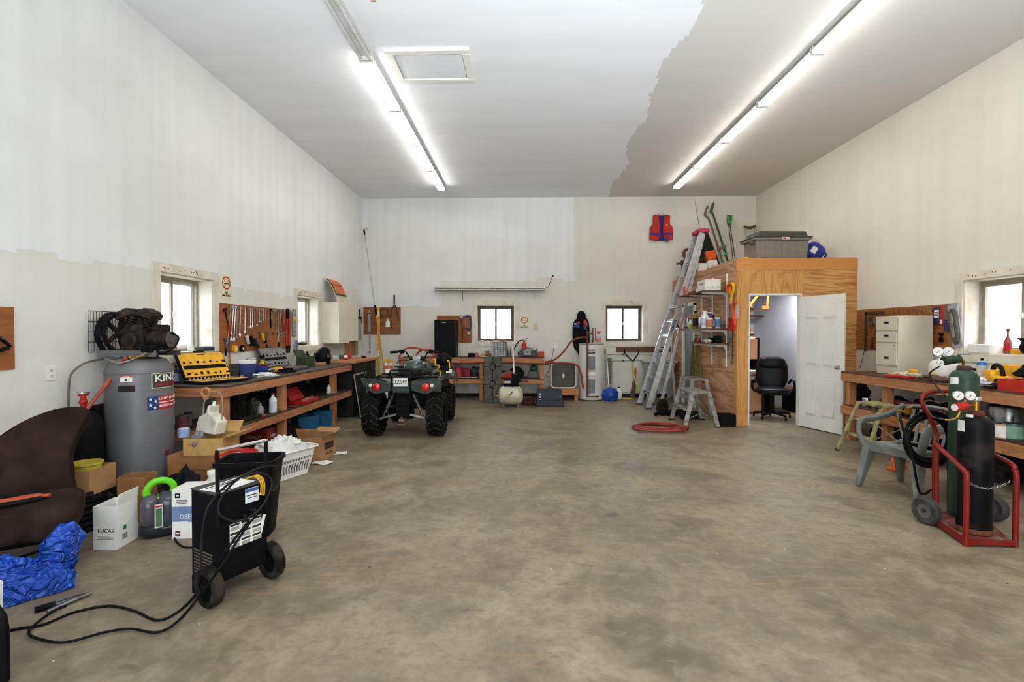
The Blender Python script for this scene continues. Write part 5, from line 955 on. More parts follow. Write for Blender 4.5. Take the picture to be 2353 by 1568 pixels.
# ============================================================= QUAD BIKE
r = T('quad_bike', 'dark green quad bike seen from behind with number plate 3ZS49', 'quad bike', (-1.73, 7.14, 0), R(1)); Q = r
QG = M('33403a', .28, .1, .05, 8, 'quad_green', coat=.5); QB = M('0d0d0e', .6, 0, .12); QT = M('131211', .8, 0, .2, 25); QL = M('2c2926', .8, 0, .2, 20)
def tyre(cx, cy, R0, W_, hub=True):
    m = MB(); h = W_ / 2; m.lathe([(R0 * .52, -h * .8), (R0 * .75, -h), (R0 * .92, -h * .93), (R0 * .975, -h * .6), (R0 * .985, 0), (R0 * .975, h * .6), (R0 * .92, h * .93), (R0 * .75, h), (R0 * .52, h * .8)], (cx, cy, R0), 44, (1, 0, 0), closed=True)
    N = 17
    for i in range(N):
        for s_ in (-1, 1):
            a = 2 * PI * (i + (.5 if s_ > 0 else 0) * .0) / N
            Tm = Matrix.Translation((cx, cy, R0)) @ Matrix.Rotation(a, 4, 'X')
            m.add([Tm @ Matrix.Rotation(0, 4, 'X') @ Vector(v_) for v_ in [(s_ * .01, -.0 + .018, R0 - .012), (s_ * .01, .045, R0 - .012), (s_ * h * .86, -.02, R0 - .022), (s_ * h * .86, -.048, R0 - .022), (s_ * .012, .02, R0 + .004), (s_ * .012, .041, R0 + .004), (s_ * h * .84, -.023, R0 - .006), (s_ * h * .84, -.045, R0 - .006)]],
                  [(0, 1, 2, 3), (4, 7, 6, 5), (0, 4, 5, 1), (1, 5, 6, 2), (2, 6, 7, 3), (3, 7, 4, 0)], 1)
            Tm = Matrix.Translation((cx, cy, R0)) @ Matrix.Rotation(a + PI / N, 4, 'X'); m.add([Tm @ Vector(v_) for v_ in [(s_ * h * .75, -.014, R0 - .03), (s_ * h * .75, .014, R0 - .03), (s_ * h * 1.02, .012, R0 - .05), (s_ * h * 1.02, -.012, R0 - .05), (s_ * h * .75, -.012, R0 + .0), (s_ * h * .75, .012, R0 + .0), (s_ * h * 1.0, .01, R0 - .025), (s_ * h * 1.0, -.01, R0 - .025)]], [(0, 1, 2, 3), (4, 7, 6, 5), (0, 4, 5, 1), (1, 5, 6, 2), (2, 6, 7, 3), (3, 7, 4, 0)], 1)
    w_ = m.build('wheel', [QT, QL], r); m = MB(); m.lathe([(R0 * .52, -h * .75), (R0 * .5, -h * .3), (.04, -h * .2), (.04, h * .2), (R0 * .5, h * .3), (R0 * .52, h * .75), (R0 * .48, h * .75), (R0 * .46, h * .1), (0.0, 0)], (cx, cy, R0), 30, (1, 0, 0)); m.build('wheel_rim', QB, w_)
tyre(-.455, 0, .315, .25); tyre(.455, 0, .315, .25); tyre(-.44, 1.28, .31, .2); tyre(.44, 1.28, .31, .2)
# rear fender: full width moulded panel plus arched top over each wheel
m = MB(); O = [(-.57, .86), (-.575, .83), (-.53, .75), (-.46, .68), (-.38, .635), (-.31, .635), (-.2, .665), (-.135, .68), (-.12, .645), (.12, .645), (.135, .68), (.2, .665), (.31, .635), (.38, .635), (.46, .68), (.53, .75), (.575, .83), (.57, .86), (.48, .862), (.38, .845), (.22, .80), (.14, .79), (-.14, .79), (-.22, .80), (-.38, .845), (-.48, .862)]
m.prism(O, .05, Matrix(((1, 0, 0, 0), (0, 0, -1, -.26), (0, 1, 0, 0), (0, 0, 0, 1))))
m.build('rear_fender', QG, r, bevel=.012)
for s_ in (-1, 1):
    m = MB(); m.sheet(10, 14, lambda u_, v_: (s_ * (.14 + .44 * u_), -.27 + .72 * v_, .79 + .075 * math.sin(min(1, u_ * 1.1) * PI * .75) * (1 - .3 * v_) - .35 * max(0, v_ - .62) ** 1.2 - .03 * max(0, .2 - v_)), .012)
    m.build('fender_top', QG, r); m = MB(); m.sheet(4, 12, lambda u_, v_: (s_ * (.575 - .012 * u_), -.27 + .7 * v_, .85 - .14 * u_ * math.sin(PI * (v_ * .8 + .1)) - .35 * max(0, v_ - .62) ** 1.2), .01); m.build('fender_flare', QB, r)
    m = MB(); m.sheet(8, 12, lambda u_, v_: (s_ * (.2 + .38 * u_), .92 + .62 * v_, .72 + .16 * math.sin(PI * (.2 + .65 * v_)) - .04 * u_), .012); m.build('front_fender', QG, r)
    m = MB(); m.sheet(3, 12, lambda u_, v_: (s_ * (.58 - .004 * u_), .92 + .62 * v_, .68 + .16 * math.sin(PI * (.2 + .65 * v_)) - .16 * u_), .008); m.build('front_flare', QG, r)
    printed(r, 'fender_label', (s_ * .5, .96, .855), .09, .1, (R(35), 0, 0), PAPER, [(0, .03, .08, .012, YEL), (0, 0, .06, .005, GRY), (0, -.02, .06, .005, GRY)])
m = MB(); m.b2((-.12, -.3, .66), (.12, -.255, .79)); m.build('tail_panel', QG, r, bevel=.012)
for s_ in (-1, 1):
    m = MB(); m.lathe([(.058, 0), (.056, .018), (.035, .03), (0, .034)], (s_ * .345, -.31, .735), 24, (0, -1, 0)); m.lathe([(.06, 0), (.062, .01), (.058, .012)], (s_ * .345, -.308, .735), 24, (0, -1, 0), mi=1); m.build('tail_light', [M('c8161a', .12, 0, .04, coat=1), QB], r)
    m = MB(); m.lathe([(.028, 0), (.02, .018), (0, .024)], (s_ * .43, -.308, .755), 18, (0, -1, 0)); m.build('indicator', M('d8d6cc', .15, 0, .02), r)
m = MB(); m.tube([(-.52, -.3, .875), (-.3, -.31, .872), (.3, -.31, .872), (.52, -.3, .875)], .013, 8); m.tube([(-.16, -.31, .872), (-.15, -.31, .95), (-.12, -.31, .968), (.12, -.31, .968), (.15, -.31, .95), (.16, -.31, .872)], .011, 8)
m.tube([(-.36, -.3, .872), (-.36, .25, .872)], .011, 8); m.tube([(.36, -.3, .872), (.36, .25, .872)], .011, 8); m.tube([(-.12, -.3, .872), (-.12, .25, .872)], .009, 8); m.tube([(.12, -.3, .872), (.12, .25, .872)], .009, 8); m.tube([(-.42, .25, .872), (.42, .25, .872)], .012, 8)
for s_ in (-1, 1): m.tube([(s_ * .13, -.31, .87), (s_ * .13, -.32, .7), (s_ * .12, -.3, .62)], .011, 8)
m.build('rear_rack', QB, r)
pl = MB().b2((-.1, -.345, .745), (.1, -.34, .865)).build('number_plate', WHITE, r, bevel=.004); text('3ZS49', .075, (0, -.3465, .805), (R(90), 0, 0), M('2a2e3a', .5), pl, bold=.0008, sx=.92)
MB().b2((-.03, -.338, .76), (.03, -.32, .85)).build('plate_bracket', QB, r)
m = MB(); m.ball((0, .28, .86), (.15, .33, .09), 24, 12, fn=rbox(0, 0, 0, 0)); m.build('seat', QB, r, ang=60)
m = MB(); m.ball((0, .66, .92), (.17, .25, .14), 24, 14, fn=rbox(0, 0, 0, 0)); m.ball((0, .9, .9), (.24, .2, .13), 24, 12); m.build('tank_cover', QG, r, ang=60)
m = MB(); m.ball((0, .84, 1.05), (.13, .09, .06), 24, 12); pd = m.build('instrument_pod', QB, r, ang=60); m = MB(); m.lathe([(.05, 0), (.048, .008), (0, .01)], (0, .77, 1.085), 20, (0, -.75, .66), sx=1.4); m.build('dial_glass', M('9a9e9c', .2, .2), pd)
m = MB()
for s_ in (-1, 1): m.tube([(s_ * .02, .86, 1.0), (s_ * .1, .84, 1.04), (s_ * .17, .8, 1.17), (s_ * .24, .76, 1.19), (s_ * .4, .7, 1.18)], .012, 8)
m.build('handlebar', QB, r)
for s_ in (-1, 1):
    MB().cyl((s_ * .29, .745, 1.186), (s_ * .41, .7, 1.18), .02).build('grip', QB, r); m = MB(); m.box((s_ * .235, .76, 1.19), (.07, .05, .06)); m.tube([(s_ * .25, .8, 1.2), (s_ * .3, .83, 1.2), (s_ * .39, .79, 1.19)], .006); m.build('brake_lever', QB, r, bevel=.006)
m = MB(); m.box((0, .3, .55), (.22, 1.0, .3)); m.box((0, -.1, .42), (.2, .25, .26)); m.cyl((-.12, -.05, .32), (.12, -.05, .32), .08); m.box((0, .9, .4), (.24, .7, .2)); m.cyl((0, -.22, .55), (0, .2, .55), .06); m.box((0, -.2, .5), (.15, .06, .12)); m.build('engine_block', QB, r, bevel=.015)
m = MB(); m.b2((-.04, -.3, .24), (.04, -.15, .28)); m.cyl((0, -.29, .28), (0, -.29, .31), .012); m.b2((-.05, -.32, .205), (.05, -.22, .215)); m.build('tow_hitch', M('8a7a70', .4, .6), r, bevel=.003)
for s_ in (-1, 1):
    MB().bar((s_ * .1, -.2, .33), (s_ * .34, -.16, .265), .03, .03).build('suspension_arm', M('8a8c8a', .45, .4), r, bevel=.004)
    m = MB(); a = Vector((s_ * .14, -.17, .62)); b_ = Vector((s_ * .29, -.19, .29)); m.cyl(a, b_, .012); K = []
    for i in range(9 * 10 + 1): t = .12 + .7 * i / 90; f_ = frame(b_ - a); K.append(a.lerp(b_, t) + f_[0] * math.cos(i * 2 * PI / 10) * .028 + f_[1] * math.sin(i * 2 * PI / 10) * .028)
    m.tube(K, .0055, 6, k=0); m.build('shock_spring', M('6c6c68', .35, .6), r)
    m = MB(); m.bar((s_ * .15, .45, .33), (s_ * .5, .55, .33), .28, .03); m.build('foot_board', QB, r, bevel=.01); m = MB(); m.bar((s_ * .1, 1.2, .35), (s_ * .35, 1.28, .3), .03, .03); m.build('suspension_arm', QB, r)
m = MB(); m.tube([(-.4, .95, .93), (-.4, 1.6, .9), (.4, 1.6, .9), (.4, .95, .93)], .012, 8, closed=True, k=0); 
for x in (-.2, 0, .2): m.tube([(x, .95, .93), (x, 1.6, .9)], .01, 8, k=0)
m.tube([(-.3, 1.62, .5), (-.3, 1.66, .88), (.3, 1.66, .88), (.3, 1.62, .5)], .014, 8, k=0); m.build('front_rack', QB, r)
for s_, q_ in ((-1, .93), (1, .93)): MB().cyl((s_ * .3, 1.5, .75), (s_ * .3, 1.58, .75), .06).build('head_light', CHR, r)
r = T('strap_hooks', 'bright yellow ratchet strap hooks on the right of the quad tank', 'straps', (-1.38, 7.9, .93), 0); m = MB(); m.tube([(-.12, 0, .12), (-.06, 0, .14), (-.05, -.02, .05), (.01, -.02, .04), (-.02, -.03, -.04), (.03, -.02, -.06), (.02, -.03, -.14)], .018, 8, flat=.6); m.build('yellow_strap', YEL, r)
m = MB(); m.box((.12, 0, .0), (.08, .06, .1)); m.build('ratchet', BLK, r, bevel=.01); MB().tube([(.14, -.03, .12), (.17, -.03, .1), (.18, -.04, .0)], .012, 8).build('yellow_handle', YEL, r)
blob('backpack', 'black bag carried on the quad bike behind the yellow hooks', 'bag', (-1.50, 8.28, .9), (.13, .12, .13), BLK, 33, .2)
# floor jacks, hoses and orange stands behind the bike
r = T('hose_reel', 'red rubber hose coiled in loops on the rack behind the quad bike', 'hose', (-2.02, 9.6, 1.02)); m = MB(); m.tube([(-.42, 0, -.15), (-.43, 0, .02), (-.3, 0, .17), (-.1, 0, .18), (.12, .02, .12), (.3, .05, .02), (.42, .05, -.05)], .018, 8); m.tube([(-.14, .06, -.1), (-.1, .06, .06), (0, .06, .14), (.16, .06, .14), (.34, .06, .06), (.55, .1, -.04)], .018, 8); m.build('hose_loop', M('a33a22', .5), r)
tag(MB().tube([(-2.5, 9.58, .9), (-2.47, 9.58, .96), (-1.9, 9.58, .96), (-1.85, 9.58, .9)], .012, 6, k=0).tube([(-2.5, 9.7, .8), (-1.85, 9.7, .8)], .012, 6, k=0).b2((-2.52, 9.5, .74), (-1.84, 9.8, .78)).build('tool_rack', M('4a3a30', .6, .3)), 'brown metal rack holding the red hose behind the quad bike', 'rack')
for i, x in enumerate((-2.62, -2.52)):
    r = T('striped_post', 'orange and white striped post of pair behind quad, %s' % ['left one', 'right one'][i], 'post', (x, 9.5, 0)); MB().cyl((0, 0, 0), (0, 0, .95), .03).build('white_post', WHITE, r); MB().lathe([(.034, .8), (.034, .86)]).build('orange_band', ORG, r); MB().lathe([(.034, .92), (.034, .98), (0, .98)]).build('orange_cap', YEL, r)

# ============================================================= BACK WALL
YW = YB
r = T('painted_plywood_board', 'plywood tool board in the far left corner of back wall', 'tool board', (0, 0, 0)); MB().b2((-3.78, YW - .014, 1.46), (-2.90, YW - .001, 2.10)).build('board_sheet', wood('board_ply', '5f3518', '8a5428', '9c6434', 0, .8, .6, 7), r, smooth=False)
def bk(u, v, y=YW - .03): return PY(u, v, y)
r = T('yellow_level', 'long yellow level standing against the corner tool board', 'level', (PY(868, 760, 11.3).x, 11.38, 0)); MB().b2((-.028, -.015, .75), (.028, .015, 2.1)).build('level_body', YEL, r, bevel=.003); MB().b2((-.02, -.012, 0), (.02, .012, .75)).build('lower_rail', YEL, r)
for z in (1.9, 1.45, .95): MB().b2((-.02, -.019, z), (.02, -.014, z + .12)).build('vial_window', WHITE, r)
r = T('extension_pole', 'long paint roller pole leaning in the far left corner', 'paint pole', (0, 0, 0)); a = PY(886, 832, 10.7); a.z = .01; a = Vector((PY(893, 860, 10.6).x, 10.6, .01)); b_ = PY(838, 540, 11.38); mid = a.lerp(b_, .5)
MB().cyl(a, mid, .016).build('wooden_pole', M('b98a45', .5), r); MB().cyl(mid, mid.lerp(b_, .12), .02).build('grip', BLK, r); MB().cyl(mid.lerp(b_, .1), b_, .011).build('steel_pole', ALU, r); MB().cyl(b_, b_ + (b_ - a).normalized() * .12, .02).build('black_end', BLK, r); q = b_ + (b_ - a).normalized() * .17; MB().cyl(q + Vector((-.01, 0, 0)), q + Vector((.1, 0, 0)), .02).build('roller', WHITE, r)
r = T('tin_snips', 'dark metal cutters hung at top of the corner tool board', 'cutters', bk(906, 690)); m = MB(); m.b2((-.018, -.01, -.1), (.018, .01, .12)); m.tube([(0, 0, -.1), (-.07, 0, -.25), (-.09, 0, -.42), (-.05, 0, -.55), (-.08, 0, -.65)], .016, 8, flat=.5); m.build('cutter_blade', M('3a2a24', .6, .3), r, bevel=.004); MB().tube([(0, 0, -.1), (.05, 0, -.2), (.08, 0, -.35), (.1, 0, -.48)], .016, 8).build('cutter_handle', M('4a3830', .6), r)
r = T('cable_coil', 'small coil of dark cable hung on the corner tool board', 'cable', bk(890, 719)); MB().tube([tuple(p) for p in [(math.cos(a) * .1, -.01 * (a // 6), math.sin(a) * .1) for a in [i * .45 for i in range(30)]]], .008, 6).build('coil', M('3b2f28', .6), r); MB().tube([(-.1, 0, 0), (-.08, 0, -.1), (-.2, 0, -.16)], .008, 6).build('tail', M('3b2f28', .6), r)
r = T('paper_tag', 'white paper tag hung on the corner tool board', 'tag', bk(891, 742)); MB().b2((-.05, -.004, -.1), (.05, 0, .03)).build('tag_sheet', PAPER, r); MB().b2((-.02, -.004, .03), (.02, 0, .08)).build('tag_top', PAPER, r)
outlet('white wall outlet with black plug left of the mini fridge', PY(986, 795, YW), 0)
r = T('unlit_wall_light', 'long unlit twin tube light mounted across the back wall', 'wall light', (0, 0, 0)); xa, xb = PY(998, 664, YW - .12).x, PY(1254, 664, YW - .12).x; zc = PY(1100, 664, YW - .12).z
m = MB(); m.b2((xa, YW - .16, zc + .005), (xb, YW - .04, zc + .055)); m.build('housing', M('c2beb4', .35, .3, .02, 3), r, smooth=False, bevel=.006)
for (x0, x1) in ((xa + .01, (xa + xb) / 2 - .02), ((xa + xb) / 2 + .02, xb - .01)):
    for dy in (-.14, -.08): MB().cyl((x0, YW + dy, zc - .02), (x1, YW + dy, zc - .02), .018).build('tube', M('b8b6ae', .2, .1), r)
for x in (xa + .02, (xa + xb) / 2, xb - .02): MB().b2((x - .015, YW - .16, zc - .04), (x + .015, YW - .05, zc + .01)).build('lamp_holder', M('b9b2a2'), r)
for u in (1063, 1227): x = PY(u, 664, YW).x; m = MB(); m.bar((x, YW - .001, zc + .03), (x, YW - .15, zc + .0), .015, .02); m.bar((x, YW - .004, zc - .28), (x, YW - .004, zc + .04), .015, .006, up=(0, 1, 0)); m.bar((x, YW - .01, zc - .25), (x, YW - .12, zc - .01), .012, .006); m.build('bracket', M('8f8a80', .5, .4), r)
m = MB(); m.tube([(xb, YW - .08, zc + .03), (xb + .06, YW - .05, zc + .05), (xb + .12, YW - .03, zc + .2), (xb + .17, YW - .02, zc + .3)], .006, 6); m.b2((xb + .15, YW - .02, zc + .29), (xb + .2, YW, zc + .32)); m.build('power_lead', M('3a3a38', .5), r)
nosmoking('NO SMOKING sign on the back wall right of the window', bk(1205, 741, YW - .004), 0, .19, .31)
r = T('thermostat', 'beige thermostat dial on the back wall right of the sign', 'thermostat', PY(1231, 751, YW - .001)); MB().b2((-.04, -.02, -.065), (.04, 0, .065)).build('cover', M('cfc7a4', .5), r, bevel=.004); MB().cyl((0, -.02, -.01), (0, -.03, -.01), .02).build('dial', M('c9bf96'), r)
outlet('double wall outlet with plug right of the fire extinguisher', PY(1275, 794, YW), 0, n2=True)
cable('fan_cord', 'thin black cord hanging from the double outlet to the fan', [PY(1272, 799, YW - .02), PY(1270, 815, YW - .03), PY(1262, 850, YW - .04), PY(1256, 862, YW - .04), PY(1264, 868, YW - .1)], .005)
r = T('tool_board', 'brown hardboard panel behind the black mini fridge', 'tool board', (0, 0, 0)); MB().b2((-2.05, YW - .014, 1.27), (-1.24, YW - .001, 1.90)).build('board_sheet', WBOARD, r, smooth=False)
r = T('blue_c_clamp', 'blue C clamp hung on the board beside the mini fridge', 'clamp', bk(1074, 742)); m = MB(); m.tube([(-.07, 0, .1), (-.04, 0, .15), (.06, 0, .14), (.08, 0, 0), (.07, 0, -.12), (.02, 0, -.15), (-.06, 0, -.13)], .018, 8); m.build('clamp_frame', M('20386e', .4), r); MB().cyl((-.05, 0, .12), (-.05, 0, -.06), .008).build('screw', STEEL, r)
for i, (u, v, rr, lb) in enumerate(((1060, 728, .04, 'grey hose reel end hung high beside the mini fridge'), (1077, 766, .035, 'small round gauge hung under the blue clamp'))): r = T('small_gauge', lb, 'gauge', bk(u, v)); MB().cyl((0, 0, 0), (0, -.02, 0), rr).build('gauge_case', STEEL, r); MB().cyl((0, -.02, 0), (0, -.024, 0), rr * .8).build('gauge_face', M('a8a49c'), r)
r = T('grease_gun', 'blue grey grease gun hung beside the mini fridge', 'grease gun', bk(1064, 742)); MB().tube([(-.05, 0, .1), (0, 0, .05), (.03, 0, -.12)], .016).build('gun_body', M('3a4558', .4, .3), r); MB().tube([(.03, 0, -.1), (.04, 0, -.3), (.02, 0, -.45)], .006).build('gun_hose', BLK, r)
for (x, w_, lb) in ((-.95, .2, 'white papers at the left on the sill of the middle back window'), (-.4, .22, 'dark papers at the right on the sill of the middle back window'), (2.25, .5, 'thin brown strips on the sill of the right back window')): tag(MB().sheet(8, 3, lambda u_, v_: ((u_ - .5) * w_, (v_ - .5) * .12, .018 + .012 * math.sin(u_ * 7)), .004).build('sill_papers', PAPER if x < -.5 else M('5c4234', .8)), lb, 'papers', loc=(x, YB + .07, 1.297))
# back bench
r = T('workbench', 'lumber workbench with lower shelf along the back wall', 'workbench', (0, 0, 0)); zb = .955; b0, b1 = -2.75, .43; y0 = 10.8
MB().b2((b0, y0, zb - .02), (b1 + .01, YW - .02, zb)).build('worktop', M('6a4030', .6, 0, .12, 5, dirt='3a2620'), r); MB().b2((b0, y0 - .002, zb - .115), (b1, y0 + .038, zb - .021)).build('front_rail', WLUM[0], r, smooth=False, bevel=.003); MB().b2((b1 - .038, y0 + .04, zb - .115), (b1, YW - .02, zb - .021)).build('end_rail', WLUM[1], r, smooth=False)
MB().b2((b0, y0 + .04, .47), (b1, YW - .02, .485)).build('lower_shelf', WBENCH, r); MB().b2((b0, y0 - .002, .38), (b1, y0 + .038, .469)).build('front_rail', WLUM[0], r, smooth=False, bevel=.003)
for x in (-2.7, -.99, b1 - .09):
    MB().b2((x, y0 + .04, 0), (x + .085, y0 + .13, .469)).build('post', WLUM[2], r, smooth=False); MB().b2((x, y0 + .04, .486), (x + .085, y0 + .13, zb - .021)).build('post', WLUM[2], r, smooth=False)
    MB().b2((x, YW - .11, 0), (x + .085, YW - .025, .469)).build('post', WLUM[2], r, smooth=False)
# mini fridge
r = T('mini_fridge', 'black mini fridge standing on the back workbench', 'mini fridge', (-1.77, 11.12, zb + .001), 0); MB().b2((-.235, -.17, .02), (.235, .24, .835)).build('fridge_body', BLK, r, bevel=.006); q = MB().b2((-.235, -.215, .02), (.235, -.172, .835)).build('fridge_door', BLK, r, bevel=.01); text('Danby', .03, (-.02, -.217, .77), (R(90), 0, 0), CHR, q)
for x in (-.2, .2):
    for y in (-.12, .2): MB().cyl((x, y, 0), (x, y, .02), .02).build('foot', BLK, r)
def bb(u, y=11.1, z=zb): p = PY(u, 800, y); return Vector((p.x, y, z + .0005))
r = T('battery_tester', 'black battery charger with red clips on the back workbench', 'battery charger', bb(1084, 11.0), .1); MB().b2((-.09, -.06, 0), (.07, .06, .09)).build('tester_body', BLK, r, bevel=.01); m = MB(); m.tube([(.08, 0, .02), (.12, 0, .09), (.15, -.02, .02), (.2, -.02, .01)], .012, 8); m.build('red_clips', RED, r)
for (u, y, sz, mt, lb, nm, cat) in ((1111, 11.15, (.1, .08, .07), M('b09a3a'), 'small yellow tin on the back workbench', 'small_tin', 'tin'), (1120, 11.2, (.09, .08, .13), M('7a5c48'), 'brown small carton on the back workbench', 'small_carton', 'box'), (1128, 11.05, (.08, .08, .08), M('6a3028'), 'dark red small box against the drawer organiser', 'small_box', 'box'), (1240, 11.15, (.2, .12, .12), RED, 'red toolbox at the right end of back workbench', 'toolbox', 'toolbox')): tag(MB().b2((-sz[0] / 2, -sz[1] / 2, 0), (sz[0] / 2, sz[1] / 2, sz[2])).build(nm, mt, bevel=.006), lb, cat, loc=bb(u, y))
tag(MB().sheet(5, 4, lambda u_, v_: ((u_ - .5) * .28, (v_ - .5) * .14, .012 + .01 * math.sin(u_ * 5)), .003).build('paper_sheet', PAPER), 'white paper lying on the front edge of back workbench', 'paper', loc=bb(1119, 10.92))
r = T('drawer_organiser', 'grey small parts organiser with many drawers on the back workbench', 'drawer organiser', bb(1147, 11.1)); MB().b2((-.165, -.06, 0), (.165, .1, .33)).build('organiser_case', M('3c4042', .5), r, bevel=.004)
for i in range(5):
    for j in range(6): q = MB().b2((-.155 + i * .063, -.068, .012 + j * .053), (-.155 + i * .063 + .056, -.058, .012 + j * .053 + .045)).build('drawer', M('8e9694', .2, 0, .12), r, bevel=.003); MB().b2((-.155 + i * .063 + .02, -.073, .012 + j * .053 + .01), (-.155 + i * .063 + .036, -.068, .012 + j * .053 + .018)).build('drawer_pull', M('6a6e6e'), q)
r = T('paper_stack', 'stack of brown papers lying on top of the drawer organiser', 'papers', bb(1147, 11.1, zb + .331)); 
for i in range(4): m = MB(); m.sheet(8, 3, lambda u_, v_: ((u_ - .5) * (.4 - .03 * i), (v_ - .5) * .2, .014 + .012 * i + .01 * math.sin(u_ * 5 + i)), .004); m.build('paper_sheet', M(['8a6a48', 'a8845c', '6e5236', 'b09a78'][i], .8), r)
can('grey steel canister right of the drawer organiser', bb(1170, 11.05), .2, .045, STEEL)
bottle('tall thin green bottle on the sill side of the boombox', bb(1233, 11.3), .19, .02, M('3a4a3a', .4), BLK)
r = T('boombox', 'grey portable stereo boombox on the back workbench', 'boombox', bb(1212, 11.0)); m = MB(); m.ball((0, 0, .085), (.22, .1, .085), 32, 14, fn=rbox(0, 0, 0, 0)); m.build('stereo_body', M('55585c', .35, .2), r, ang=60)
for s_ in (-1, 1): m = MB(); m.lathe([(.065, 0), (.062, .01), (0, .004)], (s_ * .14, -.094, .085), 24, (0, -1, 0)); m.build('speaker_grille', M('3c3e42', .5), r)
MB().b2((-.07, -.11, .05), (.07, -.09, .15)).build('control_panel', M('8e9092', .4), r, bevel=.004); MB().b2((-.03, -.113, .1), (.03, -.109, .13)).build('display', TXT, r); m = MB(); m.tube([(-.15, 0, .16), (-.1, 0, .2), (.1, 0, .2), (.15, 0, .16)], .008); m.build('carry_handle', DSTEEL, r)
r = T('fire_extinguisher', 'red fire extinguisher standing behind the boombox', 'fire extinguisher', bb(1204, 11.28)); MB().lathe([(.055, 0), (.06, .01), (.06, .26), (.05, .3), (.02, .325), (.02, .34)]).build('extinguisher_body', RED, r); MB().lathe([(.0605, .05), (.0605, .16)]).build('paper_label', PAPER, r)
m = MB(); m.box((.02, 0, .36), (.1, .025, .02)); m.box((.02, 0, .4), (.12, .025, .012), (0, -.2, 0)); m.cyl((0, 0, .34), (0, 0, .37), .02); m.build('valve_lever', BLK, r, bevel=.003); MB().tube([(-.02, 0, .36), (-.1, 0, .36), (-.17, -.03, .28), (-.23, -.05, .16)], .012, 8).build('discharge_hose', BLK, r)
r = T('pvc_pipe', 'white plastic pipe standing upright in front of the back workbench', 'pipe', (0, 0, 0)); p0 = PY(1185, 925, 10.22); p0.z = .004; p1 = PY(1178, 795, 10.4); MB().cyl(p0, p1, .018).build('pipe_length', PLAST, r)
# lower shelf clutter (back)
zs = .486
for (u, lb) in ((1036, 'red round can on the lower back shelf beside the quad bike'), (1053, 'taller red round can with label on the lower back shelf')): can(lb, bb(u, 11.1, zs), .19 if u == 1036 else .23, .09, RED, RED, M('c84a44', .5) if u == 1053 else None)
tag(MB().b2((-.08, -.08, 0), (.08, .08, .2)).build('red_box', RED, bevel=.01), 'red box beside the labelled red can on lower back shelf', 'box', loc=bb(1066, 11.2, zs))
tag(MB().cyl((-.33, 0, .02), (.33, 0, .02), .018).build('steel_bar', CHR), 'long chrome bar lying on the lower back shelf', 'bar', loc=bb(1070, 10.9, zs), rz=-.08)
blob('scrap_metal', 'bent grey metal scrap on the lower back shelf', 'scrap', bb(1086, 11.15, zs), (.13, .1, .14), M('3c3f42', .4, .4), 51, .5); blob('black_part', 'black motor part on the lower back shelf near the post', 'part', bb(1101, 11.15, zs), (.08, .1, .12), BLK, 52, .4)
r = T('red_toolbox', 'low red toolbox behind the grey patterned panel', 'toolbox', bb(1168, 11.1, zs)); MB().b2((-.2, -.1, 0), (.2, .1, .13)).build('box_body', RED, r, bevel=.01); MB().b2((-.05, -.02, .13), (.05, .02, .15)).build('handle', BLK, r)
blob('coiled_hose', 'dark coiled belt heap on the lower back shelf', 'belts', bb(1200, 11.2, zs), (.16, .12, .14), M('2e2a26', .7), 53, .3); r = T('green_globe', 'green and clear round lamp on the grey box under back bench', 'lamp', bb(1227, 11.1, zs + .151)); MB().lathe([(.06, 0), (.085, .03), (.09, .07), (.06, .12), (0, .135)]).build('globe', M('46604c', .15), r); MB().lathe([(.065, 0), (.088, .028), (.088, .032)]).build('base_ring', M('2a6a3a'), r)
tag(MB().b2((-.12, -.1, 0), (.12, .1, .15)).build('grey_box', M('565c5c', .5), bevel=.006), 'grey box on the right end of the lower back shelf', 'box', loc=bb(1227, 11.1, zs))
blob('dark_bundle', 'black bundle on the left of the lower back shelf', 'bundle', bb(1022, 11.25, zs), (.16, .07, .2), BLK, 54, .3)
cable('red_air_line', 'red air hose running along under the back worktop to the heater', [PY(1040, 838, 10.76), PY(1100, 834, 10.76), PY(1180, 834, 10.76), PY(1240, 838, 10.76), PY(1262, 838, 10.9)], .014, M('6a2418', .5), 'hose')
# grey moulded panel with hexagon channels leaning on the bench
r = T('moulded_panel', 'grey moulded plastic panel with hexagon channels leaning on back workbench', 'panel', (PY(1131, 900, 10.3).x, 10.42, .0), 0, None, rot=(R(-9), 0, R(2))); m = MB(); m.b2((-.19, -.02, 0), (.19, .03, 1.0)); m.build('panel_sheet', M('4c4b46', .7, 0, .15, 8), r, bevel=.02)
m = MB()
for zc in (.4, .78):
    P = [(math.cos(R(a)) * .062, zc + math.sin(R(a)) * .09) for a in range(30, 390, 60)]
    for i in range(6): a, b_ = P[i], P[(i + 1) % 6]; m.bar((a[0], -.022, a[1]), (b_[0], -.022, b_[1]), .02, .01, up=(0, 1, 0))
for (x0, z0, x1, z1) in ((0, .87, 0, 1.0), (0, .49, 0, .69), (0, .0, 0, .31), (-.19, .78, -.06, .78), (.06, .78, .19, .78), (-.19, .4, -.06, .4), (.06, .4, .19, .4)): m.bar((x0, -.022, z0), (x1, -.022, z1), .012, .008, up=(0, 1, 0))
m.build('channel_groove', BLK, r, smooth=False)
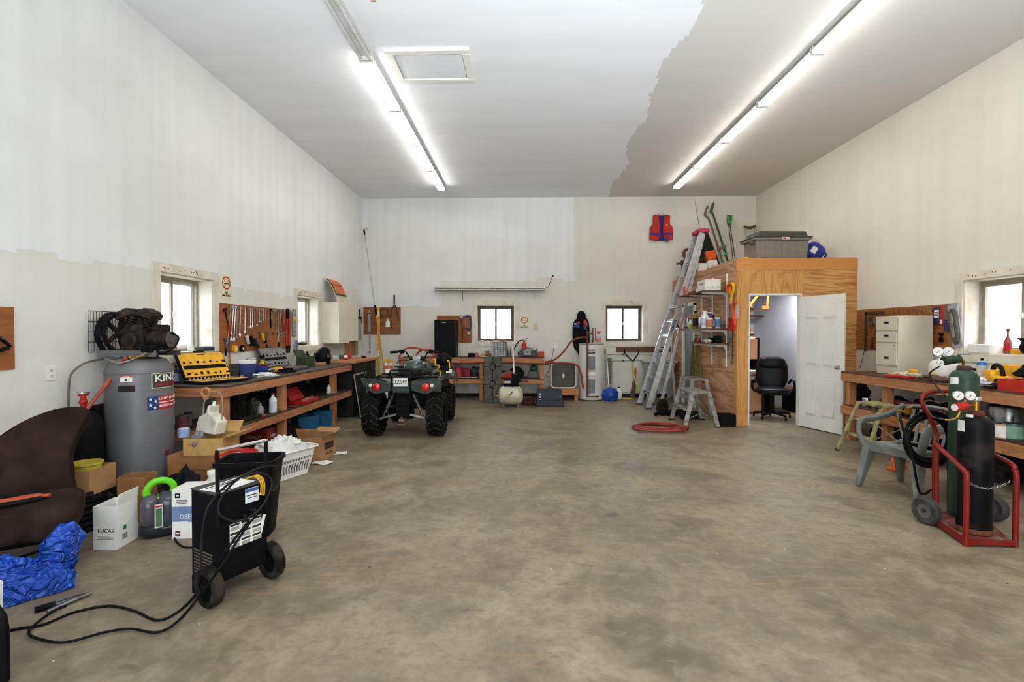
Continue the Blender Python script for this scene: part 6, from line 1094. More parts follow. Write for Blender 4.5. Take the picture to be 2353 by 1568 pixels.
# small horizontal compressor
r = T('portable_compressor', 'small white horizontal tank air compressor on the floor by back bench', 'air compressor', (-.275, 9.95, 0)); CT = M('c4bda8', .4, .1, .05, 4, dirt='8d7a5c')
MB().lathe([(0, -.25), (.08, -.245), (.15, -.22), (.18, -.17), (.185, -.14), (.185, .14), (.18, .17), (.15, .22), (.08, .245), (0, .25)], (0, 0, .235), 36, (1, 0, 0)).build('tank', CT, r)
for x in (-.15, .15): MB().b2((x - .03, -.1, 0), (x + .03, .1, .07)).build('foot', DSTEEL, r, bevel=.005)
m = MB(); m.b2((-.14, -.07, .42), (.16, .08, .44)); m.build('deck', BLK, r)
m = MB(); m.cyl((-.14, 0, .5), (.05, 0, .5), .062); m.box((.1, 0, .53), (.12, .13, .17)); m.cyl((.16, 0, .53), (.21, 0, .53), .04); m.box((.1, 0, .63), (.09, .1, .05)); m.build('pump_motor', BLKM, r, bevel=.01)
MB().b2((-.13, -.064, .48), (.0, -.06, .53)).build('motor_label', M('a8a49c'), r); m = MB(); m.cyl((.2, 0, .52), (.3, 0, .52), .022); m.ball((.32, -.02, .52), .028); m.build('air_filter', M('4a4644'), r)
m = MB(); m.tube([(.1, .02, .66), (-.05, .02, .7), (-.2, .02, .62), (-.3, .02, .45), (-.33, .02, .25), (-.26, .02, .16)], .016, 8); m.build('tan_hose', M('6a5844', .6), r)
m = MB(); m.tube([(.02, -.06, .48), (.05, -.12, .36), (.02, -.19, .3), (-.02, -.2, .27)], .008); m.build('power_lead', BLK, r); MB().box((-.05, -.2, .245), (.05, .03, .06), (0, .5, 0)).build('yellow_plug', M('cdb02c'), r, bevel=.008)
m = MB(); m.cyl((-.3, 0, .22), (-.24, 0, .22), .012); m.ball((-.32, 0, .22), .02); m.build('tap', BRASS, r)
blob('red_jack', 'low red and black trolley jack behind the blue storage tub', 'jack', (.08, 10.25, 0), (.14, .12, .1), M('4a1c18', .6), 61, .5)
r = T('storage_tub', 'dark blue plastic storage tub turned upside down on the floor', 'storage tub', (.515, 10.12, 0)); m = MB(); m.box((0, 0, .165), (.56, .36, .33), tap=.88); m.b2((-.3, -.2, 0), (.3, .2, .03)); m.build('tub_body', M('1d2738', .5, 0, .06), r, bevel=.015); m = MB(); m.b2((-.275, -.188, .13), (.275, .188, .145)); m.build('ridge', M('1d2738', .5), r, bevel=.004); printed(r, 'white_label', (-.2, -.176, .2), .045, .14, (R(88), 0, 0), WHITE, [(0, .03, .03, .03, TXT), (0, -.03, .03, .03, TXT)])
# box fan on low platform
r = T('wood_platform', 'low wooden platform under the box fan', 'platform', (0, 0, 0)); x0 = PY(1262, 900, 11.0).x; x1 = PY(1328, 900, 11.0).x; MB().b2((x0, 10.85, .2), (x1, 11.4, .26)).build('platform_top', WLUM[0], r, smooth=False, bevel=.003); MB().b2((x0, 10.84, .12), (x1, 10.87, .2)).build('platform_rail', WLUM[0], r, smooth=False)
for x in (x0 + .01, x1 - .09): MB().b2((x, 10.88, 0), (x + .08, 10.96, .199)).build('platform_leg', WLUM[2], r, smooth=False)
r = T('box_fan', 'grey and white box fan standing on the wooden platform', 'fan', ((x0 + x1) / 2 - .01, 10.98, .262)); P = [p for p in rect_ring(.55, .54, 0, k=.08)]
m = MB(); m.tube([(p.x, -.06, p.y + .27) for p in P], .017, 8, closed=True, k=0); m.build('fan_frame', M('c8c4ba', .4), r); MB().b2((-.26, -.045, .01), (.26, .06, .53)).build('fan_housing', M('4a4640', .6, 0, .1), r, bevel=.03)
m = MB()
for i in range(24): m.b2((-.25, -.062, .03 + i * .021), (.25, -.056, .034 + i * .021))
m.build('fan_grille', M('6e6a60', .5), r, smooth=False); m = MB(); m.lathe([(.04, 0), (.038, .008), (0, .01)], (0, -.062, .27), 24, (0, -1, 0), sy=1.4, sx=.7); m.build('fan_badge', M('c8c4ba'), r)
# water heater with pipework
r = T('water_heater', 'white electric water heater tank standing by the back wall', 'water heater', (1.50, 11.16, 0)); WH = M('cfcdc4', .4, 0, .03, 4); MB().lathe([(.265, .01), (.27, .03), (.27, 1.25), (.262, 1.265), (0, 1.275)], n=48).build('heater_tank', WH, r); MB().lathe([(.275, 0), (.275, .02)], n=48).build('base_ring', DSTEEL, r); MB().lathe([(.273, 1.235), (.273, 1.262)], n=48).build('top_band', M('8f8b84', .5), r)
def hplate(pn, z0, z1, w_, mt, off=.0): a = AH; return wplate(pn, 0, (z0 + z1) / 2, w_, z1 - z0, mt, .2705, a, r, .004)
AH = math.atan2(-11.16, -1.50) + R(2); hplate('upper_access_panel', .68, .98, .16, M('74787a', .5)); hplate('lower_access_panel', .17, .48, .16, M('74787a', .5)); q = hplate('instruction_label', .55, .64, .18, WHITE); hplate('brand_badge', 1.04, 1.13, .15, M('1f2c4e')); wtext('GSW', .055, 0, 1.085, WHITE, .2705, AH, r, 1.15, off=.006, bold=.002)
wplate('label_border', 0, .645, .17, .006, RED, .2715, AH, r, .004); wplate('label_border', 0, .55, .17, .006, RED, .2715, AH, r, .004)
CU = M('6e3f2a', .4, .5, .1); m = MB(); m.tube([(-.12, -.3, .1), (-.12, -.3, 1.48)], .02, 10, k=0); m.tube([(-.12, -.3, .1), (.1, -.29, .1)], .014, 8, k=0); m.ball((.1, -.29, .1), .028); m.ball((-.12, -.3, 1.5), .03); m.build('relief_pipe', CU, r)
m = MB(); m.tube([(.04, 0, 1.27), (.04, 0, 1.6), (.1, 0, 1.6), (.1, 0, 1.33), (.18, 0, 1.32)], .012, 8, k=0); m.tube([(.04, 0, 1.48), (-.1, 0, 1.48), (-.1, -.05, 1.48)], .012, 8, k=0); m.build('copper_pipe', CU, r)
tag(MB().tube([PY(1252, 833, 10.95), PY(1272, 828, 10.95), PY(1292, 812, 10.9), PY(1312, 786, 10.85), PY(1330, 777, 10.82), (1.36, 10.82, 1.4)], .02, 10).tube([PY(1252, 835, 10.95), PY(1290, 834, 10.85), PY(1322, 838, 10.8), PY(1334, 855, 10.78), PY(1339, 885, 10.78), PY(1341, 893, 10.8)], .02, 10).build('heater_hose', M('8a3420', .5)), 'pair of red rubber hoses running from back bench to the water heater', 'hose')
sprayer('spray bottle with red trigger standing on top of the water heater', (1.66, 11.1, 1.276), .27, .055, M('9fb6c8', .3), M('d0402a'), 0, M('d87858', .5))
# jacket
r = T('jacket', 'black jacket with blue and red shoulders hanging behind the water heater', 'jacket', bk(1336, 740, YW - .1)); JK = M('121214', .8, 0, .1); m = MB()
def jk(q): return 1 + .1 * NZ.noise(q * 4)
m.prism([(p.x, p.y) for p in catmull([(-.18, -.55, 0), (-.2, -.2, 0), (-.17, .0, 0), (-.06, .1, 0), (.06, .12, 0), (.16, .02, 0), (.19, -.2, 0), (.18, -.6, 0), (.1, -.85, 0), (-.02, -.82, 0), (-.08, -.72, 0)], 5, True)], .09, Matrix(((1, 0, 0, 0), (0, 0, -1, .06), (0, 1, 0, 0), (0, 0, 0, 1)))); m.build('jacket_body', JK, r, bevel=.03)
m = MB(); m.ball((.0, -.0, .12), (.1, .07, .13), 20, 12, fn=lumpy(2, .2)); m.box((-.08, -.02, .02), (.1, .05, .04), (0, -.5, 0)); m.build('hood', JK, r, ang=60)
for (pn, P_, mt) in (('red_yoke', [(-.12, .02), (-.05, .07), (-.04, -.04), (-.12, -.06)], RED), ('red_yoke', [(.05, .07), (.13, 0), (.14, -.12), (.05, -.05)], RED), ('blue_panel', [(-.17, -.06), (-.05, -.05), (-.05, -.13), (-.18, -.12)], M('23407e')), ('blue_panel', [(.05, -.06), (.12, -.14), (.15, -.22), (.05, -.15)], M('23407e')), ('white_stripe', [(-.17, -.035), (-.05, -.03), (-.05, -.05), (-.17, -.06)], WHITE)): MB().prism(P_, .02, Matrix(((1, 0, 0, 0), (0, 0, -1, -.025), (0, 1, 0, 0), (0, 0, 0, 1)))).build(pn, mt, r, smooth=False)
# life vest high on the wall
r = T('life_vest', 'red and blue life vest hanging high on the back wall', 'life vest', bk(1519, 525, YW - .05)); VR = M('b4261a', .7, 0, .06, 6); VB = M('232c86', .7)
MB().prism([(-.12, .3), (.1, .3), (.14, .1), (.1, -.28), (-.1, -.28), (-.15, .0)], .03, Matrix(((1, 0, 0, 0), (0, 0, -1, .04), (0, 1, 0, 0), (0, 0, 0, 1)))).build('vest_back', VB, r, bevel=.01)
for s_ in (-1, 1):
    P = [(s_ * .07, .31), (s_ * .19, .29), (s_ * .19, .1), (s_ * .26, .0), (s_ * .27, -.26), (s_ * .1, -.3), (s_ * .04, -.2), (s_ * .03, .04)]; P = P if s_ > 0 else P[::-1]
    q = MB().prism(P[::-1], .06, Matrix(((1, 0, 0, 0), (0, 0, -1, .0), (0, 1, 0, 0), (0, 0, 0, 1)))).build('vest_front', VR, r, bevel=.02)
    MB().b2((s_ * .05 if s_ > 0 else -.26, -.072, -.16), (s_ * .26 if s_ > 0 else -.05, -.064, -.12)).build('belt', VB, q, smooth=False); MB().box((s_ * .12, -.074, -.26 if s_ > 0 else -.16), (.035, .012, .14 if s_ > 0 else .07)).build('buckle_strap', VB, q)
MB().b2((.08, -.066, .05), (.14, -.062, .075)).build('badge', YEL, r); m = MB(); m.tube([(-.07, 0, .3), (0, 0, .36), (.07, 0, .3)], .005); m.build('hanger', STEEL, r)
# things under window 4
tag(MB().b2((2.13, YW - .035, 1.06), (3.38, YW - .001, 1.175)).build('hook_rail', WDARK, smooth=False, bevel=.003), 'dark brown wooden rail with hooks under the right back window', 'rail')
r = T('intercom_box', 'white intercom box beside the right back window', 'intercom', PY(1486, 783, YW - .001)); MB().b2((-.05, -.04, -.13), (.05, 0, .13)).build('box_body', PLAST, r, bevel=.005); MB().b2((-.02, -.045, .15), (.02, -.01, .4)).build('upper_slot', WHITE, r)
for (v, lb) in ((814, 'upper thin white water pipe along the back wall'), (828, 'lower thin white water pipe along the back wall')): a, b_ = PY(1394, v + (1 if v < 820 else 2), YW - .04), PY(1520, v, YW - .04); r = T('water_pipe', lb, 'pipe', (0, 0, 0)); MB().tube([a, a.lerp(b_, .4) + Vector((0, 0, .01)), b_], .013, 8).build('pipe_run', M('b5ada0', .5), r); m = MB(); [m.cyl(a.lerp(b_, t) + Vector((0, 0, -.02)), a.lerp(b_, t) + Vector((0, 0, .02)), .018) for t in (.3,)]; m.build('pipe_joint', CU, r)
r = T('two_handled_shovel', 'tool with Y shaped black handle and lime green shaft on the hook rail', 'tool', (0, 0, 0)); jn = PY(1454, 831, YW - .09)
for u in (1436, 1467): MB().tube([PY(u, 803, YW - .08), PY(u, 812, YW - .09), jn], .014, 8).build('y_arm', BLK, r)
MB().tube([jn, PY(1456, 860, YW - .12), PY(1469, 905, YW - .3)], .016, 8).build('green_shaft', M('a8b83c', .4), r)
r = T('spade', 'narrow spade with orange sticker leaning under the hook rail', 'spade', (0, 0, 0)); a = PY(1453, 910, YW - .1); a.z = .005; b_ = PY(1461, 850, YW - .06); MB().bar(a, a.lerp(b_, .55), .1, .012).build('spade_blade', M('5c4a40', .5, .4), r, bevel=.004); MB().cyl(a.lerp(b_, .5), b_, .016).build('spade_shaft', M('8a6a4a'), r); MB().bar(a.lerp(b_, .7), b_ + Vector((0, 0, .04)), .05, .02).build('orange_sticker', ORG, r)
r = T('mop_handles', 'thin grey mop handle with brass top right of the water heater', 'mop', (0, 0, 0)); x = PY(1392, 860, YW - .2).x; MB().cyl((x, YW - .25, .3), (x, YW - .12, 1.1), .014).build('handle', M('9a968c'), r); MB().cyl((x, YW - .12, 1.0), (x, YW - .115, 1.12), .02).build('brass_top', BRASS, r)
r = T('broom', 'white broom handle standing in the blue bag', 'broom', (0, 0, 0)); MB().cyl(PY(1399, 890, 10.95), PY(1395, 832, 11.3), .014).build('handle', WHITE, r)
tag(MB().b2((1.93, YW - .06, .32), (2.02, YW - .01, .92)).build('grey_duct', M('6e675e', .6), bevel=.005), 'narrow grey board standing behind the broom handle', 'board')
tag(MB().b2((2.04, YW - .03, .12), (2.75, YW - .003, .9)).build('wall_panel', M('d0ccc0', .6, 0, .03, 3), bevel=.004), 'white plastic sheet panel behind the spade', 'panel')
blob('blue_bag', 'bright blue bag standing on the floor beside the water heater', 'bag', (1.90, 10.88, 0), (.17, .14, .17), M('1a3f98', .4, 0, .1), 71, .25)
r = T('white_jug', 'white plastic jug with dark cap on the floor right of the blue bag', 'jug', (2.12, 11.05, 0)); m = MB(); m.ball((0, 0, .1), (.065, .05, .11), 20, 12, fn=rbox(0, 0, 0, 0)); m.cyl((0, 0, .18), (0, 0, .25), .03, .025); m.build('jug_body', PLAST, r, ang=60); MB().cyl((0, 0, .25), (0, 0, .275), .028).build('cap', BLK, r)
tag(MB().lathe([(0, .0), (.12, 0), (.13, .01), (.1, .02), (0, .025)], n=28).build('yellow_disc', M('c9b83a', .4)), 'yellow plastic disc lying on the floor right of the white jug', 'disc', loc=(2.32, 11.15, 0))
# laundry sink
r = T('laundry_sink', 'pale grey plastic laundry sink on legs behind the tall ladder', 'sink', (3.02, 11.15, 0)); SK = M('a9aaa4', .5, 0, .04); m = MB(); m.b2((-.34, -.28, .84), (.34, .28, .88)); m.build('sink_rim', SK, r, bevel=.008); m = MB(); m.box((0, 0, .66), (.48, .4, .36)); m.v = [(x * (1 + .28 * (z - .48) / .36), y * (1 + .2 * (z - .48) / .36), z) for x, y, z in m.v]; m.build('sink_basin', SK, r, bevel=.02)
for x in (-1, 1):
    for y in (-1, 1): MB().bar((x * .24, y * .2, .84), (x * .3, y * .24, 0), .05, .05).build('sink_leg', SK, r)
m = MB(); m.tube([(0, .24, .88), (0, .24, 1.02), (0, .1, 1.05), (0, .06, 1.0)], .012); m.build('tap', CHR, r)
# ============================================================= BOOTH SIDE, LADDERS
ZR = BH + .021
def beam(m, a, b_, w_, h_, up=(0, 1, 0)): m.bar(a, b_, w_, h_, up=up)
r = T('step_ladder', 'tall aluminium step ladder with red cap leaning against the plywood booth', 'ladder', (0, 0, 0)); LA = M('bcbec0', .35, .7, .06)
f0, f1 = Vector((2.43, 9.68, .02)), Vector((2.40, 10.32, .02)); t0, t1 = Vector((3.50, 9.84, 3.48)), Vector((3.49, 10.16, 3.48))
for a, b_ in ((f0, t0), (f1, t1)): MB().bar(a, b_, .1, .028, up=(0, 1, 0)).build('front_rail', LA, r, smooth=False, bevel=.003); MB().box(a, (.11, .05, .03)).build('foot', DSTEEL, r)
for i in range(1, 12):
    t = i / 12; a = f0.lerp(t0, t); b_ = f1.lerp(t1, t); m = MB(); m.b2((a.x - .045, a.y, a.z - .012), (a.x + .045, b_.y, a.z + .012)); m.b2((a.x - .045, a.y, a.z - .035), (a.x - .038, b_.y, a.z)); m.build('step', LA, r, smooth=False)
g0, g1 = Vector((2.68, 9.78, .02)), Vector((2.66, 10.24, .02)); h0, h1 = Vector((3.56, 9.88, 3.46)), Vector((3.55, 10.12, 3.46))
for a, b_ in ((g0, h0), (g1, h1)): MB().bar(a, b_, .055, .028, up=(0, 1, 0)).build('rear_rail', LA, r, smooth=False, bevel=.003); MB().box(a, (.07, .05, .03)).build('foot', DSTEEL, r)
for i in (1, 3, 5, 7, 9): t = i / 11; a, b_ = g0.lerp(h0, t), g1.lerp(h1, t); MB().bar(a, b_, .025, .02).build('rear_brace', LA, r, smooth=False)
m = MB(); m.bar(f0.lerp(t0, .5), g0.lerp(h0, .45), .015, .02); m.build('spreader', DSTEEL, r)
m = MB(); m.b2((3.42, 9.78, 3.48), (3.64, 10.2, 3.55)); m.build('top_cap', M('a8294a', .5), r, bevel=.012)
d_ = (t0 - f0).normalized(); p0 = f0.lerp(t0, .445) + Vector((0, -.018, 0)); ang = math.atan2(d_.z, d_.x)
text('FEATHERLITE', .07, p0, Euler((R(90), 0, 0)).to_matrix().to_4x4().to_euler(), TXT, r, bold=.001).rotation_euler = (R(90), -ang, 0)
def platform(label, loc, L, W_, hh, top, rz=0, st=1):
    r = T('step_stool', label, 'step stool', loc, rz); A = M('a09c94', .45, .5, .1, dirt='6a6258')
    MB().b2((-top / 2, -W_ / 2, hh - .035), (top / 2, W_ / 2, hh)).build('platform', A, r, smooth=False, bevel=.005)
    m = MB()
    for i in range(8): y = -W_ / 2 + .04 + i * (W_ - .08) / 7; m.b2((-top / 2 + .01, y, hh), (top / 2 - .01, y + .015, hh + .003))
    m.build('grip_strip', M('7c766c', .7), r, smooth=False)
    for y in (-W_ / 2 + .02, W_ / 2 - .02):
        k = 1.08 if y < 0 else 1.08
        for s_ in (-1, 1): MB().bar((s_ * top * .42, y, hh - .03), (s_ * L / 2, y * k, .012), .065, .03, up=(0, 1, 0)).build('stool_leg', A, r, smooth=False, bevel=.004); MB().box((s_ * L / 2, y * k, .008), (.08, .045, .016)).build('foot', BLK, r)
    sx = -(top * .42 + (L / 2 - top * .42) * .52) * st; MB().b2((sx - .06, -W_ / 2 + .035, hh * .47), (sx + .06, W_ / 2 - .035, hh * .5)).build('step', A, r, smooth=False)
    m = MB(); m.bar((st * L * .37, -W_ / 2 + .03, hh * .2), (st * L * .31, W_ / 2 - .03, hh * .55), .012, .018); m.build('brace', STEEL, r); m = MB(); m.bar((-L * .4, -W_ / 2 - .01, hh * .25), (0, -W_ / 2 - .01, hh * .42), .012, .012); m.bar((0, -W_ / 2 - .01, hh * .42), (L * .4, -W_ / 2 - .01, hh * .25), .012, .012); m.build('brace', STEEL, r); return r
platform('aluminium two sided step stool in front of the plywood booth', (2.80, 8.18, 0), .52, .7, .56, .3)
platform('taller aluminium work stool standing behind the step stool by the booth wall', (3.12, 9.12, 0), .42, .62, .68, .3)
# red hose coil
m = MB(); pts = []
for i in range(7 * 24):
    a = 2 * PI * i / 24; k = i / 24; rr = .44 - .028 * ((k * 1.7) % 5) + .012 * math.sin(a * 3 + k * 2); pts.append((math.cos(a) * rr * 1.0, math.sin(a) * rr * .72 + .02 * math.sin(k * 4), .017 + .02 * (k % 3)))
pts.append((.3, -.3, .02)); m.tube(pts, .015, 8, k=0); tag(m.build('hose_coil', M('8a382f', .5, 0, .08)), 'dark red rubber hose coiled on the floor in front of the stools', 'hose', loc=(2.15, 7.72, 0))
# dark things under the stools
r = T('hand_truck', 'black wheel and frame lying on the floor behind the step stool', 'hand truck', (2.62, 8.95, 0)); MB().lathe([(.05, -.035), (.12, -.04), (.15, -.02), (.15, .02), (.12, .04), (.05, .035)], (-.12, 0, .15), 28, (.6, -.8, 0), closed=True).build('wheel', RUB, r); MB().box((.12, .05, .05), (.4, .2, .08), (0, 0, .3)).build('frame', BLKM, r, bevel=.02); MB().cyl((-.26, -.05, .03), (-.2, .05, .03), .03).build('small_roller', BLK, r)
tag(MB().b2((-.12, -.1, 0), (.12, .1, .2)).build('black_box', BLKM, bevel=.02), 'black plastic box on the floor at the foot of booth corner', 'box', loc=(3.25, 7.98, 0))
blob('floor_clutter', 'heap of black tools and straps on the floor between the two stools', 'clutter', (2.9, 8.72, 0), (.18, .1, .07), D1, 81, .6, 4, kind='stuff')
# bracket shelves on booth side wall
SH = WDARK
def shelf(label, x0, y0, y1, z, brs):
    r = T('wall_shelf', label, 'shelf', (0, 0, 0)); MB().b2((x0, y0, z - .025), (BX - .018, y1, z)).build('shelf_plank', SH, r, smooth=False, bevel=.002)
    for y in brs: m = MB(); Tm = Matrix(((1, 0, 0, 0), (0, 0, -1, y + .006), (0, 1, 0, 0), (0, 0, 0, 1))); m.prism([(x0 + .02, z - .026), (BX - .018, z - .026), (BX - .018, z - .13), (BX - .05, z - .07), (x0 + .02, z - .045)][::-1], .012, Tm); m.build('bracket', WHITE, r, smooth=False)
    return r
shelf('top bracket shelf with a white carton on booth side wall', 2.98, 8.30, 9.60, 2.21, (8.40, 9.03, 9.56)); shelf('middle bracket shelf crowded with bottles on booth side wall', 2.98, 8.30, 9.60, 1.575, (8.40, 9.03, 9.56)); shelf('lowest short bracket shelf on booth side wall', 3.07, 8.30, 9.2, 1.33, (8.40, 9.03))
for i, (y, lb) in enumerate(((8.40, 'white slotted shelf standard nearest the booth corner'), (9.03, 'white slotted shelf standard at the middle of the booth shelves'), (9.56, 'white slotted shelf standard beside the booth side door'))): tag(MB().b2((BX - .015, y - .012, .93 + .35 * (i == 2)), (BX - .001, y + .012, 2.5)).build('shelf_standard', WHITE, smooth=False), lb, 'shelf rail')
def sp(u, x, z, lo=8.38, hi=9.5): p = PX(u, 700, x); return Vector((x, min(hi, max(lo, p.y)), z + .0005))
carton('white printed carton on the top booth shelf', (3.17, 8.55, 2.2105), (.26, .36, .19), 0, mat=PAPER, opn=False, writing=(('CLEAR  CLEAR  CLEAR', .022, 'f', 0, .06, M('33405a')), ('TUBE  LIGHT', .03, 'l', 0, .12, M('33405a'))))
bottle('small white bottle behind the ladder on the top booth shelf', sp(1601, 3.2, 2.21), .12, .025, PLAST, WHITE); bottle('slim clear bottle left of the white carton on top booth shelf', sp(1606, 3.25, 2.21), .14, .022, M('c9c4ba'), WHITE)
r = T('red_caulk_tube', 'red and yellow tube lying at the front of the top booth shelf', 'tube', (3.06, 9.12, 2.236)); MB().cyl((0, -.17, 0), (0, .12, 0), .025).build('tube_body', M('8a1c1c', .5), r); MB().cyl((0, .12, 0), (0, .17, 0), .025, .008).build('yellow_tip', YEL, r)
r = T('red_tool', 'small red clamp standing by the ladder on the top booth shelf', 'clamp', (3.03, 9.42, 2.2105)); MB().b2((-.02, -.02, 0), (.02, .02, .16)).build('clamp_body', M('c0505a', .5), r, bevel=.005)
for (u, x, h, rr, mt, cp, lb_, kind, lb) in ((1578, 3.12, .2, .03, STEEL, STEEL, None, 'c', 'grey metal can at the ladder end of middle booth shelf'), (1587, 3.15, .24, .045, WHITE, ORG, M('b8c448'), 's', 'white spray bottle with orange top on middle booth shelf'), (1598, 3.12, .32, .045, M('8a6a1a', .4), BLK, M('2a2420'), 'b', 'tall dark and yellow bottle with big black cap on middle booth shelf'), (1609, 3.18, .2, .035, CHR, WHITE, None, 'c', 'silver spray can behind the tall dark bottle'), (1620, 3.08, .3, .06, WHITE, WHITE, M('b0b8d0'), 'b', 'large white detergent bottle on middle booth shelf'), (1632, 3.2, .28, .05, M('504a78', .4), WHITE, M('c8b0b8'), 'b', 'purple labelled bottle right of the large white bottle'), (1643, 3.12, .17, .05, WHITE, WHITE, M('c07a50'), 'c', 'white tub with orange label at the near end of middle booth shelf'), (1650, 3.22, .18, .045, WHITE, WHITE, M('5a86b8'), 'c', 'white tub with blue label at the near end of middle booth shelf'), (1614, 3.3, .22, .035, M('6a8a70', .4), STEEL, None, 'c', 'green can at the back of middle booth shelf'), (1626, 3.33, .3, .05, M('3a3438', .5), WHITE, None, 'b', 'dark bottle at the back of middle booth shelf'), (1638, 3.34, .24, .04, M('803038', .5), BLK, PAPER, 'b', 'red bottle at the back of middle booth shelf'), (1574, 3.28, .26, .035, M('505a60'), BLK, None, 'b', 'grey bottle half hidden by the ladder on middle booth shelf')):
    p = sp(u, x, 1.575)
    if kind == 'c': can(lb, p, h, rr, mt, cp, lb_)
    elif kind == 's': sprayer(lb, p, h, rr, mt, cp, R(150), lb_)
    else: bottle(lb, p, h, rr, mt, cp, lb_, .5)
tag(MB().tube([(0, -.12, .02), (0, .0, .03), (.02, .1, .02)], .02, 8, flat=.7).build('heat_gun', DSTEEL), 'grey tool lying at the ladder end of middle booth shelf', 'tool', loc=(3.04, 9.38, 1.5755))
for (u, x, sz, mt, lb, nm, cat) in ((1610, 3.2, (.1, .12, .07), RED, 'small red box on the lowest booth shelf', 'red_box', 'box'), (1617, 3.18, (.08, .08, .08), M('8a9ac0'), 'blue white small jar on the lowest booth shelf', 'small_jar', 'jar'), (1630, 3.2, (.14, .12, .08), BLK, 'black tool on the lowest booth shelf', 'black_tool', 'tool'), (1655, 3.28, (.12, .12, .12), BLKM, 'black speaker box at the near end of lowest booth shelf', 'black_box', 'box')): tag(MB().b2((-sz[0] / 2, -sz[1] / 2, 0), (sz[0] / 2, sz[1] / 2, sz[2])).build(nm, mt, bevel=.015), lb, cat, loc=sp(u, x, 1.33, 8.42, 9.1))
blob('work_gloves', 'pair of white gloves lying on the lowest booth shelf', 'gloves', (3.14, 8.52, 1.3305), (.06, .1, .035), M('d8d2c4', .9), 84, .4)
r = T('cord_bundle', 'yellow green cord bundle hung on the booth side wall by the door', 'cord', (BX - .05, 9.72, 1.42)); m = MB()
for i in range(9): y = (i - 4) * .035; m.tube([(0, y * .3, .0), (-.03 + .012 * (i % 3), y * 1.2, -.12), (-.02, y * 1.6, -.45), (0, y * 2.4, -.78 + .03 * (i % 2)), (.01, y * 2.2, -.84 + .05 * (i % 3))], .012, 6)
m.tube([(-.02, -.06, -.05), (-.05, 0, -.08), (-.02, .06, -.05)], .014, 8); m.build('cord_strands', M('6a6230', .6, 0, .12), r); MB().cyl((.04, 0, .02), (-.05, 0, .02), .008).build('hook', STEEL, r)
hk = lambda v, y=8.12: Vector((BX - .03, y, PX(1688, v, BX - .05).z))
r = T('cord_reel', 'yellow and orange reel tool hanging at the booth corner', 'reel', hk(672, 8.13), 0, rot=(0, 0, R(90)) if 0 else None); m = MB(); m.tube([(0, -.05, .12), (0, .05, .14), (0, .08, .06), (0, .04, -.03), (0, -.04, -.02), (0, -.07, .06)], .025, 8, closed=True, flat=.7); m.tube([(0, -.04, -.02), (-.02, -.02, -.15), (0, -.05, -.28)], .03, 8, flat=.6); m.build('yellow_body', YEL, r); MB().tube([(-.03, .02, .14), (-.04, .08, .08), (-.03, .07, 0)], .028, 8, flat=.7).build('orange_grip', M('e2481c', .45), r)
r = T('orange_saw', 'orange handled bow tool hanging below the yellow reel', 'saw', hk(708, 8.04)); MB().tube([(-.01, -.02, .12), (-.03, .05, .08), (-.02, .02, -.1), (-.03, -.05, -.22), (-.02, 0, -.32)], .022, 8, flat=.7).build('orange_handle', M('e0401c', .45), r); MB().b2((-.008, -.1, -.15), (-.002, .0, .08)).build('clear_guard', M('c8c4bc', .3), r, bevel=.002)
r = T('panel_saw', 'red handled saw with long grey blade hanging at booth corner', 'saw', hk(745, 8.15)); MB().tube([(0, -.03, .08), (0, .05, .06), (0, .05, -.06), (0, -.03, -.1)], .022, 8, closed=True, flat=.6).build('red_handle', M('c0281c', .45), r); MB().b2((-.004, -.02, -.65), (0.0, .05, -.08)).build('saw_blade', M('8c8a84', .4, .5), r)
r = T('carpenters_square', 'steel square hanging from the shelf standard near booth corner', 'square', (BX - .02, 8.22, 1.98)); MB().b2((-.004, -.2, 0), (0, .1, .035)).build('short_arm', M('9a9c9a', .35, .6), r); MB().b2((-.004, .06, -.65), (0, .1, 0)).build('long_arm', M('9a9c9a', .35, .6), r)
# ---- on the booth roof
r = T('storage_tote', 'large grey storage tote with dark lid on the booth roof', 'storage tote', (4.20, 8.36, ZR), R(3)); TO = M('7b766d', .5, 0, .03); m = MB(); m.box((0, 0, .16), (.84, .42, .32), tap=1.05); m.build('tote_body', TO, r, bevel=.03); m = MB(); m.b2((-.48, -.25, .31), (.46, .25, .35)); m.build('tote_rim', TO, r, bevel=.012)
m = MB(); m.box((.0, 0, .41), (.84, .44, .1), tap=.92); m.b2((-.49, -.255, .35), (.475, .255, .37)); m.build('tote_lid', M('47443f', .5), r, bevel=.015); printed(r, 'brand_label', (.03, -.253, .335), .12, .035, (R(90), 0, 0), WHITE, [(-.03, 0, .04, .025, RED), (.03, 0, .04, .015, TXT)])
m = MB(); m.box((-.44, -.12, .28), (.1, .08, .06)); m.build('latch', M('5a5753'), r, bevel=.01)
m = MB()
for i in range(3): m.b2((-.3 + i * .28, -.222, .03), (-.28 + i * .28, -.214, .29))
m.build('rib', TO, r)
r = T('blue_jug', 'blue plastic jug tipped beside the grey tote on the booth roof', 'jug', (4.86, 8.40, ZR + .14), 0, rot=(0, R(35), 0)); m = MB(); m.ball((0, 0, 0), (.15, .1, .14), 24, 14, fn=rbox(0, 0, 0, 0)); m.build('jug_body', M('22348c', .4), r, ang=60); MB().b2((-.1, -.106, -.08), (-.01, -.1, .03)).build('paper_label', PAPER, r); m = MB(); m.tube([(.12, 0, .1), (.2, 0, .05), (.17, 0, -.1)], .018, 8); m.build('handle', M('22348c', .4), r)
tag(blob('white_bag', 'translucent white bag behind the blue jug on the booth roof', 'bag', (5.0, 8.75, ZR), (.16, .1, .27), M('dcdad2', .4, 0, .05, alpha=.6), 91, .4), 'translucent white bag behind the blue jug on the booth roof', 'bag', loc=(5.0, 8.75, ZR))
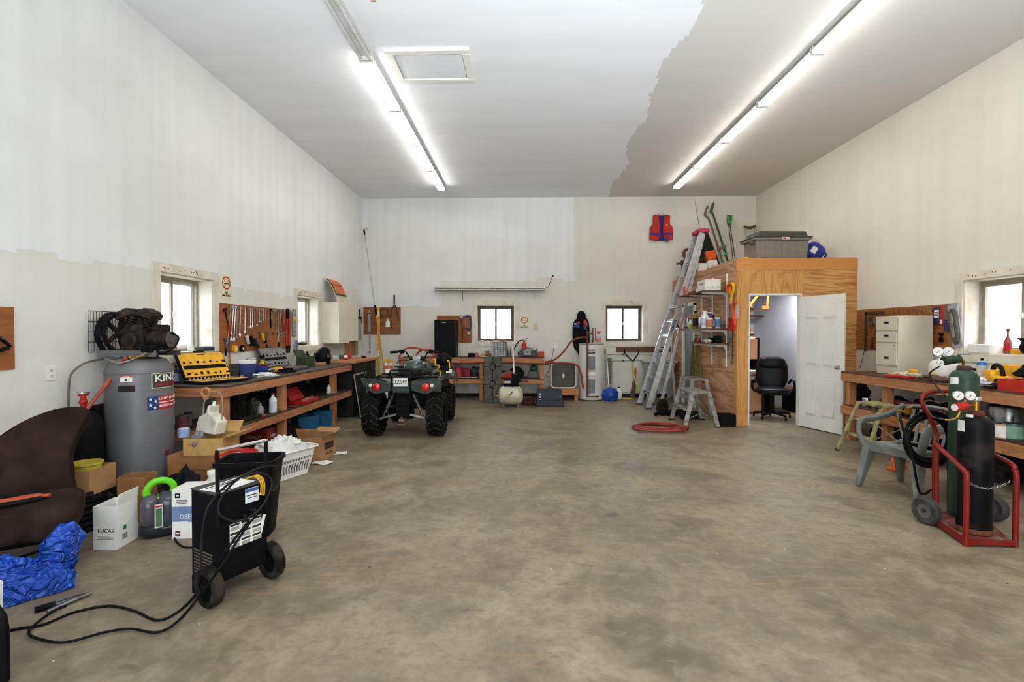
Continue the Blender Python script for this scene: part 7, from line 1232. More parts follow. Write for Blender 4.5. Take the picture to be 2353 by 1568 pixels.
blob('tape_ball', 'small yellow and blue bundle at the front edge of the booth roof', 'bundle', PY(1714, 596, 8.2).xyz * 1 if 0 else Vector((PY(1716, 595, 8.25).x, 8.25, ZR)), (.04, .04, .03), YEL, 92, .3)
r = T('crutch', 'aluminium crutch leaning in the corner on the booth roof', 'crutch', (5.10, 11.3, ZR)); m = MB()
for s_ in (-1, 1): m.tube([(s_ * .1, 0, 1.2), (s_ * .08, 0, .5), (0, -.02, .2), (0, -.04, 0)], .012, 8)
m.build('crutch_frame', M('8f8d88', .4, .5), r); MB().tube([(-.13, 0, 1.2), (0, 0, 1.17), (.13, 0, 1.22)], .03, 8).build('arm_pad', M('55503c', .8), r); MB().cyl((-.09, 0, .75), (.09, 0, .75), .02).build('hand_grip', M('5a564a', .8), r)
r = T('downhill_skis', 'pair of green and grey skis leaning on the back wall on the booth roof', 'skis', (0, 0, 0))
b0, t_0 = PY(1683, 642, 11.0), PY(1641, 500, 11.36)
for k, (bo, to, mt) in enumerate((((0, 0, 0), (0, 0, 0), M('3e5a3c', .4)), ((-.1, .03, 0), (-.1, .02, -.06), M('6e6a56', .4)))):
    a = b0 + Vector(bo); c_ = t_0 + Vector(to); a.z = ZR; m = MB(); P = [a, a.lerp(c_, .5) + Vector((0, -.02, 0)), c_, c_ + Vector((-.07 - .03 * k, -.02, .12)), c_ + Vector((-.07 + .03 * (1 - k), -.05, .28)), c_ + Vector((-.04, -.1, .37))]
    m.tube(P, [.045, .045, .04, .04, .035, .008], 8, flat=.3); s_ = m.build('ski', mt, r); d_ = (c_ - a)
    for t in (.22, .38): MB().bar(a + d_ * t + Vector((0, -.03, 0)), a + d_ * (t + .06) + Vector((0, -.03, 0)), .08, .02, up=(0, 1, 0)).build('green_band' if k == 0 else 'grey_band', M('5cae7c', .5) if k == 0 else GRY, s_)
    MB().box(a + d_ * .5 + Vector((0, -.06, 0)), (.08, .06, .1)).build('binding', M('6b6760', .4, .3), s_, bevel=.01)
r = T('ski_poles', 'pair of ski poles with green grips leaning on the back wall', 'ski poles', (0, 0, 0)); a, c_ = PY(1690, 640, 11.1), PY(1674, 515, 11.38); a.z = ZR
for dx in (0, .06): MB().cyl(a + Vector((dx, 0, 0)), c_ + Vector((dx * .5, 0, 0)), .01).build('pole_shaft', M('4e4a46', .4, .5), r); MB().tube([c_ + Vector((dx * .5, 0, 0)), c_ + Vector((dx - .01, 0, .1)), c_ + Vector((dx, 0, .2))], .03, 8).build('grip', M('4f8a4a', .5), r)
r = T('instrument_case', 'long black carrying case leaning on the back wall beside the skis', 'case', (0, 0, 0)); a, c_ = PY(1666, 645, 10.9), PY(1624, 530, 11.3); a.z = ZR; m = MB(); m.bar(a, c_, .2, .12, up=(0, 1, 0)); m.build('case_body', M('1f2420', .6), r, bevel=.035); MB().bar(a + Vector((.1, 0, .0)), c_ + Vector((.1, 0, 0)), .012, .13, up=(0, 1, 0)).build('case_seam', M('6b6858'), r)
tag(MB().cyl(PY(1622, 560, 11.3), PY(1605, 463, 11.42), .006, .003).build('fishing_rod', M('5a4a40', .4)), 'thin fishing rod rising above the ladder top on booth roof', 'fishing rod')
r = T('wooden_sled', 'old brown carved wooden saddle frame with curved handle on the booth roof', 'wooden frame', (PY(1590, 600, 10.6).x, 10.6, ZR + .2)); WC = M('4a2a1a', .4, 0, .15, 10); MB().tube([(-.32, 0, .07), (-.2, 0, .09), (0, 0, .16), (.2, 0, .12), (.42, 0, .1)], [.03, .07, .09, .08, .04], 10, flat=.8).build('frame_body', WC, r, ang=60); MB().tube([(-.12, 0, .14), (-.17, 0, .26), (-.14, 0, .36), (-.02, 0, .38)], .035, 8).build('curved_handle', M('6b3018', .4), r)
MB().b2((-.2, -.1, -.2), (.25, .1, .04)).build('support_box', M('5a5852', .6), r, bevel=.01)
blob('dark_bag', 'dark brown leather bag on the booth roof behind the ladder', 'bag', (PY(1625, 600, 10.9).x, 10.95, ZR + .001), (.16, .12, .4), M('2c2522', .6), 94, .35)
tag(MB().b2((-.09, -.05, 0), (.09, .05, .22)).build('white_box', PAPER, bevel=.004), 'small white box at the edge of booth roof right of the ladder', 'box', loc=(PY(1620, 615, 9.9).x + .05, 10.2, ZR))
r = T('chain_oil_bag', 'orange and white printed bag on the booth roof by the black case', 'bag', (PY(1641, 600, 10.4).x, 10.42, ZR), 0, rot=(R(0), R(-10), 0)); MB().b2((-.1, -.06, 0), (.1, .06, .3)).build('white_part', PAPER, r, bevel=.02); MB().b2((-.1, -.06, .3), (.1, .06, .5)).build('orange_part', ORG, r, bevel=.02); printed(r, 'printed_text', (0, -.061, .15), .14, .15, (R(90), 0, 0), PAPER, [(0, y, .12, .008, GRY) for y in (-.05, -.02, .01, .04)])
tag(MB().lathe([(.0, 0), (.09, 0), (.1, .05), (.06, .1), (0, .11)], n=20).build('tan_cap', M('8a804e', .6)), 'olive tan cap shaped bundle at the far end of booth roof', 'bundle', loc=(3.52, 11.1, ZR))

# ---- inside the office
r = T('office_chair', 'black leather swivel office chair inside the booth', 'office chair', (4.37, 8.76, 0), R(-22)); LE = M('161618', .35, 0, .08)
for i in range(5):
    a = R(72 * i + 20); MB().bar((0, 0, .1), (math.cos(a) * .3, math.sin(a) * .3, .075), .05, .03).build('base_arm', BLK, r, bevel=.008); MB().cyl((math.cos(a) * .3 - .015, math.sin(a) * .3, .03), (math.cos(a) * .3 + .015, math.sin(a) * .3, .03), .03).build('castor', BLK, r)
MB().cyl((0, 0, .09), (0, 0, .42), .03).build('gas_column', BLK, r)
m = MB(); m.ball((0, -.02, .48), (.27, .27, .07), 28, 14, fn=rbox(0, 0, 0, 0)); m.build('seat', LE, r, ang=60)
m = MB(); m.at((0, .24, .78), (R(-12), 0, 0)); m.ball((0, 0, 0), (.26, .07, .3), 28, 16, fn=rbox(0, 0, 0, 0)); m.build('backrest', LE, r, ang=60); m = MB(); m.at((0, .25, .95), (R(-12), 0, 0)); m.ball((0, -.02, 0), (.22, .075, .1), 24, 12, fn=rbox(0, 0, 0, 0)); m.build('head_cushion', LE, r, ang=60)
for s_ in (-1, 1): MB().tube([(s_ * .24, -.1, .46), (s_ * .32, -.1, .52), (s_ * .32, -.08, .66), (s_ * .31, .1, .68), (s_ * .27, .2, .6)], .022, 8).build('armrest', BLK, r); MB().bar((s_ * .32, -.14, .68), (s_ * .32, .1, .69), .05, .03).build('arm_pad', M('6a6c70', .3), r, bevel=.01)
r = T('desk', 'light wood office desk with hutch inside the booth', 'desk', (0, 0, 0)); DW = M('c79a74', .5, 0, .04, 3); x0 = BX + PT + .015; MB().b2((x0, 9.2, .72), (4.47, 9.9, .76)).build('desk_top', DW, r, bevel=.004); MB().b2((x0, 9.26, .02), (4.42, 9.3, .70)).build('modesty_panel', DW, r, smooth=False); MB().b2((4.42, 9.24, .0), (4.46, 9.86, .72)).build('side_panel', M('2f2e2c'), r, smooth=False)
q = MB().b2((x0, 9.4, 1.0), (4.40, 9.8, 1.38)).build('hutch', DW, r, bevel=.004, smooth=False); MB().b2((4.18, 9.385, 1.15), (4.195, 9.395, 1.27)).build('handle', BRASS, q); MB().b2((4.40, 9.4, .76), (4.44, 9.8, 1.40)).build('hutch_side', BLKM, r, smooth=False); MB().b2((4.3, 9.72, .765), (4.4, 9.78, 1.0)).build('dark_back', BLKM, r, smooth=False)
for i, (z, mt, lb) in enumerate(((.762, PAPER, 'stack of white papers on the office desk'), (1.382, PAPER, 'white papers heaped on the hutch in the office'), (1.44, BLKM, 'black binder on the heap above the hutch'), (1.48, M('c8a040'), 'yellow folders on top of the heap in the office'), (1.56, M('b07830'), 'brown folder topping the heap in the office'))): tag(MB().box((0, 0, .02), (.42 - .05 * i, .26, .035 if i else .03), (0, 0, .1 * i)).build('paper_stack' if i < 2 else 'folder', mt, bevel=.006), lb, 'papers' if i < 2 else 'folder', loc=(4.18, 9.55 if i else 9.3, z + (.0 if i < 4 else .0)))
r = T('wall_shelf', 'dark wood shelf high on the office wall inside the booth', 'shelf', (0, 0, 0)); z = PY(1740, 713, 9.6).z; MB().b2((x0, 9.45, z - .02), (4.62, 9.75, z)).build('shelf_plank', WDARK, r, smooth=False); MB().bar((4.3, 9.6, z - .02), (4.3, 9.72, z - .15), .01, .02).build('bracket', WHITE, r)
r = T('toy_digger', 'orange toy digger standing on the high office shelf', 'toy', (4.26, 9.58, z)); MB().b2((-.14, -.06, .0), (.14, .06, .05)).build('tracks', BLK, r, bevel=.02); MB().b2((-.13, -.06, .05), (.1, .06, .14)).build('digger_body', M('c87a20', .5), r, bevel=.01); m = MB(); m.bar((.08, 0, .1), (.22, 0, .28), .03, .04, up=(0, 1, 0)); m.bar((.22, 0, .28), (.42, 0, .3), .03, .035, up=(0, 1, 0)); m.bar((.42, 0, .3), (.4, 0, .05), .025, .03, up=(0, 1, 0)); m.box((.37, 0, .05), (.1, .06, .06)); m.build('digger_arm', M('b8702a', .5), r); MB().b2((-.03, -.05, .14), (.06, .05, .22)).build('cab', M('3a3a3a'), r)
r = T('small_device', 'small black device with wires on the office wall', 'device', PY(1802, 800, YB - .05)); MB().b2((-.05, -.03, -.02), (.05, .02, .03)).build('device_body', BLK, r); m = MB(); m.tube([(0, 0, -.02), (-.1, 0, -.2), (-.22, 0, -.42)], .006); m.tube([(.02, 0, -.02), (.05, 0, -.2), (.2, 0, -.4)], .006); m.build('wire', M('3a3a3c'), r)
cable('wall_wire', 'thin pale wire running down the office back wall', [PY(1770, 700, YB - .03), PY(1771, 745, YB - .03), PY(1776, 790, YB - .03), PY(1784, 823, YB - .03)], .004, M('b0b2b8'))
tag(MB().b2((4.9, 11.0, 1.86), (XR - .02, 11.3, 1.885)).build('corner_shelf', WDARK), 'short dark shelf at right on the office wall', 'shelf'); r = T('low_table', 'dark low wooden table behind the office chair', 'table', (0, 0, 0)); MB().b2((4.55, 9.3, .42), (5.2, 9.9, .45)).build('table_top', WDARK, r); MB().b2((4.6, 9.35, 0), (4.65, 9.85, .42)).build('table_leg', BLKM, r); MB().b2((5.1, 9.35, 0), (5.15, 9.85, .42)).build('table_leg', BLKM, r)
# ============================================================= RIGHT WALL AND BENCH
RX = 4.49; ZB2 = .955; r = T('workbench', 'lumber workbench with lower shelf along the right wall', 'workbench', (0, 0, 0))
MB().b2((RX, 3.0, ZB2 - .02), (XR - .003, 7.08, ZB2)).build('worktop', M('5c3a2c', .55, 0, .12, 5, dirt='3a2620'), r); MB().b2((RX - .002, 3.0, ZB2 - .13), (RX + .038, 7.08, ZB2 - .021)).build('front_rail', WLUM[1], r, smooth=False, bevel=.003)
MB().b2((RX + .04, 3.0, .475), (XR - .003, 7.08, .49)).build('lower_shelf', M('4a2c22', .6, 0, .12, 5), r); MB().b2((RX - .002, 3.0, .36), (RX + .038, 7.08, .474)).build('front_rail', WLUM[1], r, smooth=False, bevel=.003)
for y in (3.3, 6.25, 6.95):
    MB().b2((RX + .04, y, 0), (RX + .13, y + .09, .474)).build('post', WLUM[2], r, smooth=False); MB().b2((RX + .04, y, .491), (RX + .13, y + .09, ZB2 - .021)).build('post', WLUM[2], r, smooth=False)
    MB().b2((XR - .1, y, 0), (XR - .005, y + .09, .474)).build('post', WLUM[2], r, smooth=False)
MB().b2((RX + .04, 7.045, ZB2 - .13), (XR - .003, 7.08, ZB2 - .021)).build('end_rail', WLUM[0], r, smooth=False)
tag(MB().b2((XR - .014, 6.16, 1.24), (XR - .001, 7.98, 1.86)).build('tool_board', wood('board_ply_right', '6e4018', '98602a', 'a86c34', 1, .8, .55, 7), smooth=False), 'plywood tool board hung with wrenches on the right wall', 'tool board')
r = T('filing_cabinet', 'beige four drawer filing cabinet standing on the right workbench', 'filing cabinet', (0, 0, 0)); FC = M('c9c0ac', .4, .15, .02, 3); fx, fy, fz = 4.78, 6.44, ZB2 + .001
MB().b2((fx + .02, fy, fz), (XR - .07, fy + .38, fz + .76)).build('cabinet_body', FC, r, bevel=.004, smooth=False)
for (z0, z1) in ((.0, .1), (.105, .33), (.335, .475), (.48, .62), ):
    pass
for (z0, z1, hd) in ((.115, .415, 1), (.42, .565, 1), (.57, .735, 1)):
    q = MB().b2((fx + .002, fy + .008, fz + z0), (fx + .019, fy + .372, fz + z1)).build('drawer', FC, r, bevel=.004, smooth=False); zc = fz + z1 - .06 if z1 - z0 < .2 else fz + z0 + .1
    MB().b2((fx - .004, fy + .13, zc - .018), (fx + .001, fy + .22, zc + .018)).build('drawer_handle', STEEL, q, bevel=.002); MB().b2((fx - .0055, fy + .14, zc - .01), (fx - .0045, fy + .21, zc + .01)).build('handle_recess', TXT, q)
m = MB(); m.cyl((fx + .002, fy + .05, fz + .38), (fx - .004, fy + .05, fz + .38), .01); m.build('lock', STEEL, r); MB().b2((fx, fy - .002, fz + .735), (XR - .068, fy + .382, fz + .765)).build('cabinet_top', FC, r, bevel=.004)
XS = XR - .03
r = T('framing_square', 'dark steel framing square hung at the far end of right tool board', 'square', (XR - .02, PX(1989, 730, XS).y, PX(1989, 718, XS).z)); MB().b2((-.006, -.38, -.04), (0, .02, 0)).build('short_arm', M('4a443c', .5, .4), r); MB().b2((-.006, -.02, -.6), (0, .03, 0)).build('long_arm', M('4a443c', .5, .4), r)
r = T('pulley_clamp', 'grey round clamp hung beside the framing square', 'clamp', hung(2002, 735, XS), hang('R')); m = MB(); m.lathe([(.05, -.012), (.075, -.012), (.075, .012), (.05, .012)], (0, 0, -.02), 22, (0, 1, 0), closed=True); m.tube([(.05, 0, .02), (.09, 0, -.08), (.06, 0, -.25)], .012); m.build('clamp_body', M('6a6a60', .4, .4), r)
for i in range(11):
    u = 2022 + i * 10.5; wr(i, u, 716 - i * .2, .2 + .004 * i, 'steel wrench above the filing cabinet, %s from the framing square' % od[i], x=XS, wl='R', gp='wrenches hung on the right tool board')
hand_tool('long_square', 'thin steel bar hung right of the row of wrenches', 'bar', 2140, 712, .3, STEEL, STEEL, wl='R', x=XS, w_=.006, hw=.02)
r = T('drill_set', 'dark blue packet with white label hung on right tool board', 'packet', hung(2150, 706, XS), hang('R')); MB().b2((-.05, -.02, -.22), (.05, .0, .0)).build('packet_body', M('2a2c5a', .5), r, bevel=.005); printed(r, 'white_label', (0, -.021, -.09), .07, .1, (R(90), 0, 0), WHITE, [(0, .02, .06, .008, TXT), (0, 0, .06, .008, TXT), (0, -.02, .06, .008, TXT)])
r = T('red_holder', 'red plastic strip tool hung right of the dark blue packet', 'tool', hung(2167, 704, XS), hang('R')); MB().b2((-.025, -.02, -.24), (.025, 0, .01)).build('red_body', RED, r, bevel=.008); MB().b2((-.015, -.024, -.22), (.015, -.018, -.17)).build('white_tag', WHITE, r)
r = T('green_packet', 'olive packet behind the large steel blister pack', 'packet', hung(2178, 702, XS), hang('R')); MB().b2((-.05, -.01, -.18), (.05, 0, .0)).build('packet_body', M('6a5e44', .6), r); MB().b2((-.045, -.012, -.32), (.03, -.002, -.19)).build('blue_packet', M('34305e', .6), r)
r = T('blister_pack', 'large grey oval tool in blister pack hanging tilted on right tool board', 'packet', hung(2190, 702, XS - .03), 0, None, rot=(0, R(-9), hang('R'))); MB().b2((-.07, -.012, -.52), (.07, 0, .02)).build('backing_card', M('9c98a0', .5), r, bevel=.004); m = MB(); m.ball((0, -.02, -.26), (.06, .02, .22), 24, 14, fn=rbox(0, 0, 0, 0)); m.build('oval_body', M('5c5a50', .35, .3), r, ang=60); m = MB(); m.box((.0, -.042, -.25), (.04, .01, .3)); m.build('ridge', M('8a8678', .3, .4), r, bevel=.005)
hand_tool('black_ratchet', 'black tool hung between filing cabinet and the blister pack', 'tool', 2150, 768, .1, BLKM, BLKM, wl='R', x=XS, w_=.03, hw=.06)
hand_tool('long_driver', 'dark red handled driver hung left of the filing cabinet', 'screwdriver', 2004, 778, .16, DSTEEL, M('5a1c1a'), wl='R', x=XS, w_=.02, hw=.02)
m = MB(); cable('thin_wire', 'thin wire hanging from right tool board behind the filing cabinet', [PX(1987, 800, XS), PX(1982, 825, XS), PX(1976, 846, XS)], .003)
# ---- things on right bench
def rb(u, x, z=ZB2): p = PX(u, 850, x); return Vector((x, p.y, z + .0005))
blob('paper_rags', 'white and tan crumpled gloves beside the foot of filing cabinet', 'gloves', rb(2092, 4.66), (.09, .2, .035), M('cdbfa8', .85, 0, .1), 101, .5, 4); blob('brown_gloves', 'brown work gloves on the right workbench edge', 'gloves', rb(2140, 4.62), (.08, .18, .035), M('6a4a36', .85, 0, .15), 102, .5, 4)
r = T('tape_measure', 'yellow and red tape on the right workbench before the cabinet', 'tape', rb(2098, 4.6)); r.location.z += .04; MB().b2((-.03, -.04, 0), (.03, .04, .04)).build('tape_body', YEL, r, bevel=.01)
r = T('yellow_pliers', 'yellow handled pliers lying on the brown gloves', 'pliers', rb(2156, 4.75) + Vector((0, 0, .045)), .4); MB().tube([(-.1, 0, .01), (0, .02, .015), (.1, .01, .01)], .012, 8).build('yellow_handle', YEL, r)
tag(MB().b2((-.1, -.15, 0), (.1, .15, .03)).build('red_case', RED, bevel=.006), 'thin red case under the crumpled gloves at the cabinet foot', 'case', loc=rb(2075, 4.60), rz=.2)
r = T('white_can_jug', 'white plastic jug lying behind the green cylinder', 'jug', (4.72, 5.72, ZB2 + .0)); m = MB(); m.ball((0, 0, .12), (.12, .12, .12), 24, 14, fn=rbox(0, 0, 0, 0)); m.tube([(-.05, 0, .22), (0, 0, .28), (.06, 0, .22)], .015); m.build('jug_body', PLAST, r, ang=60)
r = T('propane_torch', 'blue and white gas canister standing on the right workbench', 'gas canister', rb(2276, 4.9)); MB().lathe([(.042, 0), (.045, .01), (.045, .2), (.03, .235), (.015, .25)]).build('canister_body', M('b4b0a6', .35), r); MB().lathe([(.0455, .0), (.0455, .085)]).build('blue_band', M('1c56a8', .4), r); MB().lathe([(.0455, .2), (.035, .235), (.016, .245)]).build('blue_shoulder', M('1c66b8', .4), r); MB().cyl((0, 0, .24), (0, 0, .275), .014).build('cap', BLK, r)
r = T('yellow_tool_box', 'bright yellow carton with white label on the right workbench', 'box', rb(2338, 5.08), R(8)); MB().b2((-.15, -.13, 0), (.15, .13, .21)).build('box_body', M('e0a018', .6, 0, .03), r, bevel=.003); printed(r, 'white_label', (-.08, -.131, .15), .1, .045, (R(90), 0, 0), PAPER, [(0, .01, .09, .012, TXT)])
carton('small tan carton between blue canister and yellow carton', rb(2292, 5.1), (.1, .1, .15), .1, opn=False, mat=CARD)
r = T('power_saw', 'yellow power saw with black handle on the right workbench', 'power saw', rb(2272, 4.66), R(70)); m = MB(); m.b2((-.16, -.06, .02), (.04, .06, .12)); m.box((.06, 0, .1), (.16, .12, .14)); m.build('saw_body', YEL, r, bevel=.02); m = MB(); m.tube([(-.1, 0, .12), (-.06, 0, .2), (.04, 0, .22), (.1, 0, .16)], .02, 8); m.build('saw_handle', BLK, r); MB().cyl((-.12, -.062, .05), (-.12, .062, .05), .05).build('blade_guard', BLK, r); MB().b2((-.0, -.064, .05), (.05, -.06, .1)).build('grey_badge', M('6a7078'), r)
r = T('drill', 'black and yellow drill lying behind the green cylinder top', 'drill', rb(2240, 4.85) + Vector((0, 0, .0))); m = MB(); m.cyl((-.02, -.06, .12), (-.02, .1, .12), .045); m.box((-.02, 0, .05), (.05, .07, .1)); m.build('drill_body', BLKM, r, bevel=.01); MB().cyl((-.02, -.065, .12), (-.02, -.06, .12), .03).build('yellow_ring', M('b8862a'), r)
blob('white_paper_heap', 'heap of white tissue on the edge of right workbench', 'paper', rb(2253, 4.6), (.08, .14, .07), PAPER, 104, .5, 4); tag(MB().sheet(8, 6, lambda u_, v_: ((u_ - .5) * .2, (v_ - .5) * .26, .05 + .02 * math.sin(u_ * 6)), .003).build('foil_bag', M('b8b4d0', .25, .3)), 'shiny white wrapper lying beside the red tool box on right workbench', 'wrapper', loc=rb(2282, 4.58))
r = T('red_tool_box', 'open red metal tool box on the edge of right workbench', 'tool box', (4.68, 4.52, ZB2 + .0005)); m = MB(); m.b2((-.15, -.38, 0), (.15, .3, .015)); m.b2((-.15, -.38, .015), (-.14, .3, .11)); m.b2((.14, -.38, .015), (.15, .3, .11)); m.b2((-.14, .29, .015), (.14, .3, .11)); m.b2((-.14, -.38, .015), (.14, -.37, .11)); m.build('box_body', M('b82c14', .4, 0, .06), r, bevel=.003)
m = MB(); m.b2((-.13, -.36, .016), (.13, .28, .08)); m.build('box_contents', M('3a1c18', .6, 0, .2), r)
blob('black_drill_case', 'black power tool lying on the red tool box', 'power tool', (4.72, 4.62, ZB2 + .12), (.09, .2, .08), BLKM, 106, .3)
r = T('white_box_sill', 'white flat carton on the sill end of the right window', 'box', (XR + .1, 5.88, 1.2655)); MB().b2((-.07, -.13, 0), (.09, .13, .1)).build('box_body', PAPER, r, bevel=.003)
r = T('red_bottle_sill', 'grey and red long necked bottle on the right window sill', 'bottle', (XR + .08, 5.62, 1.2655)); MB().lathe([(.035, 0), (.04, .02), (.04, .13), (.012, .19), (.01, .26)], sy=.8).build('bottle_body', M('8a4444', .4), r); MB().cyl((0, 0, .25), (0, 0, .28), .013).build('cap', M('5a1420'), r); MB().lathe([(.0405, .03), (.0405, .12)], sy=.8).build('paper_label', RED, r)
r = T('peaked_hat', 'black peaked cap standing on the right window sill', 'cap', (XR + .08, 5.32, 1.2655)); MB().ball((0, 0, .08), (.09, .1, .09), 20, 12).build('crown', BLKM, r); MB().sheet(10, 6, lambda u_, v_: (-.02 - .12 * v_ * math.sin(PI * u_), (u_ - .5) * .2, .12 + .06 * v_), .008).build('peak', BLK, r)
r = T('yellow_tool_sill', 'small yellow and black tool on the right window sill', 'tool', (XR + .06, 5.48, 1.2655)); MB().b2((-.04, -.06, 0), (.04, .06, .05)).build('tool_body', YEL, r, bevel=.01)
# lower shelf right
z2 = .4905
can('large steel stock pot on the lower right shelf', rb(2300, 4.80, z2), .26, .15, M('8c8a88', .25, .9, .06), BLK, None, cat='pot', name='stock_pot')
for (u, x, h, rr, mt, lab, lb) in ((2303, 4.60, .14, .055, M('b88a6a', .5), PAPER, 'tin with white and tan label on the lower right shelf'), (2330, 4.62, .15, .075, M('3c5a48', .5), M('7c9a88'), 'green labelled paint can on the lower right shelf'), (2346, 4.75, .2, .08, M('2e2e2c', .5), None, 'dark paint can at the right edge of the lower right shelf'), (1992, 4.62, .13, .05, CHR, None, 'shiny tin on the lower right shelf beyond the post')): can(lb, rb(u, x, z2), h, rr, mt, STEEL, lab)
for i, (u, x, sz, mt, lb, nm, cat) in enumerate(((1968, 4.75, (.14, .16, .16), D1, 'dark box with white label on the lower right shelf beside the door', 'parts_box', 'box'), (1982, 4.9, (.14, .14, .2), BLKM, 'black tool bag on the lower right shelf behind the shiny tin', 'tool_bag', 'bag'), (2060, 4.8, (.2, .3, .14), D1, 'black case on the lower right shelf behind the yellow step ladder', 'black_case', 'case'), (2110, 4.75, (.16, .25, .16), M('2a2c2e', .5), 'grey black engine part on the lower right shelf above the chair', 'engine_part', 'engine part'), (2140, 4.85, (.12, .2, .14), D1, 'dark bundle on the lower right shelf behind the chair', 'bundle', 'bundle'))): blob(nm, lb, cat, rb(u, x, z2), (sz[0] * .6, sz[1] * .6, sz[2] * .8), mt, 110 + i, .35)
tag(MB().b2((-.03, -.5, 0), (.03, .5, .05)).build('red_bar', M('5a1c1a', .5), bevel=.01), 'long dark red bar lying along the lower right shelf', 'bar', loc=(4.62, 5.7, .62)); 
for y in (5.3, 6.05): tag(MB().b2((-.05, -.05, 0), (.05, .05, .128)).build('wood_block', D1, bevel=.01), 'dark block under the long red bar, %s end' % ('near' if y < 5.5 else 'far'), 'block', loc=(4.62, y, z2))
for i, (x, y, sz, lb, nm, cat) in enumerate(((4.9, 5.2, (.25, .3, .17), 'black bundle on the floor under the near part of right workbench', 'black_bundle', 'bundle'), (4.95, 6.0, (.2, .3, .15), 'dark bin bag on the floor under the middle of right workbench', 'bin_bag', 'bag'), (4.95, 6.75, (.2, .25, .16), 'dark box shape on the floor under the far end of right workbench', 'dark_box', 'box'), (4.85, 4.3, (.25, .35, .15), 'grey cloth heap on the floor under right workbench by the gas trolley', 'cloth_heap', 'cloth'))): blob(nm, lb, cat, (x, y, 0), sz, D1 if i < 3 else M('5a5c5c', .7), 120 + i, .35)
# ---- yellowish step ladder
r = T('folding_steps', 'small pale yellow aluminium step ladder by the right workbench', 'step ladder', (0, 0, 0)); YA = M('a8a274', .45, .3, .08, dirt='716b48'); zt = .62
F0, F1, B0, B1 = Vector((4.02, 6.30, .01)), Vector((4.04, 5.84, .01)), Vector((4.40, 6.46, .01)), Vector((4.42, 5.76, .01)); T0, T1 = Vector((4.17, 6.22, zt)), Vector((4.19, 5.90, zt))
F0, F1 = Vector((3.98, 6.33, .01)), Vector((4.02, 5.86, .01)); T0, T1 = Vector((4.16, 6.22, zt)), Vector((4.20, 5.88, zt)); B0, B1 = Vector((4.44, 6.30, .01)), Vector((4.46, 5.80, .01)); U0, U1 = Vector((4.34, 6.22, zt - .02)), Vector((4.38, 5.88, zt - .02))
for a, b_ in ((F0, T0), (F1, T1)): MB().bar(a, b_, .025, .05, up=(0, 1, 0)).build('front_rail', YA, r, smooth=False, bevel=.003); MB().box(a, (.05, .04, .03)).build('foot', M('4a3a30'), r)
for a, b_ in ((B0, U0), (B1, U1)): MB().bar(a, b_, .022, .03, up=(0, 1, 0)).build('rear_rail', YA, r, smooth=False, bevel=.003)
for t in (.36, .68): a, b_ = F0.lerp(T0, t), F1.lerp(T1, t); MB().box((a + b_) / 2 + Vector((.03, 0, 0)), (.09, (a - b_).length - .02, .022)).build('step', YA, r, smooth=False, bevel=.003)
MB().box((T0 + T1 + U0 + U1) / 4 + Vector((0, 0, .02)), (.24, .38, .03)).build('top_step', YA, r, smooth=False, bevel=.004)
m = MB(); m.bar(B0.lerp(U0, .25), B1.lerp(U1, .6), .01, .012); m.bar(B0.lerp(U0, .6), B1.lerp(U1, .25), .01, .012); m.build('cross_brace', YA, r)
# ---- grey garden chair
r = T('plastic_chair', 'grey moulded plastic garden armchair beside the gas trolley', 'chair', (3.62, 4.70, 0), R(-72)); PG = M('666a64', .6, 0, .06, 6, dirt='8e8f88')
m = MB(); m.sheet(12, 12, lambda u_, v_: ((u_ - .5) * (.5 - .06 * v_), (v_ - .5) * .46, .43 - .025 * math.sin(PI * u_) - .03 * v_ + .02 * (1 - v_) ** 6), .02); m.bar((-.235, -.235, .395), (.235, -.235, .395), .03, .07); m.build('seat', PG, r)
m = MB(); bk_ = lambda x, t: Vector((x * (1 + .12 * t), .2 + .12 * t - .25 * abs(x) ** 2.0, .42 + .38 * t - .0))
for i in range(6): x = -.15 + i * .06; m.bar(bk_(x, .05), bk_(x, .85), .026, .014, up=(0, 1, 0))
m.tube([bk_(x, .95 - .9 * abs(x) ** 1.8) for x in [-.25 + i * .05 for i in range(11)]], .03, 8, flat=.5); m.tube([bk_(x, .02) for x in [-.22, -.1, 0, .1, .22]], .022, 8, flat=.5); m.build('backrest', PG, r)
for s_ in (-1, 1):
    m = MB(); m.tube([(s_ * .25, -.24, .4), (s_ * .29, -.26, .52), (s_ * .3, -.22, .63), (s_ * .3, -.05, .645), (s_ * .28, .12, .68), (s_ * .24, .26, .77)], [.038, .038, .042, .042, .038, .032], 8, flat=.6); m.build('armrest', PG, r)
    for y0, y1 in ((-.2, -.28), (.17, .28)):
        V = [Vector((s_ * .215 + dx, y0 + dy, .42)) for dx, dy in ((-.04, -.06), (.04, -.06), (.04, .06), (-.04, .06))] + [Vector((s_ * .27 + dx, y1 + dy, 0)) for dx, dy in ((-.02, -.03), (.02, -.03), (.02, .03), (-.02, .03))]
        MB().add(V, [(0, 1, 2, 3), (7, 6, 5, 4), (0, 4, 5, 1), (1, 5, 6, 2), (2, 6, 7, 3), (3, 7, 4, 0)]).build('chair_leg', PG, r, smooth=False, bevel=.01)
    MB().bar((s_ * .235, -.24, .4), (s_ * .235, .2, .375), .03, .075).build('side_rail', PG, r, bevel=.008)
r = T('orange_tool', 'orange plastic tool lying on the floor under the garden chair', 'tool', PZ(2060, 1080), R(30)); MB().b2((-.12, -.05, 0), (.14, .05, .04)).build('orange_base', ORG, r, bevel=.01); MB().tube([(-.1, 0, .03), (-.08, 0, .12), (.0, 0, .13), (.03, 0, .04)], .014, 8).build('handle', ORG, r)
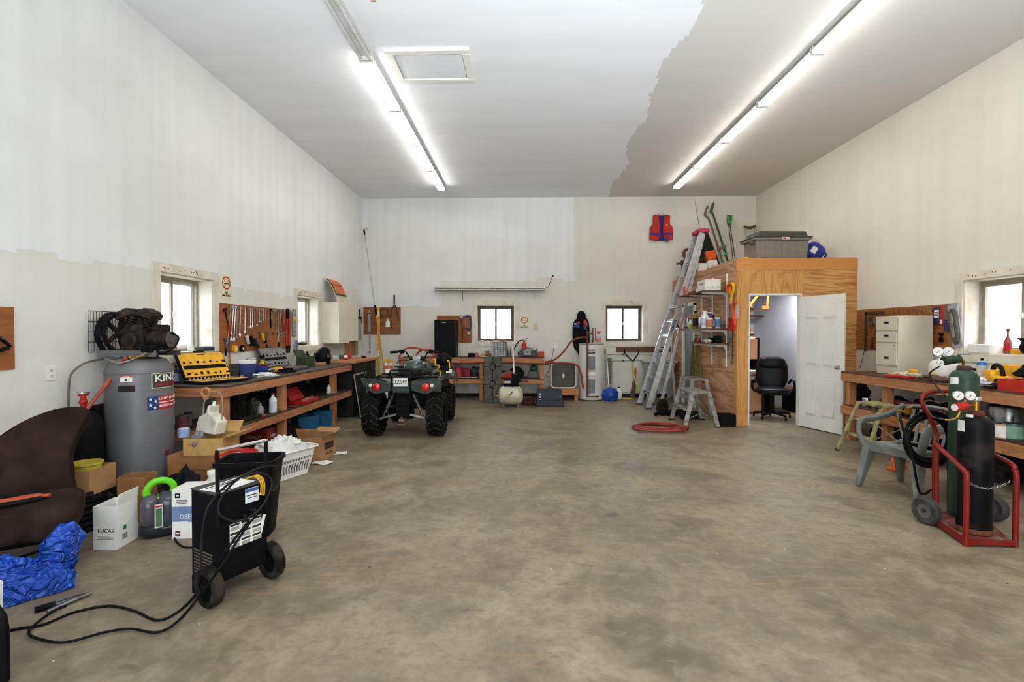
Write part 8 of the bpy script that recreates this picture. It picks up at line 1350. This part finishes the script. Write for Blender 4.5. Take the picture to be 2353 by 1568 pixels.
tag(MB().box((0, 0, .12), (.3, .16, .24)).build('orange_case', M('c23c14', .5), bevel=.02), 'orange case standing on the floor behind the gas trolley', 'case', loc=(3.92, 4.38, 0), rz=.4)
# ---- gas cylinders on trolley
TR = M('7c1310', .4, .1, .08, 14, dirt='6a2a20')
def P3(x, y, z): return Vector((x, y, z))
r = T('gas_trolley', 'red two wheeled gas cylinder trolley with chain', 'trolley', (0, 0, 0)); fl, fr_, bl, br = P3(3.09, 3.50, .03), P3(3.44, 3.49, .03), P3(3.20, 3.87, .03), P3(3.62, 4.12, .03)
fl, fr_, bl, br = P3(3.10, 3.51, .03), P3(3.43, 3.50, .03), P3(3.20, 3.88, .03), P3(3.68, 3.95, .03)
m = MB(); m.add([fl, fr_, P3(3.70, 4.1, .03), P3(3.36, 4.1, .03), bl - P3(0, 0, .0)] + [p - Vector((0, 0, .008)) for p in (fl, fr_, P3(3.70, 4.1, .03), P3(3.36, 4.1, .03), bl)], [(0, 1, 2, 3, 4), (9, 8, 7, 6, 5), (0, 5, 6, 1), (1, 6, 7, 2), (2, 7, 8, 3), (3, 8, 9, 4), (4, 9, 5, 0)]); m.build('base_plate', M('7a3a34', .5, .2, .1, dirt='8a7a6c'), r, smooth=False)
MB().tube([bl, bl + P3(-.005, 0, .56), bl + P3(-.01, -.03, .585), fl + P3(0, .06, .52), fl + P3(0, .015, .49), fl + P3(0, 0, .44), fl + P3(0, 0, -.03)], .0175, 10, k=4).build('side_hoop', TR, r)
MB().tube([P3(3.62, 4.0, .03), P3(3.62, 4.0, .56), P3(3.6, 3.96, .585), fr_ + P3(.02, .06, .54), fr_ + P3(0, .015, .5), fr_ + P3(0, 0, .45), fr_ + P3(0, 0, -.03)], .0175, 10, k=4).build('side_hoop', TR, r)
m = MB(); m.bar(fl, fr_, .03, .03); m.bar(fl, bl, .03, .03); m.bar(bl, P3(3.4, 4.12, .03), .03, .03); m.build('base_frame', TR, r)
hp_ = lambda u, v, y: PY(u, v, y)
MB().tube([P3(3.40, 4.14, .05), P3(3.40, 4.15, .55), hp_(2152, 1000, 4.2), hp_(2135, 955, 4.2), hp_(2119, 926, 4.2), hp_(2124, 908, 4.22), hp_(2148, 900, 4.25), hp_(2185, 899, 4.28), P3(3.78, 4.3, 1.02), P3(3.74, 4.22, .7), P3(3.70, 4.16, .05)], .017, 10, k=5).build('push_handle', TR, r)
for (x, y) in ((3.155, 3.915), (3.74, 4.0)):
    q = MB().lathe([(.055, -.03), (.09, -.034), (.105, -.02), (.105, .02), (.09, .034), (.055, .03)], (x, y, .106), 34, (.97, .22, 0), closed=True).build('wheel', M('3c3a36', .8, 0, .12), r); MB().lathe([(0, -.02), (.03, -.022), (.056, -.026), (.056, .026), (.03, .022), (0, .02)], (x, y, .106), 24, (.97, .22, 0)).build('wheel_hub', M('6a6864', .5, .4), q); MB().lathe([(.014, -.04), (.014, .04)], (x, y, .106), 12, (.97, .22, 0)).build('axle_nut', DSTEEL, q)
m = MB(); ca, cb = P3(3.105, 3.52, .46), P3(3.43, 3.51, .46)
for i in range(17):
    t = (i + .5) / 17; c_ = ca.lerp(cb, t) + Vector((0, .02 - .0 * t, -.06 * math.sin(PI * t))); t2 = (i + 1.5) / 17; d_ = (ca.lerp(cb, t2) + Vector((0, .0, -.06 * math.sin(PI * t2)))) - (ca.lerp(cb, t) + Vector((0, 0, -.06 * math.sin(PI * t)))); fz_ = frame(d_); a_ = fz_[0] if i % 2 else fz_[1]; L_ = [c_ + fz_[2] * math.cos(k) * .0135 + a_ * math.sin(k) * .007 for k in [2 * PI * j / 10 for j in range(10)]]; m.tube(L_, .002, 5, closed=True, k=0)
m.build('safety_chain', STEEL, r)
def cylinder_bottle(name, label, loc, rr, h, col, neck, parts):
    r = T(name, label, 'gas cylinder', loc); k = rr; MB().lathe([(k * .8, 0), (k * .97, .015), (k, .04), (k, h - k * 1.0), (k * .97, h - k * .75), (k * .85, h - k * .5), (k * .62, h - k * .28), (k * .45, h - k * .2)], n=44).build('cylinder_body', col, r); MB().lathe([(k * .48, h - k * .26), (k * .5, h - k * .22), (k * .5, h + .0), (k * .42, h + .012), (0, h + .012)], n=28).build('neck_ring', neck, r); return r
g = cylinder_bottle('gas_cylinder', 'tall dark green gas cylinder on the red trolley', (3.50, 4.0, .035), .0935, 1.19, M('294230', .4, .15, .06, 5, dirt='22352a'), M('4a3024', .7, .3, .12), 0)
kc = cylinder_bottle('gas_cylinder', 'shorter black gas cylinder at the front of the red trolley', (3.325, 3.70, .035), .103, .88, M('131315', .38, .1, .1, 6, dirt='3a322e'), M('5a2c20', .7, .3, .15), 0)
AG = math.atan2(-4.0, -3.5); AB = math.atan2(-3.70, -3.325)
wplate('white_label', 0, 1.085, .06, .055, WHITE, .094, AG - R(38), g, .003)
wplate('white_label', 0, .78, .055, .08, PAPER, .1035, AB - R(48), kc, .003); wplate('white_label', 0, .86, .04, .02, WHITE, .092, AB - R(20), kc, .004)
wplate('rust_band', 0, .02, .6, .035, M('6a3c28', .8), .1035, AB, kc, .0008)
m = MB(); m.cyl((0, 0, .89), (0, 0, .96), .02); m.cyl((0, 0, .93), (-.14, -.02, .93), .009); m.build('valve', BRASS, kc); MB().lathe([(.032, .96), (.036, .967), (.036, .98), (.03, .99), (0, .992)], n=16).build('hand_wheel', CHR, kc)
r = T('regulator', 'red pressure regulator with two dials on the black gas cylinder', 'regulator', (3.19, 3.68, .965)); m = MB(); m.cyl((.045, 0, 0), (-.05, -.02, -.01), .03, .028, 20); m.build('regulator_body', RED, r); MB().cyl((-.05, -.02, -.01), (-.054, -.021, -.01), .024).build('white_face', WHITE, r)
for (dx, dz) in ((-.03, .075), (.055, .075)):
    v_ = Vector((-.25, -.95, .1)).normalized(); c_ = Vector((dx, -.02, dz)); q = MB().lathe([(0, -.012), (.034, -.01), (.036, .008), (.032, .012)], c_, 26, tuple(v_)).build('dial_case', STEEL, r); MB().lathe([(.031, .012), (0, .0135)], c_, 26, tuple(v_)).build('dial_face', WHITE, q); MB().bar(c_ + v_ * .015 - Vector((.012, 0, .012)), c_ + v_ * .015 + Vector((.01, 0, .01)), .002, .003).build('needle', TXT, q); MB().cyl(c_, (dx * .4, 0, .01), .005).build('stem', BRASS, r)
m = MB(); m.tube([(-.01, -.02, -.03), (-.04, -.03, -.08), (-.09, -.03, -.1), (-.12, -.02, -.1)], .007, 8); m.build('brass_outlet', BRASS, r)
cable('thin_hose', 'thin dark hose curling from the red regulator behind the trolley handle', [(3.07, 3.66, .865), (3.03, 3.72, .88), (3.04, 3.8, .95), (3.1, 3.85, .98), (3.15, 3.8, .97)], .004, M('4a3838', .5), 'hose')
r = T('gauge_regulator', 'dark green regulator with dials rising beside the green cylinder', 'regulator', (3.62, 4.42, 1.28)); p_ = [PY(2155, 808, 4.42) - r.location, PY(2179, 808, 4.42) - r.location, PY(2161, 834, 4.38) - r.location]
for i, c_ in enumerate(p_):
    v_ = Vector((-.55, -.83, 0)).normalized(); k = .042 if i < 2 else .026; q = MB().lathe([(0, -.014), (k * .95, -.012), (k, .008), (k * .9, .014)], c_, 26, tuple(v_)).build('dial_case', STEEL, r); MB().lathe([(k * .88, .014), (0, .0155)], c_, 26, tuple(v_)).build('dial_face', WHITE, q); MB().bar(c_ + v_ * .017 - Vector((.012, 0, .012)), c_ + v_ * .017 + Vector((.01, 0, .01)), .002, .003).build('needle', TXT, q)
a = PY(2168, 830, 4.42) - r.location; MB().cyl(a, a + Vector((.13, -.01, .02)), .04, .035, 20).build('regulator_body', M('2a4030', .4, .2), r); m = MB()
m.tube([a + Vector((.1, 0, 0)), PY(2213, 828, 4.4) - r.location, (PY(2214, 860, 4.42) - r.location)], .012, 8, k=0); 
for c_ in p_[:2]: m.cyl(c_, a + Vector((.04, 0, .0)), .007)
m.build('brass_stem', BRASS, r); q = PY(2212, 815, 4.4) - r.location; MB().b2((q.x - .04, q.y - .01, q.z - .004), (q.x + .05, q.y + .01, q.z + .012)).build('valve_bar', GRY, r, bevel=.004)
m = MB(); m.tube([PY(2158, 843, 4.4) - r.location, PY(2143, 852, 4.36) - r.location, PY(2136, 862, 4.36) - r.location, PY(2150, 885, 4.3) - r.location, PY(2172, 910, 4.1) - r.location], .007, 8); m.build('green_hose', M('232c22', .5), r)
r = T('welding_lead', 'black hose coil hanging on the trolley behind the cylinders', 'hose', (3.44, 4.24, .60)); m = MB()
for i in range(6): m.tube([(math.cos(t) * (.22 - .012 * i), .012 * (i % 3), math.sin(t) * (.24 - .013 * i)) for t in [2 * PI * j / 22 for j in range(22)]], .011, 8, closed=True, k=0)
m.build('hose_coil', BLK, r); m = MB(); m.cyl((-.28, 0, .24), (-.16, 0, .22), .012); m.box((-.19, 0, .235), (.04, .03, .05)); m.cyl((-.2, 0, .26), (-.16, 0, .27), .01); m.build('brass_torch', BRASS, r)
cable('looping_hose', 'black hose looping down from the brass fitting to the trolley base', [(3.17, 4.22, .83), (3.08, 4.1, .8), (3.05, 4.0, .66), (3.07, 3.95, .5), (3.1, 3.95, .34), (3.18, 4.02, .22), (3.3, 4.12, .17), (3.42, 4.2, .18)], .009, BLK, 'hose')
# ---- last placement corrections, so neighbours touch without cutting into each other (name: dx, dy, dz)
for k_, (dx, dy, dz) in {'propane_torch': (-.06, .03, 0), 'plastic_crate.001': (0, .05, 0), 'plastic_crate': (0, -.05, 0), 'round_gauge': (0, .04, 0), 'striped_post': (-.07, 0, 0), 'striped_post.001': (-.07, 0, 0), 'backpack': (.12, .1, .03), 'black_bag': (-.18, -.02, 0), 'black_part': (.07, 0, 0), 'drill_set': (0, -.04, 0), 'black_ratchet': (0, -.08, 0), 'black_tool': (.1, .1, 0), 'grease_gun': (-.04, 0, 0), 'blue_jug': (0, 0, .022), 'clear_tub': (-.07, .04, 0), 'blue_tarp_bag': (.03, -.1, 0), 'chain_oil_bag': (0, 0, .018), 'instrument_case': (-.13, 0, .024), 'bottle': (-.09, -.04, 0), 'grey_sheet': (0, .13, 0), 'bottle.003': (-.09, -.05, 0), 'small_carton': (-.03, -.1, 0), 'wood_block': (0, -.14, 0), 'bottle.006': (0, -.14, 0), 'tin_can.009': (.06, .06, 0), 'box_fan': (0, 0, .016), 'brown_gloves': (0, -.06, 0), 'paper_rags': (0, .06, 0), 'white_can_jug': (.08, .03, 0), 'yellow_pliers': (0, 0, .03), 'tape_measure': (0, 0, .03), 'bundle': (.12, -.1, 0), 'cable_coil': (-.07, 0, 0), 'gas_bottle': (.03, .02, 0), 'framed_panel': (0, .1, 0), 'cardboard_box': (.01, -.05, 0), 'yellow_bucket': (.01, -.05, 0), 'cardboard_box.001': (.06, 0, 0), 'coiled_pipe': (-.04, -.1, 0), 'cardboard_box.005': (-.18, 0, 0), 'tarpaulin_bundle': (0, -.16, 0), 'carpet_cleaner': (.09, .02, 0), 'oil_box': (.03, -.02, 0), 'circular_saw': (-.08, -.12, 0), 'sander': (-.06, .14, 0), 'paper_carton': (-.1, .24, 0), 'socket_tray': (.03, .06, 0), 'cloth_bag': (.24, .12, 0), 'dark_bag.001': (-.14, 0, 0), 'bottle.001': (0, -.09, 0), 'scrap_metal': (.08, 0, 0), 'charger_cable.001': (0, 0, .009), 'white_jug': (0, 0, .011), 'quad_bike': (0, 0, .006), 'plastic_chair': (0, 0, .007), 'folding_steps': (0, 0, .005), 'waste_bin': (.03, 0, 0), 'coiled_hose': (-.12, 0, 0), 'red_toolbox.001': (-.12, 0, 0), 'orange_saw': (0, -.06, -.03), 'dark_jug': (0, .18, 0), 'intercom_box': (.05, 0, 0), 'fishing_rod': (-.08, 0, 0), 'small_box': (-.04, 0, 0), 'flat_case': (0, .14, 0), 'drill': (0, -.04, 0), 'engine_part.001': (.1, 0, 0), 'equipment': (0, -.2, 0), 'filter_box': (0, .05, 0), 'floor_clutter': (-.02, -.08, 0), 'white_paper_heap': (0, .1, 0), 'power_saw': (.06, -.03, 0), 'foil_bag': (-.02, .04, 0), 'pump': (0, .16, 0), 'hose_coil': (-.06, -.08, 0), 'jacket': (0, .022, 0), 'water_heater': (0, -.07, 0), 'spray_bottle.001': (0, -.07, 0), 'jar': (0, -.2, 0), 'red_box': (.06, .05, 0), 'tin_can.004': (-.05, 0, 0), 'spray_bottle': (0, -.13, 0), 'steel_bar': (-.07, 0, 0), 'stock_pot': (.14, .08, 0), 'tin_can.011': (-.04, -.05, 0), 'tin_can.013': (.05, -.1, 0), 'white_rag': (.08, .03, 0), 'dark_glove': (0, -.05, 0), 'work_gloves': (.05, 0, 0), 'white_box_sill': (-.04, 0, 0), 'peaked_hat': (-.04, 0, 0), 'cord_reel': (0, .01, .02)}.items():
    o = bpy.data.objects.get(k_)
    if o: o.location = o.location + Vector((dx, dy, dz))
